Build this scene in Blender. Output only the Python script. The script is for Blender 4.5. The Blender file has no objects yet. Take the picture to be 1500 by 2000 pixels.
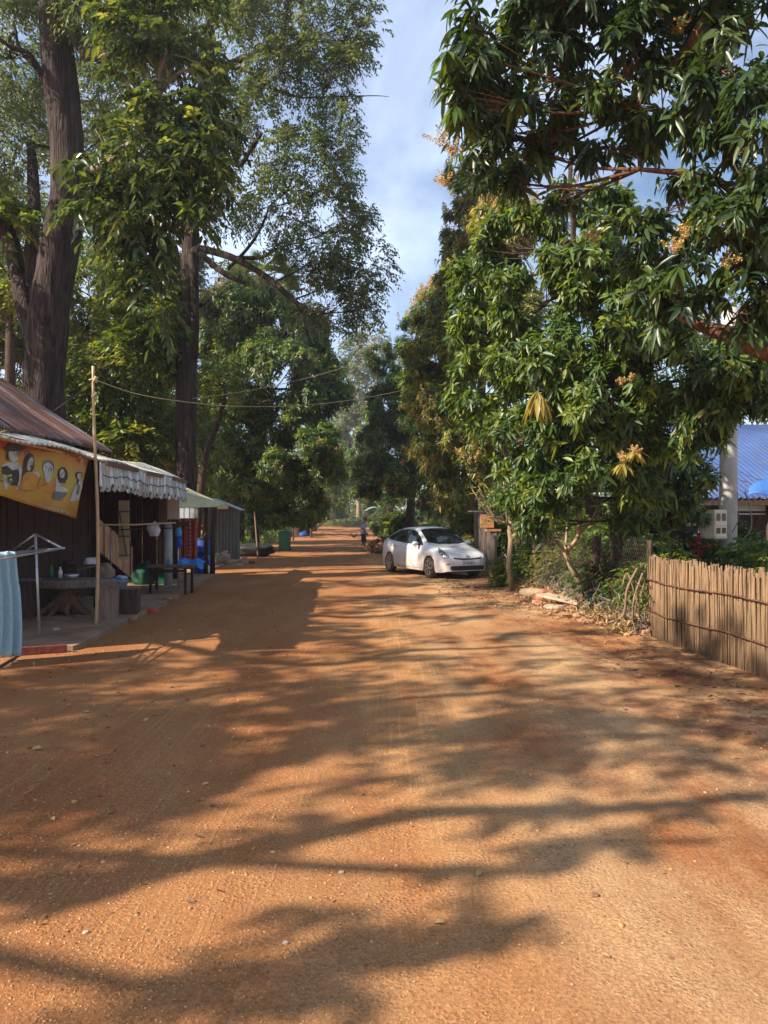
import bpy, bmesh, math, random
import numpy as np
from mathutils import Vector, Matrix, noise
from mathutils.bvhtree import BVHTree

scene = bpy.context.scene
COL = scene.collection
R = math.radians
random.seed(7)
rng = np.random.default_rng(11)

# ------------------------------------------------------------------ camera
CAMH, FPX, HOR = 1.85, 1430.0, 1003.0
cd = bpy.data.cameras.new('camera'); cam = bpy.data.objects.new('camera', cd); COL.objects.link(cam)
HAZE = 0.0007
cam.location = (0, 0, CAMH)
cam.rotation_euler = (R(90) + math.atan(3 / FPX), 0, 0)
cd.sensor_fit = 'VERTICAL'; cd.sensor_height = 36; cd.lens = FPX / 2000 * 36
cd.clip_start = 0.05; cd.clip_end = 2000
scene.camera = cam
scene.render.resolution_x = 768; scene.render.resolution_y = 1024
scene.view_settings.view_transform = 'Standard'
scene.view_settings.look = 'None'
scene.view_settings.gamma = 1
scene.view_settings.exposure = 1.08
scene.cycles.max_bounces = 8
scene.cycles.transparent_max_bounces = 8

# ------------------------------------------------------------------ light
SUN_AZ = Vector((-0.90, -0.44)).normalized()
SUN_EL = R(37)
w = bpy.data.worlds.new('World'); scene.world = w; w.use_nodes = True
nt = w.node_tree; nt.nodes.clear()
def wn(t, **k):
    n = nt.nodes.new(t)
    for a, b in k.items(): setattr(n, a, b)
    return n
wo = wn('ShaderNodeOutputWorld'); bg = wn('ShaderNodeBackground'); bg.inputs[1].default_value = 0.085
sky = wn('ShaderNodeTexSky', sky_type='NISHITA', sun_disc=False)
sky.sun_elevation = SUN_EL; sky.sun_rotation = math.atan2(SUN_AZ.x, SUN_AZ.y) % (2 * math.pi)
sky.air_density = 1.0; sky.dust_density = 0.7; sky.ozone_density = 1.5
tc = wn('ShaderNodeTexCoord'); mp = wn('ShaderNodeMapping'); mp.inputs['Scale'].default_value = (1.5, 1.5, 2.6)
mp.inputs['Location'].default_value = (0.3, 0.1, 0.2)
n1 = wn('ShaderNodeTexNoise'); n1.inputs['Scale'].default_value = 1.6; n1.inputs['Detail'].default_value = 7; n1.inputs['Roughness'].default_value = 0.52
n1.inputs['Distortion'].default_value = 0.4
cr = wn('ShaderNodeValToRGB'); cr.color_ramp.elements[0].position = 0.40; cr.color_ramp.elements[1].position = 0.72
cr.color_ramp.elements[1].color = (0.85, 0.85, 0.85, 1)
mx = wn('ShaderNodeMixRGB'); mx.inputs[2].default_value = (6.8, 7.9, 10.2, 1)
L = nt.links.new
L(tc.outputs['Generated'], mp.inputs[0]); L(mp.outputs[0], n1.inputs['Vector']); L(n1.outputs[0], cr.inputs[0])
L(cr.outputs[0], mx.inputs[0]); L(sky.outputs[0], mx.inputs[1]); L(mx.outputs[0], bg.inputs[0]); L(bg.outputs[0], wo.inputs[0])
sd = bpy.data.lights.new('sun', 'SUN'); sd.energy = 5.0; sd.angle = R(0.6); sd.color = (1.0, 0.87, 0.70)
so = bpy.data.objects.new('sun', sd); COL.objects.link(so)
SUN = Vector((SUN_AZ.x * math.cos(SUN_EL), SUN_AZ.y * math.cos(SUN_EL), math.sin(SUN_EL)))
so.rotation_euler = (-SUN).to_track_quat('-Z', 'Y').to_euler(); so.location = (0, 0, 40)

# ------------------------------------------------------------------ helpers
def at(px, py, Y):
    return Vector(((px - 750) / FPX * Y, Y, CAMH - (py - HOR) / FPX * Y))
def gr(px, py, z=0.0):
    Y = (CAMH - z) * FPX / (py - HOR)
    return Vector(((px - 750) / FPX * Y, Y, z))
def tag(o, label=None, cat=None, group=None, kind=None):
    if label: o['label'] = label
    if cat: o['category'] = cat
    if group: o['group'] = group
    if kind: o['kind'] = kind
    return o
def thing(name, label, cat, loc=(0, 0, 0), group=None):
    o = bpy.data.objects.new(name, None); COL.objects.link(o); o.location = loc
    o.empty_display_size = 0.3
    return tag(o, label, cat, group)
def wloc(o):
    v = Vector((0, 0, 0))
    while o is not None:
        v = v + o.location; o = o.parent
    return v
def link(name, me, m, parent=None, smooth=False):
    if m is not None: me.materials.append(m)
    if parent is not None:
        me.transform(Matrix.Translation(-wloc(parent)))
    if smooth: me.polygons.foreach_set('use_smooth', [True] * len(me.polygons))
    o = bpy.data.objects.new(name, me); COL.objects.link(o)
    if parent is not None: o.parent = parent
    return o
def recentre(o):
    """put a single-mesh thing's origin at the foot of its box"""
    n = len(o.data.vertices); a = np.empty(n * 3); o.data.vertices.foreach_get('co', a); a = a.reshape(-1, 3)
    c = Vector(((a[:, 0].min() + a[:, 0].max()) / 2, (a[:, 1].min() + a[:, 1].max()) / 2, a[:, 2].min()))
    o.data.transform(Matrix.Translation(-c)); o.location = c
    return o
def copy_tree(o, parent=None):
    c = o.copy(); COL.objects.link(c); c.parent = parent
    for ch in list(o.children): copy_tree(ch, c)
    return c

class MB:
    def __init__(s): s.v = []; s.f = []
    def add(s, vs, fs):
        n = len(s.v); s.v += [tuple(v) for v in vs]; s.f += [tuple(i + n for i in f) for f in fs]; return s
    def box(s, c, d, rz=0, ry=0, rx=0, taper=1.0):
        m = Matrix.Translation(Vector(c)) @ Matrix.Rotation(rz, 4, 'Z') @ Matrix.Rotation(ry, 4, 'Y') @ Matrix.Rotation(rx, 4, 'X')
        x, y, z = d[0] / 2, d[1] / 2, d[2] / 2; t = taper
        vs = [(-x, -y, -z), (x, -y, -z), (x, y, -z), (-x, y, -z), (-x * t, -y * t, z), (x * t, -y * t, z), (x * t, y * t, z), (-x * t, y * t, z)]
        return s.add([m @ Vector(v) for v in vs], [(0, 3, 2, 1), (4, 5, 6, 7), (0, 1, 5, 4), (1, 2, 6, 5), (2, 3, 7, 6), (3, 0, 4, 7)])
    def bar(s, a, b, w, h=None):
        a = Vector(a); b = Vector(b); h = h or w; d = (b - a); q = d.to_track_quat('Z', 'Y').to_matrix().to_4x4()
        m = Matrix.Translation((a + b) / 2) @ q; x, y, z = w / 2, h / 2, d.length / 2
        vs = [(-x, -y, -z), (x, -y, -z), (x, y, -z), (-x, y, -z), (-x, -y, z), (x, -y, z), (x, y, z), (-x, y, z)]
        return s.add([m @ Vector(v) for v in vs], [(0, 3, 2, 1), (4, 5, 6, 7), (0, 1, 5, 4), (1, 2, 6, 5), (2, 3, 7, 6), (3, 0, 4, 7)])
    def tube(s, pts, rad, n=8, caps=True, wob=0.0, wsc=1.0):
        P = [Vector(p) for p in pts]
        if not hasattr(rad, '__len__'): rad = [rad] * len(P)
        up = None; vs = []; fs = []
        for i, p in enumerate(P):
            t = (P[min(i + 1, len(P) - 1)] - P[max(i - 1, 0)])
            if t.length < 1e-9: t = Vector((0, 0, 1))
            t.normalize()
            if up is None:
                up = Vector((1, 0, 0)) if abs(t.x) < 0.8 else Vector((0, 1, 0))
            a = (up - t * up.dot(t)).normalized(); up = a; b = t.cross(a)
            for k in range(n):
                th = 2 * math.pi * k / n; d = a * math.cos(th) + b * math.sin(th)
                r = rad[i]
                if wob:
                    q = (p + d * r) * wsc
                    r *= 1 + wob * noise.noise(Vector((q.x * 2.2, q.y * 2.2, q.z * .55))) + wob * .5 * noise.noise(Vector((q.x * 7, q.y * 7, q.z * 1.4)))
                vs.append(p + d * r)
        for i in range(len(P) - 1):
            for k in range(n):
                k2 = (k + 1) % n
                fs.append((i * n + k, i * n + k2, (i + 1) * n + k2, (i + 1) * n + k))
        if caps:
            fs.append(tuple(range(n - 1, -1, -1))); m = (len(P) - 1) * n; fs.append(tuple(m + k for k in range(n)))
        return s.add(vs, fs)
    def lathe(s, c, prof, n=24, axis='Z'):
        vs = []; fs = []
        for r, z in prof:
            for k in range(n):
                a = 2 * math.pi * k / n
                p = (r * math.cos(a), r * math.sin(a), z)
                if axis == 'Y': p = (p[0], p[2], p[1])
                if axis == 'X': p = (p[2], p[0], p[1])
                vs.append((c[0] + p[0], c[1] + p[1], c[2] + p[2]))
        for i in range(len(prof) - 1):
            for k in range(n):
                k2 = (k + 1) % n; fs.append((i * n + k, i * n + k2, (i + 1) * n + k2, (i + 1) * n + k))
        return s.add(vs, fs)
    def ell(s, c, r, nu=14, nv=9, M=None):
        vs = []; fs = []
        for j in range(nv + 1):
            ph = math.pi * j / nv
            for k in range(nu):
                a = 2 * math.pi * k / nu
                p = Vector((r[0] * math.sin(ph) * math.cos(a), r[1] * math.sin(ph) * math.sin(a), r[2] * math.cos(ph)))
                if M: p = M @ p
                vs.append(Vector(c) + p)
        for j in range(nv):
            for k in range(nu):
                k2 = (k + 1) % nu; fs.append((j * nu + k, (j + 1) * nu + k, (j + 1) * nu + k2, j * nu + k2))
        return s.add(vs, fs)
    def grid(s, fn, nu, nv, thick=None):
        vs = []; fs = []
        for j in range(nv + 1):
            for i in range(nu + 1): vs.append(fn(i / nu, j / nv))
        for j in range(nv):
            for i in range(nu):
                a = j * (nu + 1) + i; fs.append((a, a + 1, a + nu + 2, a + nu + 1))
        if thick is not None:
            n = len(vs); T = Vector(thick)
            vs2 = [Vector(v) + T for v in vs]; f2 = [tuple(reversed([i + n for i in f])) for f in fs]
            edge = [i for i in range(nu)]; sides = []
            for i in range(nu): sides.append((i + 1, i, i + n, i + 1 + n))
            o = nv * (nu + 1)
            for i in range(nu): sides.append((o + i, o + i + 1, o + i + 1 + n, o + i + n))
            for j in range(nv):
                a = j * (nu + 1); b = (j + 1) * (nu + 1); sides.append((a, b, b + n, a + n))
                a += nu; b += nu; sides.append((b, a, a + n, b + n))
            vs = vs + vs2; fs = fs + f2 + sides
        return s.add(vs, fs)
    def prism(s, poly, y0, y1, fn):
        n = len(poly)
        vs = [fn(p[0], p[1], y0) for p in poly] + [fn(p[0], p[1], y1) for p in poly]
        fs = [tuple(range(n)), tuple(range(2 * n - 1, n - 1, -1))] + [(i, i + n, (i + 1) % n + n, (i + 1) % n) for i in range(n)]
        return s.add(vs, fs)
    def mesh(s, name='m'):
        me = bpy.data.meshes.new(name); me.from_pydata([tuple(v) for v in s.v], [], s.f); me.validate(); return me
    def build(s, name, m, parent=None, smooth=False, bevel=0, fix=True):
        me = s.mesh(name)
        if bevel or fix:
            bm = bmesh.new(); bm.from_mesh(me)
            if bevel:
                try: bmesh.ops.bevel(bm, geom=list(bm.edges), offset=bevel, segments=2, affect='EDGES', clamp_overlap=True)
                except Exception: pass
            bmesh.ops.recalc_face_normals(bm, faces=bm.faces)
            bm.to_mesh(me); bm.free()
        return link(name, me, m, parent, smooth)
def solo(o, label, cat, group=None, kind=None):
    recentre(o); return tag(o, label, cat, group, kind)
def spline(pts, k=6):
    P = [Vector(p) for p in pts]; out = []
    for i in range(len(P) - 1):
        p0 = P[max(i - 1, 0)]; p1 = P[i]; p2 = P[i + 1]; p3 = P[min(i + 2, len(P) - 1)]
        for j in range(k):
            t = j / k
            out.append(0.5 * ((2 * p1) + (p2 - p0) * t + (2 * p0 - 5 * p1 + 4 * p2 - p3) * t * t + (3 * p1 - p0 - 3 * p2 + p3) * t ** 3))
    out.append(P[-1]); return out
def rads(rs, k=6):
    out = []
    for i in range(len(rs) - 1):
        for j in range(k): out.append(rs[i] + (rs[i + 1] - rs[i]) * j / k)
    return out + [rs[-1]]

# ------------------------------------------------------------------ materials
def newmat(name):
    m = bpy.data.materials.new(name); m.use_nodes = True; t = m.node_tree
    return m, t, t.nodes['Principled BSDF']
def N(t, typ, **k):
    n = t.nodes.new(typ)
    for a, b in k.items():
        if a in n.inputs: n.inputs[a].default_value = b
        else: setattr(n, a, b)
    return n
def pmat(name, c1, c2=None, scale=6, rough=0.75, bump=0.0, bscale=None, stretch=(1, 1, 1), metal=0.0, c3=None, lo=0.35, hi=0.65, coat=0.0, bdist=0.02, spec=0.5):
    m, t, p = newmat(name); l = t.links.new
    c2 = c2 or tuple(c * 0.8 for c in c1)
    tcn = N(t, 'ShaderNodeTexCoord'); mpn = N(t, 'ShaderNodeMapping', Scale=stretch)
    no = N(t, 'ShaderNodeTexNoise', Scale=scale, Detail=6.0, Roughness=0.62)
    cr = N(t, 'ShaderNodeValToRGB'); e = cr.color_ramp.elements
    e[0].position = lo; e[1].position = hi; e[0].color = (*c1, 1); e[1].color = (*c2, 1)
    l(tcn.outputs['Object'], mpn.inputs[0]); l(mpn.outputs[0], no.inputs['Vector']); l(no.outputs[0], cr.inputs[0])
    out = cr.outputs[0]
    if c3:
        n3 = N(t, 'ShaderNodeTexNoise', Scale=scale * 3.1, Detail=4.0); r3 = N(t, 'ShaderNodeMapRange'); r3.inputs[1].default_value = .55; r3.inputs[2].default_value = .72
        m3 = N(t, 'ShaderNodeMixRGB'); m3.inputs[2].default_value = (*c3, 1)
        l(mpn.outputs[0], n3.inputs['Vector']); l(n3.outputs[0], r3.inputs[0]); l(r3.outputs[0], m3.inputs[0]); l(out, m3.inputs[1]); out = m3.outputs[0]
    l(out, p.inputs['Base Color'])
    p.inputs['Roughness'].default_value = rough; p.inputs['Metallic'].default_value = metal
    p.inputs['Specular IOR Level'].default_value = spec
    if coat: p.inputs['Coat Weight'].default_value = coat
    if bump:
        nb = N(t, 'ShaderNodeTexNoise', Scale=bscale or scale * 3, Detail=5.0); bn = N(t, 'ShaderNodeBump', Strength=bump, Distance=bdist)
        l(mpn.outputs[0], nb.inputs['Vector']); l(nb.outputs[0], bn.inputs['Height']); l(bn.outputs[0], p.inputs['Normal'])
    return m
def leafmat(name, cols, trans=0.35, rough=0.42, tcol=None):
    """cols: [(pos, rgb)...] over the per-leaf 'tint' attribute"""
    m, t, p = newmat(name); l = t.links.new
    a = N(t, 'ShaderNodeAttribute'); a.attribute_name = 'tint'
    cr = N(t, 'ShaderNodeValToRGB'); e = cr.color_ramp.elements
    while len(e) < len(cols): e.new(0.5)
    for i, (ps, c) in enumerate(cols): e[i].position = ps; e[i].color = (*c, 1)
    l(a.outputs['Fac'], cr.inputs[0]); l(cr.outputs[0], p.inputs['Base Color'])
    p.inputs['Roughness'].default_value = rough; p.inputs['Specular IOR Level'].default_value = 0.5
    tr = N(t, 'ShaderNodeBsdfTranslucent'); mc = N(t, 'ShaderNodeMixRGB', blend_type='MULTIPLY'); mc.inputs[0].default_value = 1
    mc.inputs[2].default_value = (*(tcol or (2.6, 2.3, 0.7)), 1)
    ms = N(t, 'ShaderNodeMixShader'); ms.inputs[0].default_value = trans
    l(cr.outputs[0], mc.inputs[1]); l(mc.outputs[0], tr.inputs[0]); l(p.outputs[0], ms.inputs[1]); l(tr.outputs[0], ms.inputs[2])
    l(ms.outputs[0], t.nodes['Material Output'].inputs[0])
    return m
def barkmat(name, c1, c2, vs=1.0, bump=0.9):
    m, t, p = newmat(name); l = t.links.new
    tcn = N(t, 'ShaderNodeTexCoord'); mpn = N(t, 'ShaderNodeMapping', Scale=(9 * vs, 9 * vs, 1.1 * vs))
    no = N(t, 'ShaderNodeTexNoise', Scale=1.0, Detail=8.0, Roughness=0.7, Distortion=0.6)
    no2 = N(t, 'ShaderNodeTexNoise', Scale=0.8, Detail=4.0)
    cr = N(t, 'ShaderNodeValToRGB'); e = cr.color_ramp.elements; e[0].position = .38; e[1].position = .62; e[0].color = (*c1, 1); e[1].color = (*c2, 1)
    mm = N(t, 'ShaderNodeMixRGB', blend_type='MULTIPLY'); mm.inputs[0].default_value = .5
    vo = N(t, 'ShaderNodeTexVoronoi', Scale=1.0, feature='DISTANCE_TO_EDGE')
    mp2 = N(t, 'ShaderNodeMapping', Scale=(14 * vs, 14 * vs, 2.2 * vs))
    ad = N(t, 'ShaderNodeMath', operation='ADD'); bn = N(t, 'ShaderNodeBump', Strength=bump, Distance=0.05)
    l(tcn.outputs['Object'], mpn.inputs[0]); l(tcn.outputs['Object'], mp2.inputs[0]); l(mpn.outputs[0], no.inputs['Vector']); l(tcn.outputs['Object'], no2.inputs['Vector'])
    l(mp2.outputs[0], vo.inputs['Vector'])
    l(no.outputs[0], cr.inputs[0]); l(cr.outputs[0], mm.inputs[1]); l(no2.outputs[0], mm.inputs[2]); l(mm.outputs[0], p.inputs['Base Color'])
    l(no.outputs[0], ad.inputs[0]); l(vo.outputs['Distance'], ad.inputs[1]); l(ad.outputs[0], bn.inputs['Height']); l(bn.outputs[0], p.inputs['Normal'])
    p.inputs['Roughness'].default_value = 0.9; p.inputs['Specular IOR Level'].default_value = .2
    return m

M = {}
M['bark_dark'] = barkmat('bark_dark', (.024, .016, .014), (.11, .078, .068), 1.0, 1.2)
M['bark_grey'] = barkmat('bark_grey', (.20, .14, .10), (.42, .34, .27), 1.6, .5)
M['bark_mango'] = barkmat('bark_mango', (.05, .03, .022), (.15, .10, .075), 1.5, .6)
M['bark_red'] = barkmat('bark_red', (.10, .045, .03), (.24, .12, .075), 2.5, .5)
M['bark_pale'] = barkmat('bark_pale', (.30, .20, .12), (.48, .36, .24), 3, .3)
M['mango'] = leafmat('mango_leaf', [(0, (.024, .048, .014)), (.35, (.06, .115, .026)), (.72, (.14, .20, .038)), (1, (.28, .29, .06))], .34)
M['mango_dark'] = leafmat('mango_dark_leaf', [(0, (.016, .034, .014)), (.45, (.034, .066, .020)), (.85, (.075, .115, .03)), (1, (.18, .19, .04))], .30, .38)
M['mango_far'] = leafmat('mango_far_leaf', [(0, (.03, .06, .018)), (.35, (.075, .125, .035)), (.7, (.19, .22, .06)), (1, (.38, .34, .10))], .38)
M['mango_olive_lit'] = leafmat('mango_olive_lit_leaf', [(0, (.045, .07, .018)), (.35, (.12, .15, .035)), (.65, (.25, .25, .065)), (1, (.42, .35, .11))], .38)  # olive leaf, brightened in its colour to stand in for sun the left crowns block
M['fine'] = leafmat('fine_leaf', [(0, (.05, .075, .04)), (.5, (.09, .125, .055)), (1, (.19, .20, .08))], .40, .32, (2.2, 2.1, 1.0))
M['bright'] = leafmat('bright_leaf', [(0, (.022, .042, .013)), (.5, (.055, .085, .026)), (.8, (.13, .165, .045)), (1, (.28, .28, .07))], .38, .27, (2.2, 2.0, .8))
M['back'] = leafmat('background_leaf', [(0, (.03, .058, .02)), (.5, (.075, .12, .03)), (1, (.26, .29, .055))], .42)
M['yellow'] = leafmat('yellow_leaf', [(0, (.09, .12, .035)), (.5, (.19, .20, .05)), (1, (.34, .30, .09))], .42, .5, (1.9, 1.7, .8))
M['airy'] = leafmat('airy_leaf', [(0, (.07, .10, .05)), (.5, (.13, .16, .08)), (1, (.24, .25, .13))], .45, .4, (1.9, 1.9, 1.1))
M['blossom'] = leafmat('blossom', [(0, (.36, .20, .09)), (.5, (.52, .36, .13)), (1, (.66, .54, .20))], .25, .8, (1.3, 1.1, .9))
M['palm'] = leafmat('palm_leaf', [(0, (.04, .08, .03)), (.6, (.09, .15, .05)), (1, (.25, .25, .1))], .35, .35)
M['dryleaf'] = leafmat('dry_leaf', [(0, (.10, .05, .025)), (.5, (.28, .17, .07)), (1, (.48, .36, .13))], .1, .7, (1.2, 1.1, .8))
M['youngleaf'] = leafmat('young_leaf', [(0, (.20, .16, .045)), (.5, (.33, .29, .07)), (1, (.46, .38, .12))], .4, .4, (1.5, 1.3, .6))
M['redleaf'] = leafmat('red_bract', [(0, (.30, .01, .02)), (1, (.6, .04, .06))], .4, .5, (1.6, .6, .6))
M['wood_dark'] = pmat('dark_plank', (.028, .013, .009), (.085, .044, .030), 5, .8, .5, 14, (6, 6, .6))
M['wood_grey'] = pmat('weathered_wood', (.13, .095, .075), (.26, .20, .17), 4, .85, .5, 12, (5, 5, .8))
M['wood_block'] = pmat('block_wood', (.16, .10, .075), (.30, .21, .165), 3, .85, .5, 12, (6, 6, .7))
M['wood_block_dark'] = pmat('dark_block_wood', (.05, .028, .02), (.11, .065, .05), 3, .85, .5, 12, (6, 6, .7))
M['wood_brown'] = pmat('brown_wood', (.10, .05, .03), (.20, .11, .07), 4, .8, .5, 12, (6, 6, .7))
M['bamboo'] = pmat('bamboo_skin', (.42, .27, .13), (.58, .41, .22), 4, .55, .2, 20, (4, 4, 1))
M['reed'] = pmat('dry_reed', (.09, .05, .028), (.37, .235, .125), 9, .9, .6, 40, (16, 16, .3), c3=(.17, .12, .08))
M['concrete'] = pmat('old_concrete', (.20, .115, .07), (.33, .225, .15), 1.6, .95, .5, 30, c3=(.34, .17, .08))
M['pole'] = pmat('pole_concrete', (.38, .37, .35), (.48, .46, .43), 3, .8, .15, 30)
M['metal'] = pmat('steel_tube', (.42, .43, .47), (.55, .55, .58), 9, .38, metal=.6)
M['metal_dark'] = pmat('dark_iron', (.03, .03, .035), (.06, .05, .05), 9, .5)
M['wire'] = pmat('wire', (.10, .09, .08), (.20, .17, .14), 9, .5, metal=.5)
M['rope'] = pmat('rope', (.42, .32, .18), (.5, .38, .22), 9, .8)
M['towel'] = pmat('towel_cloth', (.34, .52, .58), (.42, .60, .66), 20, .95, .5, 200)
M['white_cloth'] = pmat('white_cloth', (.55, .50, .55), (.75, .72, .76), 14, .95)
M['blue_plastic'] = pmat('blue_plastic', (.02, .16, .55), (.03, .24, .68), 5, .4)
M['skyblue'] = pmat('sky_blue_cloth', (.03, .22, .45), (.06, .38, .62), 5, .7)
M['deepblue'] = pmat('deep_blue_cloth', (.02, .06, .30), (.03, .10, .40), 5, .8)
M['white_plastic'] = pmat('white_plastic', (.62, .62, .62), (.74, .73, .7), 5, .45)
M['green_plastic'] = pmat('green_plastic', (.01, .11, .055), (.015, .16, .075), 5, .45)
M['green_cloth'] = pmat('green_cloth', (.01, .06, .035), (.02, .12, .07), 5, .8)
M['red_paint'] = pmat('red_board', (.13, .025, .02), (.22, .05, .035), 5, .8, .4)
M['red_plastic'] = pmat('red_plastic', (.5, .04, .025), (.38, .03, .02), 5, .5)
M['cream'] = pmat('cream_paint', (.62, .52, .32), (.72, .62, .42), 3, .7)
M['peach'] = pmat('peach_wall', (.55, .38, .28), (.62, .45, .34), 3, .8)
M['paleblue'] = pmat('pale_blue_board', (.42, .50, .58), (.52, .58, .64), 3, .7)
M['green_door'] = pmat('green_shutter', (.02, .22, .13), (.03, .30, .18), 3, .6)
M['awning'] = pmat('awning_sheet', (.58, .56, .46), (.78, .74, .60), 1.2, .65, .3, 8, (4, 1, 1), c3=(.30, .22, .16))
M['valance'] = pmat('valance_cloth', (.52, .54, .53), (.70, .71, .70), 3, .85, c3=(.38, .31, .28))
M['awning_yellow'] = pmat('yellow_awning', (.50, .48, .28), (.62, .58, .36), 2, .7, c3=(.40, .33, .2))
M['stone'] = pmat('stone', (.33, .24, .17), (.50, .40, .30), 5, .9, .5, 30)
M['brick_red'] = pmat('broken_brick', (.26, .085, .045), (.38, .17, .10), 5, .9, .5, 30)
M['clay'] = pmat('clay_earth', (.24, .12, .06), (.40, .23, .13), 5, .95, .6, 30)
M['shed_grey'] = pmat('shed_sheet', (.09, .10, .095), (.15, .15, .135), 2, .7, .2, 9, (5, 5, .5), c3=(.09, .11, .07))
M['bluetin'] = pmat('blue_tin', (.03, .065, .19), (.045, .095, .25), 1.2, .7, c3=(.07, .09, .14))
M['bluetarp'] = pmat('blue_tarp', (.03, .11, .34), (.06, .17, .44), 3, .5, .3)
M['meter'] = pmat('meter_box', (.55, .47, .34), (.66, .57, .42), 5, .5)
M['glassdark'] = pmat('dark_glass', (.02, .015, .01), (.05, .035, .02), 5, .15)
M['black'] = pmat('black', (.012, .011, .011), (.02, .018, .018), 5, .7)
M['skin'] = pmat('skin', (.17, .075, .045), (.21, .10, .06), 8, .6)
M['hair'] = pmat('hair', (.008, .006, .005), (.018, .012, .01), 30, .6)
M['shirt'] = pmat('shirt_cloth', (.16, .16, .42), (.30, .32, .62), 3, .9, lo=.3, hi=.6, c3=(.62, .62, .74))
M['shorts'] = pmat('shorts_cloth', (.012, .013, .016), (.02, .02, .025), 6, .9)

# corrugated rusty roof: rust runs down the slope
def rustmat():
    m, t, p = newmat('rusty_tin'); l = t.links.new
    tcn = N(t, 'ShaderNodeTexCoord'); a = N(t, 'ShaderNodeMapping', Scale=(.35, 3.2, .35)); b = N(t, 'ShaderNodeMapping', Scale=(.9, 9, .9))
    n_ = N(t, 'ShaderNodeTexNoise', Scale=1.0, Detail=7.0, Roughness=.65); n2 = N(t, 'ShaderNodeTexNoise', Scale=1.0, Detail=6.0, Roughness=.6)
    cr = N(t, 'ShaderNodeValToRGB'); e = cr.color_ramp.elements
    for _ in range(2): e.new(.5)
    for i, (ps, c) in enumerate([(.32, (.10, .045, .035)), (.47, (.25, .13, .10)), (.57, (.34, .30, .33)), (.72, (.46, .43, .46))]): e[i].position = ps; e[i].color = (*c, 1)
    cr2 = N(t, 'ShaderNodeValToRGB'); f = cr2.color_ramp.elements; f[0].position = .42; f[1].position = .62; f[0].color = (0, 0, 0, 1); f[1].color = (1, 1, 1, 1)
    mx_ = N(t, 'ShaderNodeMixRGB'); mx_.inputs[2].default_value = (.21, .085, .05, 1)
    l(tcn.outputs['Object'], a.inputs[0]); l(tcn.outputs['Object'], b.inputs[0]); l(a.outputs[0], n_.inputs['Vector']); l(b.outputs[0], n2.inputs['Vector'])
    l(n_.outputs[0], cr.inputs[0]); l(n2.outputs[0], cr2.inputs[0]); l(cr2.outputs[0], mx_.inputs[0]); l(cr.outputs[0], mx_.inputs[1]); l(mx_.outputs[0], p.inputs['Base Color'])
    p.inputs['Roughness'].default_value = .62; p.inputs['Metallic'].default_value = .15
    return m
M['rust'] = rustmat()

# ------------------------------------------------------------------ ground
def smooth01(a, b, x):
    t = min(1, max(0, (x - a) / (b - a))); return t * t * (3 - 2 * t)
def road_x(y): return -0.052 * y
def gh(x, y):
    d = x - road_x(y)
    n = noise.noise(Vector((x * .45, y * .35, 0))) * .018 + noise.noise(Vector((x * 1.7, y * 1.5, 3))) * .010 + noise.noise(Vector((x * 6, y * 6, 7))) * .0035
    if 1 < y < 14: n += noise.noise(Vector((x * 17, y * 17, 1))) * .0022
    berm = smooth01(3.2, 4.6, d) * (.03 + .03 * noise.noise(Vector((x * 3, y * 3, 5))))
    far = smooth01(9, 30, abs(d)) * .15
    rut = -.012 * (math.exp(-((d - .25) / .25) ** 2) + math.exp(-((d - 1.75) / .25) ** 2))
    return n + berm + far + rut - .006
xs = [0.0]
while xs[-1] < 220: xs.append(xs[-1] + (0.06 if xs[-1] < 5.5 else 0.06 + (xs[-1] - 5.5) * .09))
xs = [-x for x in reversed(xs[1:])] + xs
ys = [-60., -30, -15, -8, -4, -2, -1, 0, .6, 1.1, 1.5]
while ys[-1] < 320: ys.append(ys[-1] + (0.045 if ys[-1] < 8 else 0.045 + (ys[-1] - 8) * .022))
gv = [(x, y, gh(x, y)) for y in ys for x in xs]; nx = len(xs)
gf = [(j * nx + i, j * nx + i + 1, (j + 1) * nx + i + 1, (j + 1) * nx + i) for j in range(len(ys) - 1) for i in range(nx - 1)]
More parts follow.
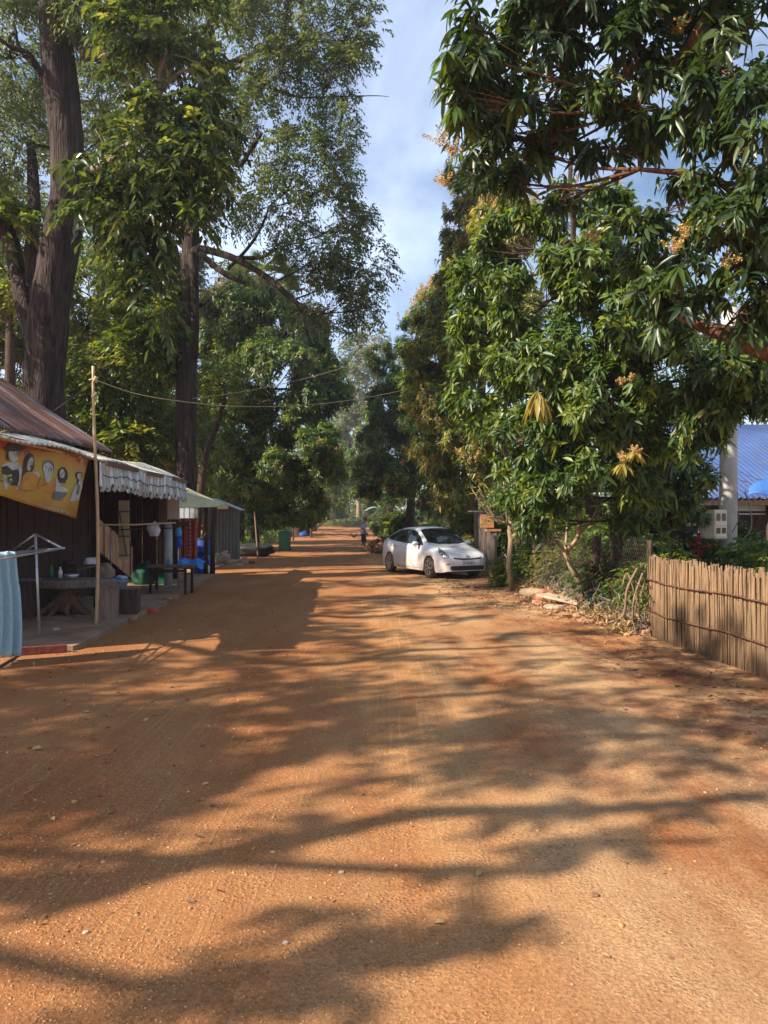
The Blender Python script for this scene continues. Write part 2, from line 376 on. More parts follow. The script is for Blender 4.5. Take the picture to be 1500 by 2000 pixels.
def groundmat():
    m, t, p = newmat('laterite_road'); l = t.links.new
    tcn = N(t, 'ShaderNodeTexCoord'); O = tcn.outputs['Object']
    sep = N(t, 'ShaderNodeSeparateXYZ'); l(O, sep.inputs[0])
    def noi(sc, st=(1, 1, 1), det=6.0, rough=.6):
        mp_ = N(t, 'ShaderNodeMapping', Scale=st); n_ = N(t, 'ShaderNodeTexNoise', Scale=sc, Detail=det, Roughness=rough)
        l(O, mp_.inputs[0]); l(mp_.outputs[0], n_.inputs['Vector']); return n_.outputs[0]
    def rng_(v, a, b, c=0., d=1.):
        r = N(t, 'ShaderNodeMapRange'); r.inputs[1].default_value = a; r.inputs[2].default_value = b; r.inputs[3].default_value = c; r.inputs[4].default_value = d
        l(v, r.inputs[0]); return r.outputs[0]
    def mth(op, a, b=None, v=None):
        n_ = N(t, 'ShaderNodeMath', operation=op); l(a, n_.inputs[0])
        if b is not None: l(b, n_.inputs[1])
        elif v is not None: n_.inputs[1].default_value = v
        return n_.outputs[0]
    def mix(f, a, c, bl='MIX', fac=None):
        n_ = N(t, 'ShaderNodeMixRGB', blend_type=bl)
        if f is not None: l(f, n_.inputs[0])
        else: n_.inputs[0].default_value = fac
        if isinstance(a, tuple): n_.inputs[1].default_value = (*a, 1)
        else: l(a, n_.inputs[1])
        if isinstance(c, tuple): n_.inputs[2].default_value = (*c, 1)
        else: l(c, n_.inputs[2])
        return n_.outputs[0]
    # worn pale crust on the right, redder laterite gravel on the left
    side = rng_(mth('ADD', sep.outputs['X'], mth('MULTIPLY', noi(.55), v=2.6)), .4, 3.0)
    base = mix(side, (.41, .195, .082), (.54, .345, .185))
    base = mix(rng_(noi(1.1, (1, .35, 1)), .40, .66), base, (.33, .13, .048))
    # wheel-swept fine lines along the road
    swept = mth('MULTIPLY', rng_(noi(1.0, (26, .5, 1), 4.0), .50, .66), rng_(noi(.6, (1, .2, 1), 2.0), .42, .6))
    lane = mth('MULTIPLY', rng_(mth('ABSOLUTE', mth('ADD', sep.outputs['X'], v=-.15)), .9, .35), rng_(noi(.9, (1, .15, 1), 3.0), .35, .6))
    base = mix(mth('MULTIPLY', mth('MULTIPLY', lane, swept), v=.6), base, (.66, .42, .20)); base = mix(mth('MULTIPLY', lane, v=.28), base, (.60, .33, .13))
    base = mix(mth('MULTIPLY', swept, v=.22), base, (.62, .37, .17))
    # grains
    base = mix(None, base, mix(rng_(noi(55, det=4.0, rough=.75), .36, .66), (.55, .50, .46), (1.12, 1.1, 1.05)), 'MULTIPLY', .85)
    dk = rng_(noi(33, det=3.0), .60, .68); dk2 = mth('MULTIPLY', dk, rng_(noi(1.3), .40, .62))
    base = mix(mth('MULTIPLY', dk2, v=.75), base, (.15, .075, .035))
    lt = rng_(noi(70, (1, 1, 1), 3.0), .66, .72); base = mix(mth('MULTIPLY', lt, v=.6), base, (.66, .46, .28))
    # dark humus at the verge
    vg = mth('MULTIPLY', rng_(sep.outputs['X'], 1.6, 3.0), rng_(noi(1.5, det=8.0, rough=.75), .46, .56))
    base = mix(mth('MULTIPLY', vg, v=.9), base, (.13, .055, .03))
    l(base, p.inputs['Base Color'])
    p.inputs['Roughness'].default_value = .95; p.inputs['Specular IOR Level'].default_value = .15
    vo = N(t, 'ShaderNodeTexVoronoi', Scale=42.0); l(O, vo.inputs['Vector'])
    peb = mth('MULTIPLY', rng_(vo.outputs['Distance'], .0, .5, 1., 0.), rng_(noi(2.2), .42, .6))
    h = mth('ADD', mth('MULTIPLY', noi(60, det=6.0, rough=.72), v=1.0), mth('MULTIPLY', peb, v=.55))
    h = mth('ADD', h, mth('MULTIPLY', noi(9, det=5.0), v=1.2)); h = mth('ADD', h, mth('MULTIPLY', swept, v=.2))
    bn = N(t, 'ShaderNodeBump', Strength=.8, Distance=.016); l(h, bn.inputs['Height']); l(bn.outputs[0], p.inputs['Normal'])
    return m
M['ground'] = groundmat()
me = bpy.data.meshes.new('dirt_road'); me.from_pydata(gv, [], gf)
g = link('dirt_road', me, M['ground'], None, True); g['kind'] = 'structure'

# ------------------------------------------------------------------ numpy leaves
def nrm(a): return a / np.maximum(np.linalg.norm(a, axis=1, keepdims=True), 1e-9)
def leaves(name, P, D, Nn, Ln, Wd, tint, m, parent, detail=1, droop=.25, fold=.18, smooth=False):
    """one mesh of leaf-shaped faces; P base points, D axis, Nn normal"""
    n = len(P); D = nrm(D); S = nrm(np.cross(D, Nn)); U = np.cross(S, D)
    Ln = Ln.reshape(-1, 1); Wd = Wd.reshape(-1, 1)
    g_ = np.array([[0, 0, -1.]])
    if detail == 0:
        t1 = P + D * Ln * .5; tip = P + D * Ln + g_ * Ln * droop
        V = np.stack([P, t1 + S * Wd * .5 + U * Wd * fold, tip, t1 - S * Wd * .5 + U * Wd * fold], 1)
        F = np.array([[0, 1, 2, 3]]); sizes = [4]; k = 4; loops = [0, 1, 2, 3]
    elif detail == 1:
        t1 = P + D * Ln * .42 + g_ * Ln * droop * .18; tip = P + D * Ln + g_ * Ln * droop
        V = np.stack([P, t1 + S * Wd * .5 + U * Wd * fold, tip, t1 - S * Wd * .5 + U * Wd * fold], 1)
        k = 4; sizes = [3, 3]; loops = [0, 2, 1, 0, 3, 2]
    else:
        c1 = P + D * Ln * .33 + g_ * Ln * droop * .11; c2 = P + D * Ln * .68 + g_ * Ln * droop * .46; tip = P + D * Ln * .99 + g_ * Ln * droop
        V = np.stack([P, c1, c2, tip, c1 + S * Wd * .5 + U * Wd * fold, c1 - S * Wd * .5 + U * Wd * fold, c2 + S * Wd * .42 + U * Wd * fold, c2 - S * Wd * .42 + U * Wd * fold], 1)
        k = 8; sizes = [3, 3, 4, 4, 3, 3]; loops = [0, 1, 4, 0, 5, 1, 1, 2, 6, 4, 5, 7, 2, 1, 2, 3, 6, 7, 3, 2]
    me = bpy.data.meshes.new(name)
    off = np.array(wloc(parent) if parent is not None else (0, 0, 0))
    co = (V - off).reshape(-1).astype(np.float32)
    nl = len(loops); lp = (np.array(loops)[None, :] + (np.arange(n) * k)[:, None]).reshape(-1).astype(np.int32)
    st = np.concatenate([[0], np.cumsum(sizes)[:-1]]); st = (st[None, :] + (np.arange(n) * nl)[:, None]).reshape(-1).astype(np.int32)
    me.vertices.add(n * k); me.vertices.foreach_set('co', co)
    me.loops.add(len(lp)); me.loops.foreach_set('vertex_index', lp)
    me.polygons.add(len(st)); me.polygons.foreach_set('loop_start', st)
    at_ = me.attributes.new('tint', 'FLOAT', 'POINT'); at_.data.foreach_set('value', np.repeat(tint, k).astype(np.float32))
    me.update(calc_edges=True)
    if smooth: me.polygons.foreach_set('use_smooth', [True] * len(st))
    me.materials.append(m)
    o = bpy.data.objects.new(name, me); COL.objects.link(o)
    if parent is not None: o.parent = parent
    return o
def rdir(n):
    return nrm(rng.normal(size=(n, 3)))
def whorls(C, T, per, Ln, Wd, spread=1.0, droop=.35, jit=.25, tint0=None):
    """rosettes of leaves at twig tips C with twig directions T"""
    n = len(C); A = nrm(np.cross(T, rdir(n))); B = np.cross(T, A)
    idx = np.repeat(np.arange(n), per); ph = rng.uniform(0, 2 * np.pi, len(idx))
    el = rng.uniform(-.15, .9, len(idx))
    d = (A[idx] * np.cos(ph)[:, None] + B[idx] * np.sin(ph)[:, None]) * spread + T[idx] * el[:, None]
    d[:, 2] -= droop; d = nrm(d + rng.normal(size=d.shape) * jit * .9)
    base = C[idx] + T[idx] * (rng.uniform(-.95, .35, len(idx)) * Ln)[:, None] + d * .01
    Nn = T[idx] + np.array([[0, 0, .6]]) + rng.normal(size=d.shape) * .35
    cs_ = rng.uniform(.62, 1.15, n)[idx]; L_ = Ln * cs_ * rng.uniform(.55, 1.15, len(idx)); W_ = Wd * rng.uniform(.8, 1.2, len(idx))
    tn = (rng.uniform(0, 1, n) ** 1.6 if tint0 is None else tint0)[idx] * .75 + rng.uniform(0, .25, len(idx))
    return base, d, Nn, L_, W_, tn
def sprays(C, T, per, Lt, Ln, Wd, droop=.3, bend=.5):
    """leaves set alternately along thin twigs"""
    n = len(C); S = nrm(np.cross(T, np.array([[0, 0, 1.]]) + rdir(n) * .4)); U = np.cross(S, T)
    idx = np.repeat(np.arange(n), per); k = np.tile(np.arange(per), n); t = (k + rng.uniform(.1, .9, len(k))) / per
    sg = np.where(k % 2 == 0, 1., -1.)
    base = C[idx] + T[idx] * (t * Lt)[:, None] + np.array([[0, 0, -1.]]) * (bend * Lt * t ** 2)[:, None]
    d = S[idx] * (sg * rng.uniform(.5, 1.1, len(k)))[:, None] + T[idx] * rng.uniform(.2, 1, len(k))[:, None]
    d[:, 2] -= droop; d = nrm(d + rng.normal(size=d.shape) * .25)
    Nn = U[idx] + np.array([[0, 0, .5]]) + rng.normal(size=d.shape) * .5
    tn = (rng.uniform(0, 1, n) ** 1.4)[idx] * .7 + rng.uniform(0, .3, len(k))
    return base, d, Nn, Ln * rng.uniform(.65, 1.2, len(k)), Wd * rng.uniform(.75, 1.2, len(k)), tn
def clump_points(blobs, ncl, sub=14, subr=.38, shell=.45, up=.35):
    """blobs [(centre, (rx,ry,rz))] -> cluster centres on the skins of many sub-clumps, and outward directions"""
    vol = np.array([(r[0] * r[1] * r[2]) ** (2 / 3) for _, r in blobs]); vol /= vol.sum()
    Cs = []; Ts = []; subs = []
    for (c, r), f in zip(blobs, vol):
        c = np.array(c); r = np.array(r); k = max(5, int(sub))
        sd_ = rdir(k); sr = rng.uniform(shell, .85, k)[:, None]; sc = c + sd_ * r * sr
        m_ = max(8, int(ncl * f)); si = rng.integers(0, k, m_)
        d = nrm(rdir(m_) + sd_[si] * .75 + np.array([[0, 0, up]]))
        rad = (r.mean() * subr * rng.uniform(.65, 1.3, k))[si]
        pos = sc[si] + d * (rad * rng.uniform(.55, 1.1, m_))[:, None] * (r / r.mean())
        Cs.append(pos); Ts.append(nrm(d + rdir(m_) * .45)); subs.append(sc)
    return np.concatenate(Cs), np.concatenate(Ts), subs
def nearest_on(path, p):
    return min(path, key=lambda q: (q - p).length + max(0, q.z - p.z) * 1.5)

def make_tree(name, label, cat, trunks, blobs, kind, ncl, leafm, bark, per=10, Ln=.2, Wd=.05, detail=1, droop=.35, blossom=0, bl_size=.22, group=None,
              sub=14, subr=.38, shell=.45, limb=.06, Lt=.5, twigs=True, tn=16, wob=.18, crown='crown', spread=1.0, root=None, twn=1, tintfn=None):
    base = trunks[0][0][0] if trunks else None
    if root is None: root = thing(name, label, cat, base, group)
    mb = MB(); allp = []
    for pts, rs in trunks:
        sp = spline(pts, 8); mb.tube(sp, rads(rs, 8), tn, wob=wob); allp += sp
    C, T, subs = clump_points(blobs, ncl, sub, subr, shell)
    for (c, r), sc in zip(blobs, subs):
        c = Vector(c); q = nearest_on(allp, c); ln = (c - q).length
        mid = (q + c) / 2 + Vector((random.uniform(-.1, .1), random.uniform(-.1, .1), -.06)) * ln
        hub = c - Vector((0, 0, r[2] * .25)); sp = spline([q, mid, hub], 6)
        rr = limb * (0.6 + .35 * max(r)); mb.tube(sp, rads([rr * 1.25, rr * .9, rr * .55], 6), 7, wob=.15)
        if twigs:
            for s_ in sc:
                s_ = Vector(s_); a = sp[random.randint(6, len(sp) - 1)]
                m2 = (a + s_) / 2 + Vector((random.uniform(-.12, .12), random.uniform(-.12, .12), random.uniform(-.15, .1))) * (s_ - a).length
                mb.tube(spline([a, m2, s_], 3), rads([rr * .45, rr * .28, rr * .12], 3), 5)
                for _ in range(twn):
                    e_ = s_ + Vector(rdir(1)[0]) * max(r) * subr * .8
                    mb.tube([s_, (s_ + e_) / 2 + Vector((0, 0, .05)), e_], [rr * .13, rr * .09, .003], 4)
    mb.build('trunk', bark, root, True, fix=False)
    if kind == 'whorl':
        A = whorls(C, T, per, Ln, Wd, spread, droop)
    else:
        A = sprays(C, T, per, Lt, Ln, Wd, droop)
    tint = A[5] if tintfn is None else tintfn(A[0], A[5])
    leaves(crown, A[0], A[1], A[2], A[3], A[4], tint, leafm, root, detail, droop * .6)
    if blossom:
        # blossom stands on the outermost, upper tips
        ctr = np.array(sum((Vector(c) for c, _ in blobs), Vector()) / len(blobs))
        sc = ((C - ctr) * T).sum(1) + rng.uniform(0, 1.5, len(C)); ix = np.argsort(-sc)[:int(blossom * 2.2)]; ix = rng.choice(ix, min(blossom, len(ix)), replace=False)
        Cb = C[ix]; Tb = nrm(T[ix] * .6 + np.array([[0, 0, .9]])); n = len(Cb); k = 46
        idx = np.repeat(np.arange(n), k); tt = rng.uniform(0, 1, len(idx)); rad = (1 - tt) * bl_size * .42
        off = rdir(len(idx)); off[:, 2] *= .4
        Pb = Cb[idx] + Tb[idx] * (tt * bl_size * 1.2)[:, None] + off * rad[:, None]
        leaves('blossom', Pb, rdir(len(idx)), rdir(len(idx)), bl_size * .16 * rng.uniform(.6, 1.3, len(idx)), bl_size * .12 * np.ones(len(idx)), np.repeat(rng.uniform(0, 1, n), k) * .7 + rng.uniform(0, .3, len(idx)), M['blossom'], root, 0, 0)
    return root
def pb(px, py, Y, rx, ry, rd=None):
    """a foliage blob seen at a pixel, standing at depth Y; radii in photo pixels, rd in metres along the view"""
    c = at(px, py, Y); a = rx / FPX * Y; b = ry / FPX * Y
    return (c, (a, rd if rd else (a + b) / 2, b))

class FB:
    def __init__(s): s.d = {}
    def __getitem__(s, k): return s.d.setdefault(k, MB())
    def build(s, name, parent):
        v = []; f = []; mi = []
        for i, (k, b) in enumerate(s.d.items()):
            n = len(v); v += b.v; f += [tuple(j + n for j in q) for q in b.f]; mi += [i] * len(b.f)
        me = bpy.data.meshes.new(name); me.from_pydata([tuple(q) for q in v], [], f)
        for k in s.d: me.materials.append(M[k])
        me.polygons.foreach_set('material_index', mi)
        return link(name, me, None, parent)
def stripes():
    m, t, p = newmat('striped_valance'); l = t.links.new
    tcn = N(t, 'ShaderNodeTexCoord'); se = N(t, 'ShaderNodeSeparateXYZ'); l(tcn.outputs['Object'], se.inputs[0])
    a = N(t, 'ShaderNodeMath', operation='MULTIPLY'); a.inputs[1].default_value = 2 * math.pi / .17; l(se.outputs['Y'], a.inputs[0])
    b = N(t, 'ShaderNodeMath', operation='SINE'); l(a.outputs[0], b.inputs[0])
    cr = N(t, 'ShaderNodeValToRGB'); e = cr.color_ramp.elements; e[0].position = .35; e[1].position = .6; e[0].color = (.40, .45, .44, 1); e[1].color = (.80, .79, .77, 1); l(b.outputs[0], cr.inputs[0])
    n_ = N(t, 'ShaderNodeTexNoise', Scale=3.0, Detail=6.0); l(tcn.outputs['Object'], n_.inputs['Vector']); r = N(t, 'ShaderNodeMapRange'); r.inputs[1].default_value = .5; r.inputs[2].default_value = .75; l(n_.outputs[0], r.inputs[0])
    mx_ = N(t, 'ShaderNodeMixRGB'); mx_.inputs[2].default_value = (.36, .27, .22, 1); l(r.outputs[0], mx_.inputs[0]); l(cr.outputs[0], mx_.inputs[1]); l(mx_.outputs[0], p.inputs['Base Color']); p.inputs['Roughness'].default_value = .85
    return m
M['valance'] = stripes()
# ================================================================== TREES
# big dark-barked tree behind the house
T1 = [
 ([at(90, 1150, 18.6), at(86, 800, 18.5), at(90, 700, 18.5), at(98, 600, 18.4), at(112, 500, 18.4), at(130, 400, 18.3), at(130, 300, 18.3), at(121, 200, 18.3), at(112, 100, 18.2), at(106, 0, 18.2), at(100, -160, 18.2), at(80, -380, 18.0)],
  [.54, .49, .47, .48, .46, .41, .39, .40, .40, .37, .33, .22]),
 ([at(80, 700, 18.7), at(52, 610, 18.9), at(32, 520, 19.2), at(5, 430, 19.5), at(-60, 300, 20)], [.24, .24, .22, .20, .16]),
 ([at(70, 600, 19.0), at(62, 500, 19.2), at(66, 400, 19.5), at(60, 280, 20)], [.20, .19, .16, .12]),
 ([at(140, 60, 18.2), at(165, 98, 17.6), at(215, 112, 17.0), at(270, 108, 16.4), at(330, 130, 16.0)], [.17, .14, .13, .11, .08]),
 ([at(95, 180, 18.3), at(60, 110, 17.8), at(20, 90, 17.4), at(-20, 60, 17)], [.10, .07, .05, .03]),
 ([at(96, 190, 18.3), at(75, 140, 18), at(38, 95, 17.8), at(30, 60, 17.8)], [.09, .06, .04, .03]),
]
big = make_tree('tall_tree', 'huge dark-barked tree with a forked trunk behind the rusty-roofed house', 'tree', T1,
    [pb(20, 90, 19, 110, 120), pb(60, -120, 18, 200, 120), pb(250, -60, 17, 170, 110), pb(20, 330, 21, 90, 110), pb(-60, 200, 19, 90, 160), pb(215, 60, 18.5, 90, 80), pb(40, 480, 23, 70, 90), pb(230,300,21,70,120)],
    'spray', 4200, M['fine'], M['bark_dark'], per=9, Ln=.14, Wd=.055, Lt=.45, detail=1, droop=.4, sub=22, subr=.34, limb=.03, tn=26, wob=.16)
# large-leaved lower bough hanging in front of the trunk
A = clump_points([pb(300, 60, 15.5, 90, 60), pb(330, 160, 15.2, 85, 75), pb(275, 320, 15, 85, 70), pb(240, 400, 14.8, 62, 55), pb(340, 300, 15.2, 80, 100), pb(310, 420, 15, 85, 60), pb(240, 470, 15, 42, 48), pb(290, 560, 15.2, 30, 65), pb(400, 270, 16, 40, 70), pb(370, 60, 16, 70, 70), pb(172,395,14.6,22,25), pb(160,310,14.6,8,14)], 900, 14, .34, .5)
hb = thing('hanging_tree', 'leafy tree with big glossy bright green leaves hanging before the huge trunk', 'tree', at(100, 1128, 20.6))
mb = MB(); core = spline([at(100, 1130, 20.6), at(98, 800, 20.5), at(104, 560, 20.3), at(140, 380, 19.4), at(230, 300, 17.2), at(298, 240, 15.6), at(320, 60, 15.4)], 8)
mb.tube(core, rads([.2, .19, .18, .14, .10, .08, .04], 8), 10, wob=.15)
for a, b in [((300, 320), (200, 400)), ((300, 320), (190, 300)), ((298, 250), (240, 150)), ((296, 240), (330, 90)), ((300, 350), (350, 250)), ((304, 420), (225, 480)), ((305, 430), (300, 560)), ((298, 200), (400, 130)), ((298, 260), (390, 330))]:
    p = at(*a, 15.6); q = at(*b, 15.0); mb.tube(spline([p, (p + q) / 2 + Vector((0, 0, .25)), q], 5), rads([.045, .03, .01], 5), 6)
    for _ in range(7):
        s0 = p + (q - p) * random.uniform(.3, 1); e = s0 + Vector(rdir(1)[0]) * .7; mb.tube([s0, (s0 + e) / 2 + Vector((0, 0, .08)), e], [.014, .01, .004], 4)
mb.build('trunk', M['bark_grey'], hb, True, fix=False)
B = sprays(A[0], A[1], 11, .55, .22, .085, .45, .6)
leaves('crown', B[0], B[1], B[2], B[3], B[4], B[5], M['bright'], hb, 2, .35)

# second tall tree: straight trunk with paler climbing stem and crooked bare boughs over the road
T2 = [
 ([at(362, 1115, 24), at(363, 900, 24), at(364, 780, 24), at(366, 660, 24), at(368, 560, 24), at(372, 480, 24), at(372, 400, 24), at(382, 300, 24), at(400, 190, 24), at(410, 60, 24), at(430, -100, 24)],
  [.36, .35, .345, .335, .31, .27, .25, .22, .19, .15, .1]),
 ([at(381, 700, 23.8), at(381, 620, 23.7), at(379, 545, 23.7), at(374, 505, 23.7), at(385, 487, 23.7), at(420, 492, 23.4), at(465, 508, 23), at(520, 540, 22.5), at(555, 570, 22), at(605, 612, 21.5)], [.11, .13, .13, .12, .13, .12, .10, .09, .09, .04]),
 ([at(384, 488, 23.7), at(410, 512, 23.4), at(440, 535, 23.2), at(478, 553, 23)], [.12, .10, .09, .06]),
 ([at(445, 524, 23.2), at(470, 500, 23), at(500, 462, 22.8), at(518, 425, 22.6), at(524, 405, 22.6)], [.06, .05, .045, .035, .02]),
 ([at(455, 503, 23.1), at(500, 503, 22.9), at(520, 498, 22.8), at(538, 486, 22.8)], [.06, .06, .06, .055]),
 ([at(575, 585, 22), at(592, 620, 21.8), at(600, 650, 21.8), at(608, 672, 21.8)], [.04, .035, .03, .03]),
 ([at(385, 600, 23.9), at(402, 590, 23.7), at(412, 580, 23.6)], [.07, .06, .035]),
 ([at(400, 250, 24), at(460, 320, 23), at(490, 290, 22.5), at(510, 260, 22)], [.12, .08, .07, .05]),
 ([at(410, 130, 24), at(440, 125, 23.3), at(500, 105, 22.5), at(560, 90, 22)], [.12, .1, .08, .05]),
 ([at(440, 128, 23.3), at(490, 140, 22.6), at(540, 175, 22.2), at(590, 190, 22)], [.08, .07, .05, .03]),
 ([at(590, 190, 22), at(680, 187, 21.5), at(735, 186, 21.2), at(760, 188, 21)], [.03, .02, .012, .006]),
]
make_tree('tall_tree', 'tall straight tree with crooked bare boughs and a thin grey-green crown over the road', 'tree', T2,
    [pb(640, 40, 22, 105, 85), pb(520, 30, 22, 120, 80), pb(640, 150, 22, 95, 60), pb(560, 140, 22, 80, 60), pb(660, 250, 22, 50, 70), pb(500, 250, 23, 60, 70), pb(600, 330, 23, 100, 80), pb(540, 400, 23, 90, 60), pb(650, 430, 23, 85, 80), pb(600, 500, 22.5, 100, 60), pb(690, 520, 22.5, 75, 65), pb(640, 600, 22, 90, 55), pb(710, 590, 22, 50, 50), pb(440, 180, 24, 60, 120), pb(430, 420, 24, 70, 50), pb(690, 60, 22, 45, 70), pb(420, 30, 23, 90, 80), pb(560, -80, 22, 180, 70), pb(665, 335, 22, 45, 50), pb(400, 330, 25, 60, 90)],
    'spray', 7300, M['fine'], M['bark_dark'], per=9, Ln=.125, Wd=.058, Lt=.38, detail=1, droop=.4, sub=24, subr=.30, shell=.3, limb=.022, tn=20, wob=.12)

# dark mango in bloom on the left, past the sheds
make_tree('mango_tree', 'dense dark mango tree in yellow bloom left of the road past the sheds', 'tree',
    [([at(468, 1066, 39), at(469, 1000, 39), at(474, 930, 39), at(490, 850, 39), at(510, 760, 39)], [.30, .24, .22, .2, .14]),
     ([at(500, 1062, 40), at(497, 1000, 40), at(505, 930, 40), at(540, 850, 40)], [.22, .2, .18, .12])],
    [pb(470, 620, 37, 85, 60), pb(540, 640, 37, 90, 70), pb(430, 720, 37, 55, 80), pb(540, 760, 36, 120, 90), pb(610, 740, 37, 50, 80), pb(450, 860, 36, 65, 80), pb(570, 880, 35, 95, 80), pb(500, 930, 36, 80, 60), pb(630, 880, 37, 35, 70), pb(580, 980, 37, 60, 45), pb(500, 590, 38, 70, 50), pb(590, 660, 38, 60, 60), pb(520,1000,38,40,35)],
    'whorl', 14500, M['mango'], M['bark_mango'], per=11, Ln=.29, Wd=.08, blossom=420, bl_size=.36, sub=20, subr=.36, shell=.6, limb=.05, group='mango trees lining the dirt road')
# leaning sapling and low dark growth left of that mango
make_tree('sapling', 'slim dark leaning tree between the tall trunk and the left mango', 'tree',
    [([at(380, 1093, 30), at(396, 920, 30), at(412, 860, 30), at(428, 820, 30), at(440, 770, 30)], [.17, .15, .13, .1, .06])],
    [pb(430, 740, 30, 40, 50)], 'spray', 260, M['back'], M['bark_mango'], per=8, Ln=.17, Wd=.07, sub=8)
# yellow-green sunlit shrub glimpsed between
make_tree('sunlit_shrub', 'yellow-green sunlit shrub glimpsed between the tall trunk and the left mango', 'shrub',
    [([at(405, 1010, 46), at(404, 900, 46)], [.12, .06])], [pb(402, 810, 46, 22, 40), pb(408, 880, 46, 25, 60), pb(402,960,46,25,60)], 'spray', 700, M['yellow'], M['bark_pale'], per=9, Ln=.2, Wd=.09, sub=9)
# next trees up the left side of the road
make_tree('roadside_tree', 'dark tree with a split red-brown trunk at the far left bend of the road', 'tree',
    [([at(606, 1038, 76), at(607, 990, 76), at(604, 950, 76), at(600, 900, 76)], [.62, .5, .4, .3]), ([at(609, 1038, 76), at(616, 985, 76), at(614, 940, 76)], [.4, .3, .2])],
    [pb(600, 930, 74, 55, 50), pb(640, 900, 76, 35, 55), pb(570, 960, 70, 40, 40), pb(640, 950, 78, 30, 30), pb(600, 860, 80, 50, 60), pb(655,965,84,18,22)], 'spray', 1900, M['mango'], M['bark_red'], per=9, Ln=.34, Wd=.11, sub=14, limb=.1, blossom=60, bl_size=.5)
# background wood on the left: trees one can tell apart
BG = [
 ('leafy_tree', 'broad green tree filling the gap behind the house roof', 25, [(230, 700, 110, 90), (180, 600, 80, 80), (270, 820, 100, 80), (200, 880, 110, 60), (290, 620, 60, 100), (180,790,80,70), (310, 900, 60, 60)], 190, 1090, 'back', 3600),
 ('leafy_tree', 'sunny green tree seen left of the huge dark trunk', 30, [(20, 420, 60, 80), (10, 560, 60, 70), (15, 700, 60, 70), (30, 790, 60, 50), (-60, 620, 80, 160)], 14, 1000, 'back', 1500),
 ('leafy_tree', 'dark green tree behind the two tall trunks at mid height', 38, [(260, 520, 90, 70), (200, 480, 70, 80), (420, 560, 60, 60), (330, 560, 70, 80), (440, 640, 50, 60), (320, 740, 60, 90),(60,560,60,90)], 300, 1000, 'fine', 2300),
 ('leafy_tree', 'low dark tree behind the awnings and grey shed', 44, [(360, 900, 90, 60), (300, 940, 70, 50), (430, 960, 60, 50), (240, 930, 80, 40), (480, 1010, 50, 35), (380,820,60,60)], 350, 1050, 'mango', 2000),
 ('leafy_tree', 'pale high tree crown showing beside the top of the huge trunk', 34, [(200, 200, 90, 90), (60, 250, 60, 70), (280, 420, 90, 70), (180, 330, 60, 90), (20,160,60,50)], 190, 1000, 'fine', 1500),
]
for nm, lb, Y, bl, tx, ty, mt, nc in BG:
    make_tree(nm, lb, 'tree', [([at(tx, ty + 20, Y), at(tx + 4, ty - 160, Y), at(tx + 8, bl[0][1], Y)], [.28, .22, .12])],
        [pb(x, y, Y + random.uniform(-1, 2.5), a, b) for x, y, a, b in bl], 'spray', nc, M[mt], M['bark_mango'], per=9, Ln=.24, Wd=.10, Lt=.6, sub=16, subr=.36, shell=.45, group='trees in the wood behind the left houses')
make_tree('dark_hedge_tree', 'dense dark low tree standing behind the sheds on the left', 'tree', [([at(150, 1050, 60), at(150, 900, 60)], [.3, .2])],
    [pb(x, y, 60, 110, 60) for x, y in [(0, 960), (120, 940), (250, 960), (380, 960), (500, 980), (60, 860), (300, 860)]], 'spray', 1900, M['mango'], M['bark_mango'], per=9, Ln=.5, Wd=.22, Lt=1.0, sub=14)
# sugar palm crown above the left mango
pc = at(520, 548, 47)
pal = thing('sugar_palm', 'fan palm with a shaggy crown above the left mango tree', 'palm', (pc.x + .3, 47, 0))
mb = MB(); mb.tube([(pc.x - .5, 47, 0), (pc.x - .3, 47, 7), (pc.x, 47, pc.z)], [.28, .22, .24], 14, wob=.08); mb.build('trunk', M['bark_grey'], pal, True, fix=False)
P = []; D = []; NN = []; LL = []; WW = []; TT = []
for k in range(34):
    d = Vector(rdir(1)[0]); d.z = d.z * .8 + .15; d.normalize(); c = pc + d * random.uniform(1.2, 1.7)
    s = d.cross(Vector((0, 0, 1))).normalized(); u = s.cross(d)
    for j in range(22):
        a = (j / 21 - .5) * 3.6; q = d * math.cos(a) + s * math.sin(a)
        P.append(c); D.append(q); NN.append(u + d * .1); LL.append(1.15 * (1 - .12 * abs(a))); WW.append(.10); TT.append(random.random() * .6 + (.3 if d.z < 0 else 0))
leaves('fronds', np.array(P), np.array(D), np.array(NN), np.array(LL), np.array(WW), np.array(TT), M['palm'], pal, 1, .12)

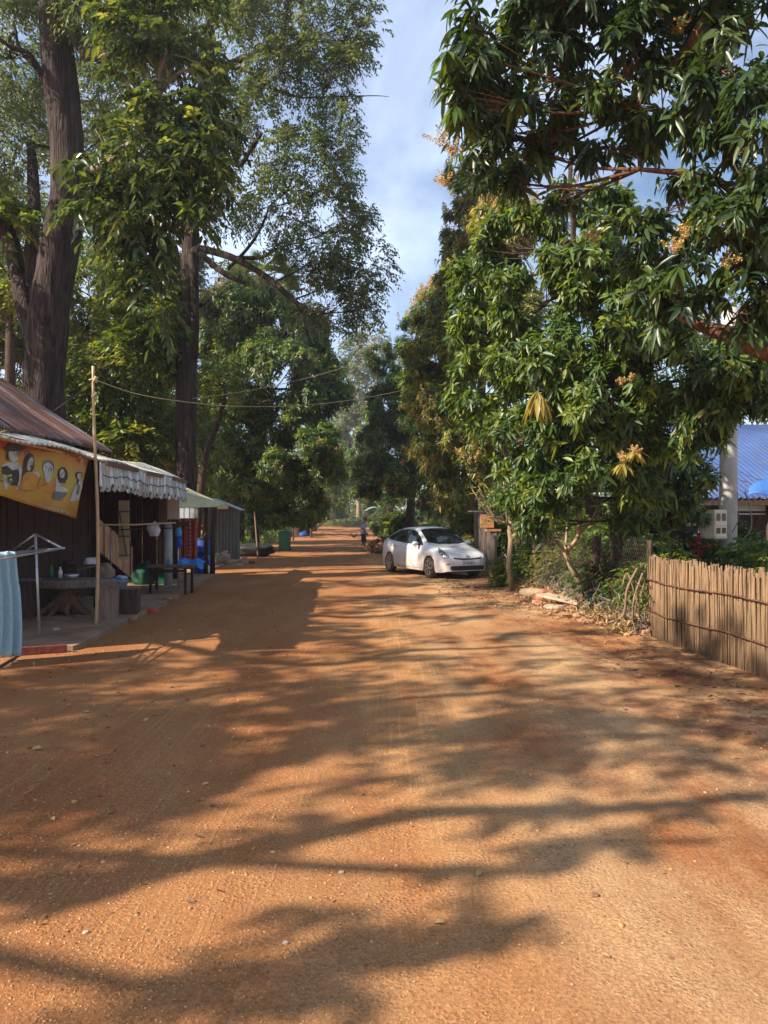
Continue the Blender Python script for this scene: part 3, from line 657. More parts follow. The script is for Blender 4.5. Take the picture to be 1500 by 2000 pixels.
# ---------- right side, near to far
# nearest mango, its trunk off to the right, boughs overhead
make_tree('mango_tree', 'nearest mango tree with long dark drooping leaves across the top right', 'tree',
    [([Vector((6.6, 8.2, 0)), Vector((6.4, 8.2, 1.6)), Vector((5.9, 8.1, 3.2)), Vector((5.0, 7.8, 5.0)), Vector((4.2, 7.4, 6.6))], [.30, .26, .22, .16, .1]),
     ([at(1640, 760, 8), at(1500, 688, 7.8), at(1430, 655, 7.7), at(1380, 640, 7.8), at(1300, 600, 8.0)], [.13, .10, .09, .075, .04]),
     ([at(1440, -60, 6.9), at(1378, 45, 7.0), at(1352, 90, 7.1), at(1290, 150, 7.2), at(1240, 210, 7.4)], [.10, .075, .065, .05, .03]),
     ([at(1480, 420, 7.6), at(1440, 380, 7.4), at(1380, 345, 7.3), at(1250, 330, 7.4)], [.05, .04, .035, .02])],
    [pb(960, 90, 7.3, 95, 110), pb(900, 170, 7.2, 42, 55), pb(1060, 60, 7.4, 100, 90), pb(1040, 190, 7.6, 100, 80), pb(960, 270, 8.0, 80, 55), pb(1070, 290, 8.0, 50, 60), pb(1000, 345, 8.6, 75, 40), pb(925, 335, 9.0, 40, 40), pb(1090, 385, 9, 45, 35), pb(1210, 120, 7.2, 80, 110), pb(1230, 270, 7.6, 90, 55), pb(1350, 200, 7.2, 110, 100), pb(1440, 100, 6.8, 100, 120), pb(1470, 250, 6.6, 80, 130), pb(1330, 400, 7.4, 90, 70), pb(1450, 430, 6.8, 90, 90), pb(1290, 480, 7.8, 80, 60), pb(1450, 590, 7.0, 90, 80), pb(1330, 560, 7.4, 70, 90), pb(1150, -60, 7.2, 250, 90), pb(1400, -80, 6.8, 200, 120), pb(1560, 380, 7, 110, 220), pb(1250, 20, 7.2, 90, 70)],
    'whorl', 1330, M['mango_dark'], M['bark_red'], per=12, Ln=.21, Wd=.048, detail=2, droop=.55, blossom=10, bl_size=.2, sub=15, subr=.36, limb=.022, tn=18, twn=2, group='mango trees lining the dirt road')
# second mango: thick green mass above the fence
make_tree('mango_tree', 'broad bright green mango tree hanging low over the reed and wire fences', 'tree',
    [([Vector((5.4, 13.2, 0)), Vector((5.3, 13.2, 1.2)), Vector((5.0, 13.0, 2.6)), Vector((4.4, 12.6, 4.2)), Vector((3.9, 12.2, 5.8))], [.24, .2, .17, .13, .08]),
     ([at(1118, 560, 11), at(1120, 440, 10.8), at(1114, 370, 10.6), at(1116, 300, 10.6)], [.05, .04, .035, .025]),
     ([at(1180, 780, 12), at(1165, 640, 11.6), at(1128, 500, 11), at(1104, 470, 10.8)], [.08, .07, .055, .04])],
    [pb(1010, 480, 12, 80, 70), pb(940, 540, 12.5, 55, 60), pb(1060, 580, 11.5, 100, 80), pb(960, 640, 12.5, 70, 75), pb(1150, 520, 11, 90, 70), pb(1180, 640, 11, 100, 80), pb(1060, 720, 11.5, 110, 80), pb(940, 760, 13, 75, 80), pb(1180, 780, 11, 110, 80), pb(1290, 700, 10.5, 90, 90), pb(1330, 820, 11, 80, 90), pb(1050, 850, 12, 90, 70), pb(1180, 880, 11.5, 90, 70), pb(1080, 950, 12, 75, 50), pb(1260, 930, 12, 80, 65), pb(1010, 930, 12.5, 40, 60), pb(1400, 760, 10.5, 80, 70), pb(1140, 430, 11.5, 90, 60), pb(1250, 600, 10.5, 80, 80), pb(1340, 940, 12.5, 45, 45), pb(1440, 700, 10, 70, 60),pb(1240,1000,13,60,35),pb(1040,1000,12.5,35,45),pb(1330, 990, 13, 45, 30), pb(1480, 770, 10, 60, 40)],
    'whorl', 5600, M['mango'], M['bark_mango'], per=12, Ln=.20, Wd=.05, detail=2, droop=.45, blossom=26, bl_size=.20, sub=16, subr=.38, shell=.6, limb=.028, tn=18, group='mango trees lining the dirt road')
# tight rosettes at the rim, among them the pale young flush
def rosette(px, py, Y, n, Ln, Wd, m, nm, parent, droop=.9, blossom=0):
    c = at(px, py, Y); P = []; D = []; NN = []
    for k in range(n):
        a = 2 * math.pi * k / n + random.uniform(-.2, .2); d = Vector((math.cos(a), math.sin(a) * .8, random.uniform(-.25, .35) - droop)); P.append(c); D.append(d.normalized()); NN.append(Vector((math.cos(a) * .5, math.sin(a) * .5, 1)))
    return np.array([list(p) for p in P]), np.array([list(p) for p in D]), np.array([list(p) for p in NN]), Ln * rng.uniform(.75, 1.1, n), Wd * np.ones(n), rng.uniform(.1, .9, n)
tr2 = [o for o in bpy.data.objects if o.name.startswith('mango_tree')][-1]
A = rosette(1050, 762, 9.2, 13, .36, .075, None, '', tr2, 1.5)
leaves('young_leaf_flush', A[0], A[1], A[2], A[3], A[4], A[5], M['youngleaf'], tr2, 2, .35)
for (px, py, Y) in [(1215, 905, 9.6), (1240, 880, 9.6)]:
    A = rosette(px, py, Y, 12, .24, .05, None, '', tr2, .5); leaves('young_leaf_flush', A[0], A[1], A[2], A[3], A[4], A[5] * .9, M['youngleaf'], tr2, 2, .4)
tr1 = [o for o in bpy.data.objects if o.name.startswith('mango_tree')][-2]
RS = [rosette(*q, 14, .25, .055, None, '', tr1, dd) for q, dd in [((872, 100, 7.0), .7), ((888, 205, 7.1), .9), ((1325, 520, 7.0), .9), ((1410, 520, 7.0), .9), ((905, 240, 7.3), .3), ((1010, 190, 7.2), .8)]]
RS = [np.concatenate([r[i] for r in RS]) for i in range(6)]
leaves('tip_leaves', RS[0], RS[1], RS[2], RS[3], RS[4], RS[5] * .7, M['mango'], tr1, 2, .4)
def panicles(pts, size, parent, Y=None):
    P = []; Dd = []
    for px, py, yy, sc in pts:
        c = at(px, py, yy)
        for b in range(11):
            ax = Vector((random.uniform(-.8, .8), random.uniform(-.8, .8), random.uniform(.3, 1.1))).normalized(); l0 = size * sc * random.uniform(.6, 1.1)
            for k in range(26):
                t = k / 26; P.append(c + ax * l0 * t + Vector(rdir(1)[0]) * l0 * .13 * (1.15 - t)); Dd.append(rdir(1)[0])
    P = np.array([list(p) for p in P]); Dd = np.array(Dd); n = len(P)
    leaves('blossom', P, Dd, rdir(n), .022 * rng.uniform(.6, 1.3, n), .018 * np.ones(n), rng.uniform(0, .9, n), M['blossom'], parent, 0, 0)
panicles([(1320, 490, 6.9, 1.1), (1405, 460, 6.9, .9), (1420, 520, 6.9, .9), (860, 280, 7.3, 1.3), (885, 300, 7.3, .9), (870, 360, 7.5, .9), (1160, 470, 8, .9), (1340, 460, 6.9, .8), (1330, 60, 7, .8)], .2, tr1)
panicles([(1215, 900, 9.5, 1.0), (1245, 885, 9.5, 1.0), (1215, 750, 9.5, .8), (1235, 740, 9.6, .6)], .15, tr2)

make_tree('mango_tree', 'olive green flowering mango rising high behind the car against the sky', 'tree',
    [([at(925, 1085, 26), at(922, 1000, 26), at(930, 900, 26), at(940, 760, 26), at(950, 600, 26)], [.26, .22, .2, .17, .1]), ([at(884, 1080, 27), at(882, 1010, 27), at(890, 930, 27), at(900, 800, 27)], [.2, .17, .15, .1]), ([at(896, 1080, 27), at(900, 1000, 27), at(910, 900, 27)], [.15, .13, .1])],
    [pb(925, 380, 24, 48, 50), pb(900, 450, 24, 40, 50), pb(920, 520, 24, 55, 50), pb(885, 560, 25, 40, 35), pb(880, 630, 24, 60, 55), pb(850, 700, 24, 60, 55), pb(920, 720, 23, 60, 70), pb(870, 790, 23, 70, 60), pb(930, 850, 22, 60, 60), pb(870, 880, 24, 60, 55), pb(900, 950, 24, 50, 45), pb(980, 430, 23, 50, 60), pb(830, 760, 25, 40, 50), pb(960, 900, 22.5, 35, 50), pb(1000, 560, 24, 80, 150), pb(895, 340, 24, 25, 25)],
    'whorl', 7000, M['mango_olive_lit'], M['bark_mango'], per=11, Ln=.24, Wd=.062, droop=.5, blossom=520, bl_size=.30, sub=18, subr=.38, shell=.6, limb=.03, group='mango trees lining the dirt road')
make_tree('mango_tree', 'dark round mango crown left of the flowering one, beyond the car', 'tree',
    [([at(800, 1052, 42), at(802, 1000, 42), at(806, 930, 42), at(810, 820, 42)], [.3, .25, .2, .14]), ([at(840, 1056, 44), at(842, 1000, 44), at(838, 920, 44)], [.25, .2, .15])],
    [pb(840, 610, 40, 38, 40), pb(815, 660, 40, 42, 50), pb(780, 730, 40, 45, 50), pb(760, 790, 39, 50, 50), pb(820, 760, 38, 50, 70), pb(780, 860, 38, 60, 50), pb(740, 880, 40, 45, 50), pb(770, 930, 38, 55, 45), pb(840, 860, 38, 45, 60), pb(830, 950, 38, 50, 40), pb(720, 930, 42, 30, 45), pb(745,700,42,28,30), pb(855,585,40,22,35)],
    'whorl', 8600, M['mango'], M['bark_mango'], per=10, Ln=.27, Wd=.07, blossom=330, bl_size=.42, sub=18, subr=.38, shell=.6, limb=.04, group='mango trees lining the dirt road')
make_tree('mango_tree', 'farthest dark mango on the right where the road narrows', 'tree',
    [([at(760, 1034, 70), at(762, 990, 70), at(762, 940, 70)], [.45, .35, .25])],
    [pb(735, 850, 66, 40, 45), pb(710, 900, 66, 32, 50), pb(740, 930, 66, 40, 35), pb(705, 960, 68, 22, 22), pb(770, 960, 62, 40, 30), pb(730,790,68,25,35)],
    'whorl', 1800, M['mango'], M['bark_mango'], per=9, Ln=.42, Wd=.12, blossom=40, bl_size=.5, sub=14, limb=.05, group='mango trees lining the dirt road')
for lb, Y, bl, tx, mt, nc in [
   ('dark tree closing the gap behind the wire fence', 34, [(1000, 860, 90, 80), (1080, 900, 80, 80), (1000, 960, 70, 45), (1100, 1000, 80, 40), (940, 1000, 60, 30), (1120, 780, 90, 90)], 1010, 'mango', 1700),
   ('dark tree behind the blue roofed shelter', 30, [(1250, 850, 100, 90), (1350, 740, 100, 90), (1460, 720, 90, 80), (1250, 960, 80, 50), (1440, 640, 100, 90), (1200, 1010, 90, 40)], 1290, 'back', 1700)]:
    make_tree('leafy_tree', lb, 'tree', [([at(tx, 1060, Y), at(tx + 4, 900, Y), at(tx + 8, bl[0][1], Y)], [.28, .22, .12])],
        [pb(x, y, Y + random.uniform(-1, 2.5), a, b) for x, y, a, b in bl], 'spray', nc, M[mt], M['bark_mango'], per=9, Ln=.27, Wd=.12, Lt=.6, sub=14, subr=.38, group='trees behind the right hand fences')
# far end of the road
for i, (lb, Y, bl, mt, nc) in enumerate([
   ('pale airy tall tree at the end of the road against the sky', 120, [(700, 690, 26, 40), (690, 760, 30, 50), (715, 740, 22, 45), (675, 830, 26, 50), (700, 840, 25, 50), (680, 900, 32, 40), (725, 665, 25, 30)], 'airy', 1500),
   ('second airy tree farther off left of the pale one', 140, [(655, 880, 25, 40), (640, 940, 30, 30), (660, 830, 18, 40)], 'airy', 600),
   ('dark tree at the far end left of centre', 105, [(650, 930, 26, 30), (675, 950, 30, 25), (640, 960, 26, 24)], 'mango', 700),
   ('dark tree at the far end right of centre', 110, [(720, 945, 26, 26), (700, 930, 22, 28), (745, 960, 30, 25)], 'mango', 700)]):
    x0 = bl[0][0]
    make_tree('distant_tree', lb, 'tree', [([at(x0, 1012, Y), at(x0 + 1, 940, Y), at(x0, bl[0][1], Y)], [.4, .3, .15])],
        [pb(x, y, Y, a, b) for x, y, a, b in bl], 'spray', nc, M[mt], M['bark_pale'], per=9, Ln=.6, Wd=.26, Lt=1.3, sub=12, limb=.05)
for i, (px, Y, wpx, hpx, mt, lb) in enumerate([
   (640, 128, 26, 42, 'airy', 'olive shrub at the bend, left of the road end'), (668, 132, 24, 30, 'yellow', 'low yellowish bush where the road ends'), (694, 134, 24, 30, 'airy', 'pale grey-green bush just right of the road end'),
   (722, 120, 26, 34, 'airy', 'sunlit bush right of the road end beside the stump'), (618, 110, 22, 30, 'back', 'green bush beside the split trunk at the far left'), (750, 100, 22, 26, 'back', 'green bush behind the banana plant')]):
    c = at(px, 1003, Y)
    make_tree('roadside_bush', lb, 'bush', [([Vector((c.x, Y, 0)), Vector((c.x, Y, 1.2))], [.1, .05])], [((c.x, Y, hpx / FPX * Y * .45), (wpx / FPX * Y, 2.0, hpx / FPX * Y * .55))], 'spray', 420, M[mt], M['bark_pale'], per=9, Ln=.5, Wd=.2, Lt=.9, sub=10)
# far-off wood closing the view either side
P = []; 
for k in range(5200):
    x = random.uniform(-95, 95); y = random.uniform(150, 175); z = abs(random.gauss(0, 1)) * 5
    if abs(x + 7) < 5: z *= .55
    P.append((x, y, z + .3))
P = np.array(P); T_ = nrm(rdir(len(P)) + np.array([[0, -.6, .5]]))
B = sprays(P, T_, 8, 1.8, 1.0, .45, .3)
o = leaves('distant_wood', B[0], B[1], B[2], B[3], B[4], B[5], M['back'], None, 0, .1)
recentre(o); tag(o, 'far-off green wood closing the view beyond the road', 'wood', None, 'stuff')
# ================================================================== LEFT: HOUSE AND YARD
HX0, HX1 = -6.4, -9.9       # road-side wall, back wall
hs = thing('plank_house', 'dark plank house with a rusty corrugated roof on the left of the road', 'house', (-8.2, 11.5, 0))
mb = MB(); y = 9.0; k = 0
while y < 16.15:
    w_ = random.uniform(.17, .23); mb.box((HX0 + random.uniform(-.012, .012), y + w_ / 2, 1.62), (.03, w_ - .012, 3.05)); y += w_
y = HX1
while y < HX0 - .1:
    w_ = random.uniform(.17, .23); mb.box((y + w_ / 2, 16.2 + random.uniform(-.01, .01), 1.75), (w_ - .012, .03, 3.3)); y += w_
mb.box((-9.9, 12.6, 1.9), (.04, 7.2, 3.6)); mb.box((-8.2, 9.05, 1.8), (3.4, .04, 3.4))
mb.build('wall', M['wood_dark'], hs, fix=False)
mb = MB()
for yy in (9.2, 12.1, 16.05):
    mb = MB(); mb.box((HX0 + .05, yy, 1.6), (.13, .13, 3.15), rz=.05); mb.build('wall_post', M['wood_dark'], hs)
mb = MB(); mb.box((HX0 + .04, 13.4, 1.15), (.05, 3.4, .12)); mb.build('wall_rail', M['wood_dark'], hs)
# green shutter
mb = MB(); mb.box((HX0 + .035, 11.9, 1.6), (.035, .62, 1.15)); 
for k in range(8): mb.box((HX0 + .062, 11.9, 1.12 + k * .135), (.02, .5, .07), ry=.4)
mb.build('shutter', M['green_door'], hs)
# roof: two slopes, ribs down the slope
EX, EZ, RX, RZ = -5.9, 3.2, -8.75, 5.04
def rf(u, v, s=1):
    yy = 8.6 + u * (15.95 - 8.6) - .05 * math.sin(v * 7); x = EX + (RX - EX) * v; z = EZ + (RZ - EZ) * v - .075 * (1 - u) * 0 + .018 * math.sin(yy * 2 * math.pi / .085 * .9)
    z += .035 * noise.noise(Vector((x * .9, yy * .6, 2))) - .10 * max(0, 1 - abs(yy - 11.9) / .6) * (1 - v) ** 3
    x += .10 * noise.noise(Vector((math.floor(yy / .75) * 3.1, 0, 0))) * (1 - v)
    z += .02 * (math.floor(yy / .75) % 2) 
    return Vector((x, yy, z))
mb = MB(); mb.grid(lambda u, v: rf(u, v), 420, 12, thick=(0, 0, -.012)); 
mb.grid(lambda u, v: Vector((RX - (2 * 0 + 2.2) * v, 8.6 + u * 7.35, RZ - 1.4 * v + .018 * math.sin(u * 940))), 300, 2, thick=(0, 0, -.012))
mb.tube([(RX, 8.6, RZ + .02), (RX, 16, RZ + .03)], .06, 8)
mb.build('roof', M['rust'], hs, True, fix=False)
mb = MB()
for yy in np.arange(9.1, 16.1, .98): mb.bar((EX - .05, yy, EZ - .07), (RX, yy, RZ - .07), .05, .09)
for t in (.02, .33, .66): mb.bar((EX + (RX - EX) * t, 8.8, EZ + (RZ - EZ) * t - .045), (EX + (RX - EX) * t, 15.9, EZ + (RZ - EZ) * t - .045), .05, .04)
mb.build('rafter', M['wood_brown'], hs)
# long cream sheet awning along the eave
aw = thing('sheet_awning', 'long cream sheet awning sloping off the rusty roof toward the road', 'awning', (-5.3, 14, 0))
def awf(u, v):
    yy = 8.4 + u * (18.1 - 8.4); wv = min(1, .25 + 1.6 * u)
    xi = -5.92 - .02 * u; zi = 3.12 - .07 * u
    xo = -4.62 - .04 * (yy - 11); zo = 2.70 - .03 * u + .10 * (1 - u)
    x = xi + (xo - xi) * v; z = zi + (zo - zi) * v
    z += .014 * math.sin(yy * 2 * math.pi / .16) + .05 * noise.noise(Vector((x * 1.2, yy * .8, 9))) + .05 * (1 - v) * math.sin(yy * 1.1)
    if v > .95: x += .03 * noise.noise(Vector((yy * 4, 1, 1)))
    return Vector((x, yy, z))
mb = MB(); mb.grid(awf, 330, 12, thick=(0, 0, -.008)); mb.build('sheet', M['awning'], aw, True, fix=False)
mb = MB()
mb.tube([awf(0, .90) - Vector((0, 0, .05)), awf(.5, .90) - Vector((0, 0, .05)), awf(1, .90) - Vector((0, 0, .05))], .018, 7)
for u in np.linspace(.03, .98, 8): mb.tube([awf(u, .02) - Vector((0, 0, .05)), awf(u, .97) - Vector((0, 0, .05))], .022, 6)
mb.build('rafter', M['bamboo'], aw, True)
mb = MB()
def val(u, v):
    p = awf(.37 + u * .63, .985); fr = .5 + .5 * math.sin(u * 2 * math.pi * 31)
    cut = .50 + .03 * noise.noise(Vector((u * 60, 0, 0))); q_ = (u * 24) % 1; L_ = cut - .15 * (abs(q_ * 2 - 1)) ** .8 * (.7 + .5 * noise.noise(Vector((math.floor(u * 24) * 2.3, 5, 0))))
    return p + Vector((.028 * math.sin(u * 2 * math.pi * 48) * (.5 + .6 * v) + .02 + .05 * v * math.sin(u * 9), 0, -.04 - L_ * v))
mb.grid(val, 500, 8, thick=(-.004, 0, 0)); mb.build('valance', M['valance'], aw, True, fix=False)
mb = MB(); mb.tube([val(u, .52) + Vector((.055, 0, 0)) for u in np.linspace(0, 1, 40)], .008, 5); mb.build('cord', M['wood_dark'], aw)
for a, b in ((.03, .33), (.42, .64), (.77, .98)):
    mb = MB(); mb.bar(val(a, .03) + Vector((.05, 0, -.0)), val(b, .03) + Vector((.05, 0, -.0)), .03, .075); mb.build('batten', M['wood_brown'], aw)
# recess past the planks
rc = thing('open_lean_to', 'dark open lean-to room beyond the plank wall, under the cream awning', 'shed', (-7.5, 18.5, 0))
mb = MB()
x = -10.4
while x < -5.75:
    w_ = random.uniform(.16, .22); mb.box((x + w_ / 2, 20.0 + random.uniform(-.01, .01), 1.5), (w_ - .01, .03, 3.0)); x += w_
mb.box((-10.4, 18.1, 1.5), (.04, 3.8, 3.0)); mb.build('wall', M['wood_dark'], rc, fix=False)
mb = MB(); mb.grid(lambda u, v: Vector((-10.5 + u * 4.6, 16.25 + v * 4.0, 4.0 - u * 1.0 + .015 * math.sin(v * 160))), 4, 90, thick=(0, 0, -.01)); mb.build('roof', M['rust'], rc, True, fix=False)
mb = MB(); mb.box((-6.82, 19.2, 1.42), (.27, .04, 1.55)); mb.build('door_panel', M['cream'], rc, bevel=.005)
mb = MB(); 
for zz in (.75, 1.25, 1.9): mb.box((-6.82, 19.17, zz), (.3, .03, .04))
mb.bar((-6.92, 19.16, 1.88), (-6.74, 19.16, .77), .03); mb.build('door_brace', M['wood_grey'], rc)
mb = MB(); mb.box((-5.52, 18.3, 1.6), (.19, .12, 2.35), rz=.1); mb.build('post', M['wood_brown'], rc, bevel=.008)
mb = MB(); mb.lathe((-5.36, 18.2, 0), [(0, .0), (.10, 0), (.10, 1.62), (.0, 1.62)], 18); mb.build('post', M['pole'], rc, True)
mb = MB(); mb.box((-5.33, 18.55, 2.08), (.30, .04, .75)); mb.build('wall_panel', M['peach'], rc)
mb = MB(); mb.box((-5.05, 18.15, 1.60), (.42, .05, .10), rz=.2); mb.build('bracket', M['wood_dark'], rc)
# concrete aprons
for (x0, x1, y0, y1, h) in ((-6.9, -4.45, 16.9, 21.6, .07), (-6.6, -4.35, 9.9, 16.3, .06), (-6.9, -5.0, 22.2, 26, .05)):
    mb = MB(); fx = lambda yy, s: -(.052 * (yy - 13)) * s
    def top(u, v):
        yy = y0 + v * (y1 - y0); x = x0 + u * (x1 - x0 + fx(yy, 1) + .07 * noise.noise(Vector((yy * 2.3, 3, 1))))
        return Vector((x, yy, h + .008 * noise.noise(Vector((x * 3, yy * 3, 2)))))
    mb.grid(top, 14, 40, thick=(0, 0, -.16)); o = mb.build('concrete_apron', M['concrete'], None, fix=False); o['kind'] = 'structure'
# bamboo pole
b0 = gr(188, 1222, .03); bt = at(186, 715, b0.y - .1)
P_ = [b0 + (bt - b0) * t + Vector((.035 * math.sin(t * 5) * 1.0, 0, 0)) for t in np.linspace(0, 1, 25)]
mb = MB()
mb.tube(P_, [.031 - .010 * t + (.004 if i % 3 == 0 else 0) for i, t in enumerate(np.linspace(0, 1, 25))], 9)
bp = thing('bamboo_pole', 'tall thin bamboo pole standing upright before the house', 'pole', b0)
mb.build('cane', M['bamboo'], bp, True)
kn = at(186, 742, bt.y); mb = MB()
mb.tube([kn + Vector((-.10, 0, .0)), kn + Vector((0, -.03, .02)), kn + Vector((.05, 0, .04))], .014, 5)
mb.build('knot', M['rope'], bp, True); mb = MB(); mb.tube([kn + Vector((-.02, -.03, -.05)), kn + Vector((.03, -.03, .05))], .03, 6); mb.build('knot', M['rope'], bp, True); mb = MB(); mb.tube([kn + Vector((-.02, -.03, -.28)), kn + Vector((.03, -.03, -.2))], .02, 6); mb.build('knot', M['rope'], bp, True)
# ropes over the road
def rope(name, pts, r, m, lb):
    mb = MB(); mb.tube(spline(pts, 14), r, 5); return solo(mb.build(name, m, None, True), lb, 'rope')
rope('rope', [kn, at(262, 768, 14.5), at(340, 782, 17), at(450, 793, 20), at(560, 793, 24), at(650, 786, 28), at(760, 768, 32), at(880, 738, 36)], .0095, M['rope'], 'long sagging rope from the bamboo pole across the road')
rope('rope', [at(345, 782, 23.7), at(440, 770, 24), at(520, 756, 25), at(600, 738, 26.5), at(665, 720, 28)], .010, M['rope'], 'short upper rope rising from the straight trunk across the left mango')
rope('cord', [kn, at(150, 770, 13.5), at(105, 802, 15.4)], .005, M['wire'], 'thin cord from the bamboo pole down to the rusty roof')
# banner
bA = at(173, 898, 11.75); bB = at(0, 852, 9.05); bC = at(148, 1013, 11.6)
e1 = bB - bA; e2 = bC - bA; nrmB = e1.cross(e2).normalized()
if nrmB.x < 0: nrmB = -nrmB
camv = Vector((0, 0, CAMH))
def onb(px, py, off=.004):
    d = at(px, py, 1.0) - camv; t = (bA - camv).dot(nrmB) / d.dot(nrmB); p = camv + d * t
    q = p - bA; a = q.dot(e1) / e1.length
    return p + nrmB * (off + .03 * math.sin(a * 3.1) + .015 * math.sin(a * 7 + q.z * 4))
bn = thing('printed_banner', 'orange and yellow printed banner with five portraits hanging under the awning', 'banner', (bA.x, 10.4, 1.8))
def cor(u, v):
    tx = 173 + (-60 - 173) * u; ty = 898 + (836 - 898) * u - 6 * math.sin(u * math.pi) ; bx = 148 + (-62 - 148) * u; by = 1013 + (950 - 1013) * u
    return onb(tx + (bx - tx) * v, ty + (by - ty) * v, 0)
mb = MB(); mb.grid(cor, 60, 20, thick=tuple(-nrmB * .003))
def bannermat():
    m, t, p = newmat('banner_print'); l = t.links.new
    tcn = N(t, 'ShaderNodeTexCoord'); se = N(t, 'ShaderNodeSeparateXYZ'); l(tcn.outputs['Object'], se.inputs[0])
    n_ = N(t, 'ShaderNodeTexNoise', Scale=1.8, Detail=3.0); l(tcn.outputs['Object'], n_.inputs['Vector'])
    a = N(t, 'ShaderNodeMath', operation='MULTIPLY'); a.inputs[1].default_value = .55; l(n_.outputs[0], a.inputs[0])
    b = N(t, 'ShaderNodeMapRange'); b.inputs[1].default_value = -.1; b.inputs[2].default_value = 1.0; l(se.outputs['Z'], b.inputs[0])
    c = N(t, 'ShaderNodeMath', operation='ADD'); l(a.outputs[0], c.inputs[0]); l(b.outputs[0], c.inputs[1])
    cr = N(t, 'ShaderNodeValToRGB'); e = cr.color_ramp.elements
    for _ in range(3): e.new(.5)
    for i, (ps, cc) in enumerate([(.28, (.36, .15, .04)), (.50, (.52, .30, .05)), (.78, (.50, .40, .08)), (1.0, (.50, .24, .05)), (1.18, (.36, .09, .04))]): e[i].position = min(ps, 1) if i < 4 else 1.0; e[i].color = (*cc, 1)
    c2 = N(t, 'ShaderNodeMath', operation='MULTIPLY'); c2.inputs[1].default_value = .85; l(c.outputs[0], c2.inputs[0]); l(c2.outputs[0], cr.inputs[0])
    l(cr.outputs[0], p.inputs['Base Color']); p.inputs['Roughness'].default_value = .55
    return m
mb.build('sheet', bannermat(), bn, True, fix=False)
def zb(x, y): return (x / 1500 * 220, 800 + y / 1773 * 260)
def bpoly(mbx, pts, off):
    c = (sum(p[0] for p in pts) / len(pts), sum(p[1] for p in pts) / len(pts))
    v = [onb(*zb(*c), off)] + [onb(*zb(*p), off) for p in pts]; n = len(pts)
    mbx.add(v, [(0, i + 1, (i + 1) % n + 1) for i in range(n)])
def bell(mbx, cx, cy, rx, ry, off, rot=0, n=16):
    bpoly(mbx, [(cx + rx * math.cos(a) * math.cos(rot) - ry * math.sin(a) * math.sin(rot), cy + rx * math.cos(a) * math.sin(rot) + ry * math.sin(a) * math.cos(rot)) for a in [2 * math.pi * k / n for k in range(n)]], off)
M['pr_dark'] = pmat('print_dark', (.03, .03, .035), (.07, .07, .075), 6, .6); M['pr_grey'] = pmat('print_grey', (.10, .14, .14), (.18, .22, .22), 6, .6)
M['pr_pale'] = pmat('print_pale', (.42, .50, .50), (.56, .60, .58), 8, .6); M['pr_or'] = pmat('print_orange', (.50, .22, .05), (.60, .34, .06), 8, .6); M['pr_yel'] = pmat('print_yellow', (.42, .44, .20), (.52, .50, .22), 8, .6)
def face(F, cx, cy, s_, tilt=0):
    for sx in (-1, 1):
        bell(F['pr_dark'], cx + sx * 20 * s_, cy, 10 * s_, 5 * s_, .016, n=8); bell(F['pr_grey'], cx + sx * 20 * s_, cy - 15 * s_, 13 * s_, 3 * s_, .016, n=8)
    bell(F['pr_grey'], cx + 3 * s_, cy + 28 * s_, 8 * s_, 14 * s_, .015, n=8); bell(F['pr_or'], cx, cy + 62 * s_, 13 * s_, 4 * s_, .016, n=8); bell(F['pr_grey'], cx + 38 * s_, cy + 30 * s_, 9 * s_, 40 * s_, .015, n=8)
F = FB() # hatted figure with flowers
bpoly(F['pr_pale'], [(60, 700), (200, 700), (275, 800), (240, 1060), (20, 1060), (0, 800), (0, 740)], .007); bpoly(F['pr_dark'], [(0, 760), (60, 740), (120, 800), (200, 790), (240, 900), (190, 1010), (110, 1000), (0, 860)], .011)
bpoly(F['pr_dark'], [(60, 540), (100, 520), (85, 680), (55, 650)], .009); bell(F['pr_pale'], 150, 590, 62, 105, .010); bell(F['pr_dark'], 160, 510, 150, 42, .017, -.05); bpoly(F['pr_dark'], [(70, 500), (85, 440), (180, 425), (235, 470), (240, 510)], .017); bpoly(F['pr_pale'], [(200, 730), (270, 800), (250, 1000), (215, 1050), (220, 880)], .013)
face(F, 158, 565, .95)
for k in range(16): bell(F['pr_yel'] if k % 3 else F['pr_grey'], 40 + random.uniform(-60, 60), 900 + random.uniform(-50, 60), 16, 16, .017 + k * .0004, n=8)
F.build('portrait', bn)
F = FB() # long dark hair
bell(F['pr_dark'], 390, 720, 105, 145, .008); bpoly(F['pr_dark'], [(290, 700), (400, 640), (330, 880), (275, 880)], .009); bell(F['pr_pale'], 415, 725, 55, 95, .012, .25); bpoly(F['pr_or'], [(300, 880), (370, 830), (460, 830), (540, 900), (480, 1080), (250, 1060)], .010)
bell(F['pr_pale'], 375, 1010, 60, 38, .013, -.4); bell(F['pr_pale'], 505, 865, 38, 42, .013); face(F, 422, 702, .85); bpoly(F['pr_yel'], [(330, 900), (360, 880), (350, 1000), (310, 1020)], .013); F.build('portrait', bn)
F = FB() # bald
bell(F['pr_grey'], 650, 770, 66, 100, .009); bell(F['pr_pale'], 640, 800, 56, 95, .012); bpoly(F['pr_pale'], [(590, 870), (690, 870), (660, 970), (610, 970)], .012); bpoly(F['pr_or'], [(560, 890), (600, 950), (680, 940), (740, 960), (740, 1100), (640, 1110), (500, 1050)], .010)
face(F, 638, 772, .9); bpoly(F['pr_dark'], [(545, 1010), (620, 985), (625, 992), (548, 1018)], .013); F.build('portrait', bn)
F = FB() # slim, arms crossed
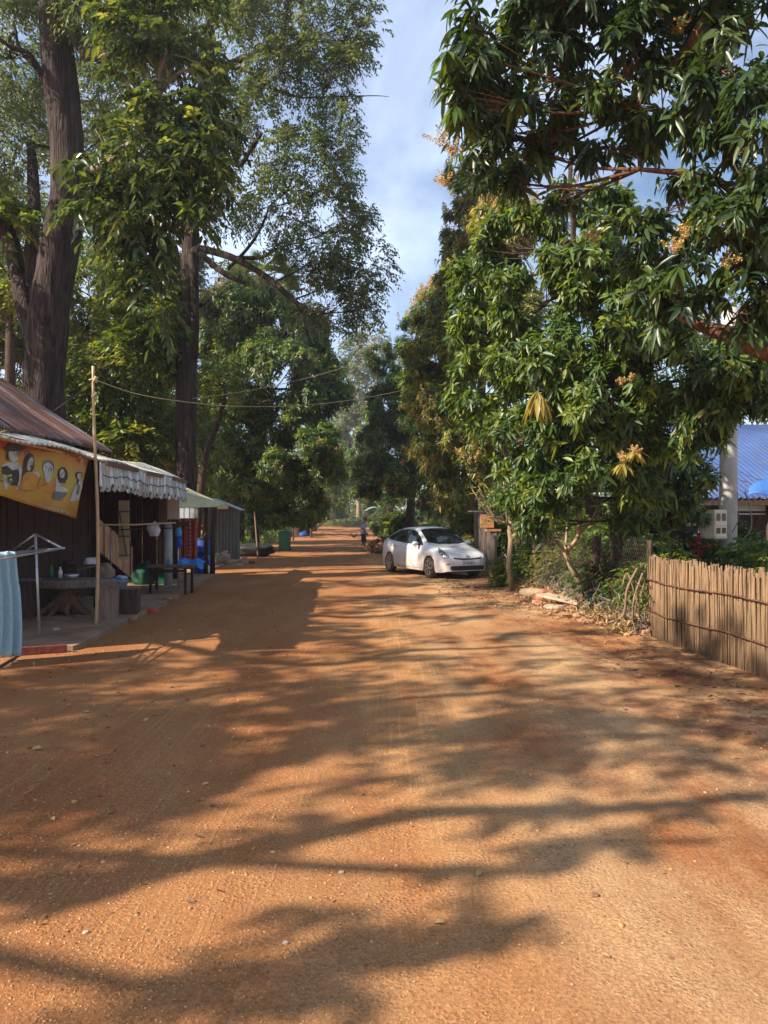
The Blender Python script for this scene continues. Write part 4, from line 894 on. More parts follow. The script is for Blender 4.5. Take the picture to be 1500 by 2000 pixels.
bell(F['pr_dark'], 825, 860, 60, 100, .009); bpoly(F['pr_dark'], [(770, 860), (870, 860), (850, 980), (780, 970)], .009); bell(F['pr_pale'], 818, 850, 30, 62, .012); bpoly(F['pr_pale'], [(735, 910), (765, 930), (800, 1050), (870, 1050), (860, 1090), (740, 1090)], .013); bpoly(F['pr_grey'], [(720, 1080), (860, 1110), (780, 1210), (700, 1190)], .012)
face(F, 819, 832, .45); F.build('portrait', bn)
F = FB() # pale coat
bell(F['pr_dark'], 1015, 870, 55, 50, .009); bell(F['pr_pale'], 1015, 880, 34, 42, .012); bpoly(F['pr_pale'], [(980, 950), (1060, 940), (1095, 1030), (1040, 1200), (880, 1220), (930, 1060)], .010); bpoly(F['pr_grey'], [(1000, 1000), (1040, 990), (1030, 1130), (980, 1120)], .013); bpoly(F['pr_dark'], [(985, 900), (1010, 950), (975, 1020)], .013)
face(F, 1016, 866, .4); F.build('portrait', bn)
F = FB(); x = 505   # one line of small script, unreadable in the photograph too
for k, wch in enumerate([26, 0, 26, 24, 24, 24, 0, 22, 24, 24, 24, 24, 0, 22, 22, 22, 22, 22]):
    if wch:
        yy = 1272 + (x - 505) * .268; bpoly(F['pr_pale'], [(x, yy - 20), (x + 5, yy - 22), (x + 5, yy + 20), (x, yy + 20)], .013)
        t_ = k % 3
        bpoly(F['pr_pale'], [(x, yy + (-20, 14, -3)[t_]), (x + 17, yy + (-17, 17, 0)[t_]), (x + 17, yy + (-11, 23, 6)[t_]), (x, yy + (-14, 20, 3)[t_])], .013)
        if k % 2: bpoly(F['pr_pale'], [(x + 13, yy - 12), (x + 17, yy - 10), (x + 17, yy + 22), (x + 13, yy + 20)], .013)
        x += 23
    else: x += 12
F.build('lettering', bn)

# drying rack near the left edge, with the towel
rk = thing('clothes_rack', 'grey metal clothes rack standing beside the towel at the left edge', 'clothes rack', gr(77, 1258))
def rp(px, py, Y): return at(px, py, Y)
base = rp(78, 1252, 10.55); top = rp(69, 1043, 10.55); tip = rp(122, 1071, 10.3); tipL = rp(20, 1078, 10.8)
mb = MB(); mb.tube([base, top], .020, 8); mb.build('upright', M['metal'], rk, True)
mb = MB(); mb.tube([top, tip], .016, 8); mb.tube([top, tipL], .014, 8); mb.tube([tip + (tip - tipL).normalized() * .04, tipL], .014, 8); mb.tube([rp(72, 1062, 10.55), rp(52, 1074, 10.6)], .01, 6); mb.build('top_frame', M['metal'], rk, True)
mb = MB(); mb.tube([tip, rp(-60, 1103, 7.9)], .014, 8); mb.tube([rp(60, 1074, 10.6), rp(-60, 1092, 8.2)], .012, 8); mb.tube([rp(92, 1072, 10.5), rp(-60, 1097, 8.0)], .010, 8); mb.build('rail', M['metal'], rk, True)
mb = MB(); mb.tube([rp(80, 1256, 10.5), rp(0, 1301, 8.86), rp(-60, 1338, 7.95)], .016, 8); mb.tube([rp(78, 1250, 10.5), rp(97, 1262, 10.3)], .014, 8); mb.tube([rp(78, 1250, 10.5), rp(60, 1250, 10.9)], .014, 8)
mb.lathe((base.x, base.y, base.z + .02), [(.03, -.03), (.05, -.015), (.05, .015), (.03, .03)], 12); mb.build('base', M['metal_dark'], rk, True)
def tw(u, v):
    px = -70 + 102 * u; Y = 8.6 + .75 * u
    z0 = at(px, 1080 - 4 * math.sin(u * 9), Y); z1 = at(px + (4 if v > .3 else 0) + 3 * math.sin(v * 3), 1276 - 6 * math.sin(u * 6), Y)
    p = z0 + (z1 - z0) * v; f = .085 * (abs(math.sin(u * 17 + v * .8)) - .5) * (.5 + v) + .03 * math.sin(u * 41 - v)
    return p + Vector((f + .02 * math.sin(v * math.pi) * u, -abs(f) * .6 - .03, 0))
mb = MB(); mb.grid(tw, 60, 24, thick=(-.012, .012, 0)); o = mb.build('towel', M['towel'], None, True, fix=False); solo(o, 'long pale blue towel hanging at the left edge of the picture', 'towel')
mb = MB(); a = gr(-10, 1275, .05); b = gr(131, 1266, .05); mb.bar(a, b, .07, .10); o = mb.build('red_board', M['red_paint'], None, bevel=.006); solo(o, 'dark red board lying at the foot of the clothes rack', 'board')
mb = MB(); mb.bar(at(82, 1221, 12.2), at(190, 1219, 12.1), .03, .04); o = mb.build('bamboo_stick', M['bamboo'], None); solo(o, 'pale bamboo stick lying on the concrete before the root table', 'stick')

# root table
tb = thing('root_table', 'rustic slab table on a gnarled root base in the shade of the house', 'table', gr(130, 1207))
c0 = gr(128, 1205); tz = CAMH - (1131 - HOR) / FPX * c0.y
mb = MB(); n = 40
def slab(k, rr): 
    a = 2 * math.pi * k / n; r = 1 + .08 * math.sin(3 * a + 1) + .05 * math.sin(7 * a); return (c0.x + .15 + .68 * r * rr * math.cos(a), c0.y + .42 * r * rr * math.sin(a))
vs = []; 
for zz, rr in ((tz - .15, .86), (tz - .12, .97), (tz - .02, 1.0), (tz, .97)):
    vs += [(*slab(k, rr), zz) for k in range(n)]
fs = [(j * n + k, j * n + (k + 1) % n, (j + 1) * n + (k + 1) % n, (j + 1) * n + k) for j in range(3) for k in range(n)] + [tuple(range(3 * n, 4 * n)), tuple(range(n - 1, -1, -1))]
mb.add(vs, fs); mb.build('tabletop', M['wood_grey'], tb)
mb = MB(); mb.tube([c0 + Vector((.05, 0, .15)), c0 + Vector((.05, 0, .4)), c0 + Vector((.05, 0, tz - .14))], [.24, .17, .26], 14, wob=.5, wsc=3)
for k in range(9):
    a = k * .7 + .2; r = random.uniform(.42, .62); d = Vector((math.cos(a), math.sin(a) * .7, 0))
    mb.tube(spline([c0 + Vector((.05, 0, .36)) + d * .08, c0 + d * r * .5 + Vector((0, 0, .18)), c0 + d * r + Vector((0, 0, .03))], 5), rads([.10, .07, .025], 5), 8, wob=.3, wsc=4)
mb.build('root_base', M['wood_brown'], tb, True, fix=False)
# block stools
def stool(px0, px1, py0, py1, mm, lb):
    b = gr((px0 + px1) / 2, py1 - 6, .03); w_ = (px1 - px0) / FPX * b.y; h = (py1 - py0) / FPX * b.y
    t = thing('block_stool', lb, 'stool', b, 'solid wood block stools in the yard'); mb = MB(); mb.box((b.x, b.y, b.z + h / 2), (w_ * .96, w_ * .9, h), rz=.12, taper=1.04)
    mb.build('block', M[mm], t, bevel=.012); mb = MB(); mb.box((b.x, b.y, b.z + h + .02), (w_ * 1.06, w_ * 1.0, .035), rz=.12); mb.build('seat', M['wood_grey'], t, bevel=.008)
stool(193, 229, 1152, 1218, 'wood_block', 'pale grained wood block stool right beside the bamboo pole')
stool(232, 271, 1156, 1206, 'wood_block_dark', 'dark wood block stool on the road side of the pale one')
stool(34, 74, 1140, 1212, 'wood_block_dark', 'dark wood block stool left of the root table')
# chair with white tray behind the table
ch = thing('wooden_lounge_chair', 'dark wooden chair with a pale armrest behind the root table', 'chair', gr(165, 1186))
def q(px, py, Y=14.2): return at(px, py, Y)
mb = MB(); 
for k in range(5): mb.bar(q(132 + k * 4, 1132, 14.2 + k * .15), q(128 + k * 4, 1093, 14.5 + k * .15), .06, .02)
mb.bar(q(130, 1100, 14.2), q(146, 1100, 15.0), .04, .05); mb.build('backrest', M['wood_dark'], ch)
mb = MB(); mb.bar(q(152, 1113, 13.9), q(192, 1104, 13.9), .08, .03); mb.build('armrest', M['wood_grey'], ch)
mb = MB(); mb.bar(q(134, 1134, 14.2), q(190, 1136, 14.2), .5, .04); mb.build('seat', M['wood_dark'], ch)
for px in (138, 186):
    for Y in (14.0, 14.6):
        mb = MB(); mb.bar(q(px, 1136, Y), gr(px, HOR + CAMH * FPX / Y), .05); mb.build('leg', M['wood_dark'], ch)
def crumple(name, c, r, m, lb, cat, seed=0, parent=None):
    mb = MB(); mb.ell((0, 0, 0), (1, 1, 1), 22, 14)
    out = []
    for v in mb.v:
        v = Vector(v); f = 1 + .35 * noise.noise(v * 1.7 + Vector((seed, 0, 0))) + .18 * noise.noise(v * 4.5 + Vector((seed, 3, 0)))
        p = Vector((v.x * r[0], v.y * r[1], v.z * r[2])) * f; p.z = max(p.z, -r[2] * .62); out.append(Vector(c) + p)
    mb.v = [tuple(v) for v in out]; o = mb.build(name, m, parent, True)
    return solo(o, lb, cat) if parent is None else o
crumple('white_bag', q(178, 1097, 14.1), (.16, .12, .08), M['white_cloth'], 'small white bag lying on the armrest behind the root table', 'bag', 3)
crumple('cloth_sack', gr(203, 1158) + Vector((0, 0, .34)), (.24, .22, .36), M['white_cloth'].copy() if False else M['stone'], 'greyish filled sack slumped between the root table and the white bucket', 'sack', 5)
# bucket with blue cloth
def bucket(c, r, h, m, lb, name='bucket', rot=None, rim=None):
    t = thing(name, lb, 'bucket', c); mb = MB(); mb.lathe((0, 0, 0), [(0, .004), (r * .8, 0), (r, h), (r * 1.06, h), (r * 1.06, h - .02), (r * .98, h - .025), (r * .95, h - .005), (r * .76, .015), (0, .012)], 28)
    R_ = rot or Matrix.Identity(4); mb.v = [tuple(Vector(c) + R_ @ Vector(v)) for v in mb.v]; mb.build('body', m, t, True)
    mb = MB(); pts = [Vector((r * 1.05 * math.cos(a), 0, h - .02 - abs(math.sin(a)) * r * .7)) + Vector((0, -r * math.sin(a) * .85, 0)) for a in np.linspace(0, math.pi, 14)]
    mb.tube([Vector(c) + R_ @ p for p in pts], .005, 5); mb.build('handle', M['wire'], t, True); return t
bc = gr(235, 1156, .07); bucket(bc, .165, .27, M['white_plastic'], 'white plastic bucket with blue cloth on the yard concrete')
crumple('blue_cloth', bc + Vector((-.03, 0, .29)), (.20, .16, .07), M['blue_plastic'], 'bright blue cloth heaped over the white bucket', 'cloth', 8)
crumple('white_cloth', bc + Vector((.04, -.03, .33)), (.13, .10, .05), M['white_cloth'], 'small white cloth on top of the blue cloth in the bucket', 'cloth', 9)
crumple('red_bag', gr(293, 1196), (.19, .11, .07), M['red_plastic'], 'flattened red plastic bag on the ground beside the dark block stool', 'bag', 2)
# dark heap and green sacks
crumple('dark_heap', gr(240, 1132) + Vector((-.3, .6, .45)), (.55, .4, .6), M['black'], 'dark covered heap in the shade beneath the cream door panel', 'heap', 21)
crumple('green_sack', gr(283, 1146) + Vector((0, 0, .26)), (.27, .25, .36), M['green_cloth'], 'big dark green sack behind the plank bench', 'sack', 11)
gcx = gr(322, 1146); mb = MB(); mb.box((gcx.x, gcx.y, .33), (.24, .24, .62), taper=1.05); mb.lathe((gcx.x, gcx.y, .64), [(.10, 0), (.10, .05), (0, .05)], 16)
solo(mb.build('green_canister', M['green_plastic'], None, bevel=.02), 'green plastic canister behind the plank bench legs', 'canister')
# plank bench table
pt = thing('plank_table', 'narrow dark plank table with thin legs at the road edge under the awning', 'table', gr(340, 1160))
Y0 = 16.9; tzz = CAMH - (1106 - HOR) / FPX * Y0
def pg(px, Y): return (px - 750) / FPX * Y
mb = MB(); mb.box(((pg(290, Y0) + pg(380, Y0)) / 2, Y0 + .05, tzz), (1.08, .46, .05)); mb.build('tabletop', M['wood_brown'], pt, bevel=.006)
for px, Y in ((294, Y0 - .1), (306, Y0 + .2), (362, Y0 - .1), (375, Y0 + .2)):
    mb = MB(); mb.box((pg(px, Y), Y, tzz / 2 - .02), (.055, .055, tzz)); mb.build('leg', M['wood_dark'], pt)
mb = MB(); mb.box(((pg(294, Y0) + pg(362, Y0)) / 2, Y0 - .1, tzz - .10), (.82, .03, .07)); mb.build('apron', M['wood_dark'], pt)
def dr(u, v): 
    x = pg(352, 17.6) + u * .62; y_ = 17.3 + .3 * v; return Vector((x, y_, tzz + .10 + .03 * math.sin(u * 11) + .03 * math.sin(v * 8 + u * 5) - .14 * smooth01(.6, 1, 1 - v)))
mb = MB(); mb.grid(dr, 26, 12, thick=(0, 0, -.01)); solo(mb.build('blue_tarp', M['blue_plastic'], None, True, fix=False), 'bright blue plastic sheet spread at the end of the plank table', 'sheet')
# tubular rack with hat and white cloth
r2 = thing('drying_frame', 'thin dark metal drying frame under the awning behind the plank table', 'clothes rack', gr(348, 1157))
A1 = at(348, 1031, 17.4); A2 = at(217, 1035, 19.0)
mb = MB(); mb.tube([A1, A2], .016, 7); mb.build('rail', M['metal_dark'], r2, True)
for a in (A1, A2): mb = MB(); mb.tube([a, Vector((a.x, a.y, 0.05))], .017, 7); mb.build('leg', M['metal'], r2, True)
mb = MB(); mb.tube([at(190, 1025, 15.2), at(262, 1025, 16.2), at(342, 1021, 17.6)], .02, 7); solo(mb.build('bamboo_rail', M['bamboo'], None, True), 'horizontal bamboo rail tied under the awning', 'pole')
crumple('white_shirt', at(301, 1037, 17.2), (.14, .07, .20), M['white_cloth'], 'white shirt bunched over the bamboo rail', 'shirt', 31)
crumple('sun_hat', at(349, 1042, 17.3), (.07, .06, .12), M['skyblue'], 'sky blue cloth hat hanging on the drying frame', 'hat', 33)
crumple('blue_bag', at(350, 1062, 17.35), (.075, .05, .17), M['deepblue'], 'dark blue bag hanging below the sky blue hat', 'bag', 34)
# second awning with posts, patterned curtain, drum
a2 = thing('yellow_awning', 'small yellowish awning on dark posts past the long cream one', 'awning', gr(410, 1124))
def aw2(u, v):
    p = at(352, 962, 18.9) * (1 - u) + at(437, 984, 22.0) * u; q_ = at(345, 992, 18.6) * (1 - u) + at(424, 989, 21.0) * u
    r = p * (1 - v) + q_ * v; r.z += .012 * math.sin(u * 90) - .03 * math.sin(v * 3.1); return r
mb = MB(); mb.grid(aw2, 70, 8, thick=(0, 0, -.012)); mb.grid(lambda u, v: at(352, 962, 18.9) * (1 - u) + at(437, 984, 22.0) * u + Vector((-1.3 * v, .8 * v, .5 * v)), 20, 4, thick=(0, 0, -.012)); mb.build('sheet', M['awning_yellow'], a2, True, fix=False)
for px, Y, r in ((402, 21.6, .065), (414, 22.6, .09)):
    mb = MB(); b = Vector((pg(px, Y), Y, 0)); mb.tube([b, b + Vector((.01, 0, 1.2)), b + Vector((-.01 if px < 410 else .08, 0, 2.15))], r, 9, wob=.3, wsc=2); mb.build('post', M['wood_dark'], a2, True)
cu = thing('red_curtain', 'red-brown curtain with pale dots hanging under the yellow awning', 'curtain', at(365, 1100, 21.2))
def cf(u, v): 
    p = at(344 + 41 * u, 1012 + 84 * v, 21.2); p.y += .04 * math.sin(u * 26); return p
M['curtain'] = pmat('curtain_cloth', (.32, .06, .04), (.42, .10, .06), 8, .9, c3=(.45, .2, .12))
mb = MB(); mb.grid(cf, 60, 6, thick=(0, .006, 0)); mb.build('cloth', M['curtain'], cu, True, fix=False)
mb = MB()
for u in (.22, .55, .68): 
    for v in np.linspace(.05, .95, 11): mb.ell(cf(u, v) + Vector((0, -.012, 0)), (.018 if u == .68 else .009, .004, .022 if u == .68 else .05), 6, 5)
o_ = mb.build('dot_pattern', M['white_cloth'], cu, fix=False); o_['kind'] = 'stuff'
mb = MB(); c = at(364, 998, 21.3); mb.box((c.x, c.y, c.z), (.66, .03, .42)); 
for k in range(4): mb.box((c.x - .24 + k * .16, c.y - .02, c.z), (.012, .012, .42))
solo(mb.build('pale_board', M['paleblue'], None), 'pale blue board above the red-brown curtain', 'board')
db = Vector((pg(390, 21.9), 22.1, .05)); t = thing('blue_drum', 'blue plastic drum standing behind the awning post', 'drum', db)
mb = MB(); mb.lathe(db, [(0, 0), (.24, 0), (.26, .05), (.26, .28), (.275, .30), (.275, .33), (.26, .35), (.26, .62), (.275, .64), (.275, .67), (.26, .69), (.25, .98), (.22, 1.02), (0, 1.02)], 26); mb.build('body', M['deepblue'], t, True)
mb = MB(); mb.lathe(db + Vector((0, 0, 1.02)), [(.24, 0), (.24, .04), (0, .045)], 26); mb.build('lid', M['black'], t, True)
mb = MB(); j = Vector((pg(408, 22.3), 22.0, .0)); mb.lathe(j, [(0, 0), (.09, 0), (.10, .24), (.05, .32), (.05, .38), (0, .38)], 16); solo(mb.build('white_jug', M['white_plastic'], None, True), 'white jug on the ground at the foot of the awning post', 'jug')
crumple('blue_bag', Vector((pg(409, 22.3), 21.9, .52)), (.10, .09, .13), M['skyblue'], 'light blue plastic bag behind the awning post', 'bag', 44)
# grey shed
sh = thing('grey_shed', 'grey corrugated sheet shed beyond the yellow awning', 'shed', (pg(440, 28), 28, 0))
def shw(u, v): x = pg(395, 28) + u * (pg(468, 28) - pg(395, 28)); return Vector((x, 28 + .025 * math.sin(u * 70), .1 + v * (2.25 - .35 * u)))
mb = MB(); mb.grid(shw, 120, 3, thick=(0, .02, 0)); mb.build('wall', M['shed_grey'], sh, fix=False)
mb = MB(); mb.grid(lambda u, v: Vector((pg(418, 28) + u * 1.05, 27.7 + v * .9, 2.42 - .42 * u + .012 * math.sin(v * 120))), 6, 90, thick=(0, 0, -.02)); mb.build('roof', M['paleblue'], sh, fix=False)
mb = MB(); mb.box((pg(432, 27.8), 27.75, 2.13), (.55, .03, .22)); mb.build('gable_board', M['cream'], sh)
# stones and logs along the verge
M['pinkstone'] = pmat('pinkish_stone', (.34, .24, .19), (.46, .34, .28), 5, .9, .5, 30)
def rock(c, r, m, lb, cat='stone', name='stone', seed=0, group=None):
    mb = MB(); mb.ell((0, 0, 0), (1, 1, 1), 12, 8); out = []
    for v in mb.v:
        v = Vector(v); v = Vector([math.copysign(abs(a) ** .7, a) for a in v]); f = .8 + .35 * noise.noise(v * 1.4 + Vector((seed * 3.3, 0, 0)))
        out.append(Vector(c) + Vector((v.x * r[0], v.y * r[1], v.z * r[2])) * f)
    mb.v = [tuple(v) for v in out]; o = mb.build(name, m, None); return solo(o, lb, cat, group)
def log(px, py, w_, h, mm, lb, seed):
    b = gr(px, py); mb = MB(); mb.tube([b, b + Vector((0, 0, h * .5)), b + Vector((.02, 0, h))], [w_ / 2 * 1.05, w_ / 2, w_ / 2 * .96], 14, wob=.3, wsc=3); return solo(mb.build('tree_stump', M[mm], None, True), lb, 'stump')
log(432, 1102, .42, .30, 'bark_grey', 'short wide cut stump holding the rubble by the left verge', 1)
G_ = 'stones and rubble along the left verge'
for i, (px, py, r, mm, lb) in enumerate([(426, 1086, (.16, .14, .13), 'stone', 'rounded pale stone on top of the cut stump, left one'), (440, 1082, (.15, .12, .14), 'pinkstone', 'pinkish lump topping the cut stump pile'), (446, 1098, (.10, .1, .26), 'stone', 'upright pale slab leaning on the cut stump'),
      (457, 1100, (.14, .1, .09), 'stone', 'tilted pale stone just right of the cut stump'), (468, 1104, (.16, .1, .05), 'stone', 'flat pale stone lying at the verge edge'), (478, 1099, (.16, .12, .20), 'pinkstone', 'blocky pinkish stone near the left mango trunk'),
      (492, 1098, (.15, .12, .05), 'wood_brown', 'low dark flat stone right of the blocky one'), (412, 1095, (.1, .1, .12), 'stone', 'small stone between the awning post and the stump')]):
    b = gr(px, max(py, 1100)); z = CAMH - (py - HOR) / FPX * b.y; rock((b.x, b.y, max(z, r[2] * .5)), r, M[mm], lb, seed=i, group=G_)
mb = MB(); s0 = at(497, 1000, 34); mb.tube([s0, at(504, 1090, 30.5)], .035, 6); solo(mb.build('leaning_pole', M['wood_brown'], None, True), 'thin brown pole leaning on the left mango trunk', 'pole')
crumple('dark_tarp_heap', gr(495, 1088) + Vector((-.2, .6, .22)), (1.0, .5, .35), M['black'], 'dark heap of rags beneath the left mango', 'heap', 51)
# green wheelie bin
bnn = gr(556, 1075); t = thing('rubbish_bin', 'dark green wheeled rubbish bin at the left edge of the road', 'bin', bnn)
mb = MB(); mb.box(bnn + Vector((0, 0, .45)), (.48, .52, .82), taper=1.15, rz=-.1); mb.build('body', M['green_plastic'], t, bevel=.02)
mb = MB(); mb.box(bnn + Vector((0, -.02, .90)), (.60, .64, .06), rz=-.1); mb.box(bnn + Vector((0, .02, .95)), (.50, .5, .04), rz=-.1, taper=.8); mb.build('lid', M['green_plastic'], t, bevel=.015)
mb = MB(); mb.tube([bnn + Vector((-.2, .33, .84)), bnn + Vector((.2, .33, .84))], .02, 6); mb.build('handle', M['green_plastic'], t)
for s_ in (-1, 1): mb = MB(); mb.lathe(bnn + Vector((s_ * .25, .22, .09)), [(0, -.03), (.09, -.03), (.09, .03), (0, .03)], 16, 'X'); mb.build('wheel', M['black'], t, True)
# roadside stall table far left
st = thing('stall_table', 'weathered wooden stall table far up the left side of the road', 'table', gr(592, 1052)); Yt = 2645 / (1050 - HOR)
mb = MB(); mb.box((pg(591, Yt), Yt + .3, 1.0), (1.25, 1.1, .07)); mb.build('tabletop', M['wood_grey'], st)
for px in (576, 607):
    for dy in (-.1, .75): mb = MB(); mb.box((pg(px, Yt), Yt + dy, .49), (.08, .08, .98)); mb.build('leg', M['wood_brown'], st)
mb = MB(); mb.box((pg(591, Yt), Yt + .7, .5), (1.1, .04, .8)); mb.build('back_panel', M['wood_dark'], st)
mb = MB(); b = gr(573, 1056); mb.tube([b, b + Vector((-.05, 0, 1.1)), b + Vector((-.02, 0, 2.2))], .055, 7); solo(mb.build('wooden_post', M['wood_grey'], None, True), 'pale rough post standing before the far stall table', 'post')
crumple('blue_bundle', Vector((pg(592, 56), 56.2, .25)), (.3, .2, .28), M['deepblue'], 'dark blue bundle under the far stall table', 'bundle', 61)
crumple('white_bottle_bundle', Vector((pg(592, 57), 57.2, 1.35)), (.18, .14, .42), M['paleblue'], 'pale bundle standing upright on the far stall table', 'bundle', 62)
mb = MB(); mb.tube([gr(617, 1033), at(640, 1012, 84)], .11, 7); solo(mb.build('fallen_branch', M['bark_pale'], None, True), 'bare pale branch propped by the split trunk at the bend', 'branch')

for i, (px, py, r, mm, lb) in enumerate([(150, 1212, (.09, .07, .04), 'wood_brown', 'small wood chip under the root table'), (262, 1216, (.10, .08, .05), 'clay', 'clay lump at the foot of the dark block stool'), (330, 1176, (.12, .08, .05), 'clay', 'clay lump before the plank table'), (110, 1238, (.07, .05, .03), 'stone', 'small stone on the concrete by the clothes rack')]):
    b = gr(px, py); rock((b.x, b.y, .06 + r[2] * .4), r, M[mm], lb, seed=70 + i, group='odd stones in the yard')
def bottle(px, py, Y, h, mm, lb):
    c = at(px, py, Y); mb = MB(); mb.lathe(c, [(0, 0), (.035, 0), (.037, h * .6), (.014, h * .8), (.014, h), (0, h)], 12); solo(mb.build('bottle', M[mm], None, True), lb, 'bottle')
bottle(100, 1130, 12.9, .24, 'green_plastic', 'green bottle standing on the left of the root table'); bottle(118, 1129, 13.1, .20, 'white_plastic', 'small white bottle standing on the root table')
bottle(330, 1106, 17.0, .22, 'skyblue', 'blue bottle standing on the plank table')
mb = MB(); c = at(140, 1129, 13.0); mb.lathe(c, [(0, .0), (.09, 0), (.13, .07), (.12, .07), (.08, .01), (0, .01)], 20); solo(mb.build('bowl', M['metal'], None, True), 'shallow metal bowl on the root table', 'bowl')
# ================================================================== CAR
def srf_interp(tab, s): 
    xs_ = [t[0] for t in tab]; ys_ = [t[1] for t in tab]; return float(np.interp(s, xs_, ys_))
def smooth_tab(tab):
    xs_ = np.array([t[0] for t in tab]); ys_ = np.array([t[1] for t in tab]); X = np.linspace(xs_[0], xs_[-1], 400); Yv = np.interp(X, xs_, ys_)
    for _ in range(10): Yv[1:-1] = (Yv[:-2] + 2 * Yv[1:-1] + Yv[2:]) / 4
    return list(zip(X, Yv))
CW = smooth_tab([(0, .50), (.03, .60), (.10, .70), (.25, .79), (.5, .845), (.9, .862), (3.3, .862), (3.8, .845), (4.15, .80), (4.35, .72), (4.43, .62), (4.45, .56)])
CT = smooth_tab([(0, .62), (.04, .68), (.15, .745), (.4, .83), (.8, .925), (1.12, .99), (1.5, 1.22), (1.9, 1.405), (2.2, 1.475), (2.5, 1.49), (3.0, 1.455), (3.5, 1.37), (3.9, 1.265), (4.2, 1.16), (4.32, 1.0), (4.45, .85)])
CB = smooth_tab([(0, .56), (.1, .68), (.4, .765), (.9, .86), (1.2, .905), (2.0, .94), (3.0, .98), (3.7, 1.02), (4.1, 1.0), (4.35, .88), (4.45, .78)])
CR = smooth_tab([(0, .40), (.1, .55), (.4, .64), (.9, .71), (1.15, .72), (1.5, .665), (1.95, .60), (2.4, .585), (3.0, .575), (3.6, .555), (4.1, .54), (4.45, .45)])
CZ = smooth_tab([(0, .60), (.1, .715), (.4, .80), (.8, .885), (1.12, .94), (1.5, 1.16), (1.9, 1.345), (2.3, 1.415), (2.5, 1.43), (3.0, 1.395), (3.5, 1.31), (3.9, 1.2), (4.2, 1.09), (4.32, .97), (4.45, .83)])
WR, WX = .36, (.90, 3.60)
def sect(s):
    w_ = srf_interp(CW, s); zt = srf_interp(CT, s); zb_ = srf_interp(CB, s); yr = srf_interp(CR, s); zr = srf_interp(CZ, s)
    lo = .20 + .05 * smooth01(.35, 0, s) + .08 * smooth01(4.1, 4.45, s)
    bot = lo
    for a in WX:
        d = abs(s - a)
        if d < WR: bot = max(bot, .30 + math.sqrt(WR * WR - d * d))
    bot = min(bot, zb_ - .05)
    pts = [(w_ * .965, bot), (w_ * .99, bot + (zb_ - bot) * .12), (w_ * 1.0, bot + (zb_ - bot) * .35), (w_ * 1.0, bot + (zb_ - bot) * .62), (w_ * .985, bot + (zb_ - bot) * .85), (w_ * .955, zb_)]
    for t in (.2, .45, .72): 
        y = w_ * .955 + (yr - w_ * .955) * t; z = zb_ + (zr - zb_) * t + .018 * math.sin(t * math.pi) * (zr - zb_ > .1); pts.append((y, z))
    pts.append((yr, zr))
    for a in (.25, .5, .72, .88): pts.append((yr * math.cos(a * math.pi / 2) ** .8, zr + (zt - zr) * math.sin(a * math.pi / 2)))
    pts.append((0, zt)); return pts
ss = sorted(set([0, .015, .04, .08, .13] + [round(x, 3) for x in np.arange(.18, 4.36, .04)] + [WX[0] - WR, WX[0] + WR, WX[1] - WR, WX[1] + WR, 4.36, 4.40, 4.43, 4.45]))
mb = MB(); vs = []; fs = []; K = None
for s in ss:
    p = sect(s); full = [(-y, z) for y, z in p] + [(y, z) for y, z in reversed(p[:-1])]; K = len(full)
    vs += [(-s, y, z) for y, z in full]
for i in range(len(ss) - 1):
    for k in range(K - 1): a = i * K + k; fs.append((a, a + 1, a + K + 1, a + K))
fs.append(tuple(range(K))); fs.append(tuple((len(ss) - 1) * K + k for k in range(K)))
mb.add(vs, fs)
def paint():
    m, t, p = newmat('white_car_paint'); l = t.links.new
    tcn = N(t, 'ShaderNodeTexCoord'); se = N(t, 'ShaderNodeSeparateXYZ'); l(tcn.outputs['Object'], se.inputs[0])
    r = N(t, 'ShaderNodeMapRange'); r.inputs[1].default_value = .85; r.inputs[2].default_value = .2; l(se.outputs['Z'], r.inputs[0])
    n_ = N(t, 'ShaderNodeTexNoise', Scale=5.0, Detail=6.0); l(tcn.outputs['Object'], n_.inputs['Vector'])
    mu = N(t, 'ShaderNodeMath', operation='MULTIPLY'); l(r.outputs[0], mu.inputs[0]); l(n_.outputs[0], mu.inputs[1])
    mx_ = N(t, 'ShaderNodeMixRGB'); mx_.inputs[1].default_value = (.62, .64, .67, 1); mx_.inputs[2].default_value = (.36, .20, .11, 1); l(mu.outputs[0], mx_.inputs[0]); l(mx_.outputs[0], p.inputs['Base Color'])
    p.inputs['Roughness'].default_value = .28; p.inputs['Coat Weight'].default_value = .6; p.inputs['Coat Roughness'].default_value = .08
    return m
M['paint'] = paint()
def glassm():
    m, t, p = newmat('tinted_glass'); p.inputs['Base Color'].default_value = (.012, .016, .018, 1); p.inputs['Roughness'].default_value = .04; p.inputs['Specular IOR Level'].default_value = .8; return m
M['glass'] = glassm()
M['lamp'] = pmat('lamp_lens', (.13, .14, .15), (.30, .32, .34), 14, .12, metal=.35, coat=.8)
M['tyre'] = pmat('tyre_rubber', (.03, .027, .025), (.10, .065, .045), 6, .85)
M['alloy'] = pmat('dusty_alloy', (.36, .33, .31), (.50, .46, .42), 6, .35, metal=.7)
M['plate'] = pmat('plate_white', (.52, .52, .54), (.60, .60, .62), 6, .5)
M['seam'] = pmat('seam_dark', (.06, .06, .065), (.09, .09, .09), 6, .6)
car = thing('parked_car', 'white dusty hatchback parked at the right side of the dirt road, facing the viewer', 'car')
body = mb.build('body', M['paint'], car, True)
bm = bmesh.new(); bm.from_mesh(body.data); bvh = BVHTree.FromBMesh(bm); bm.free()
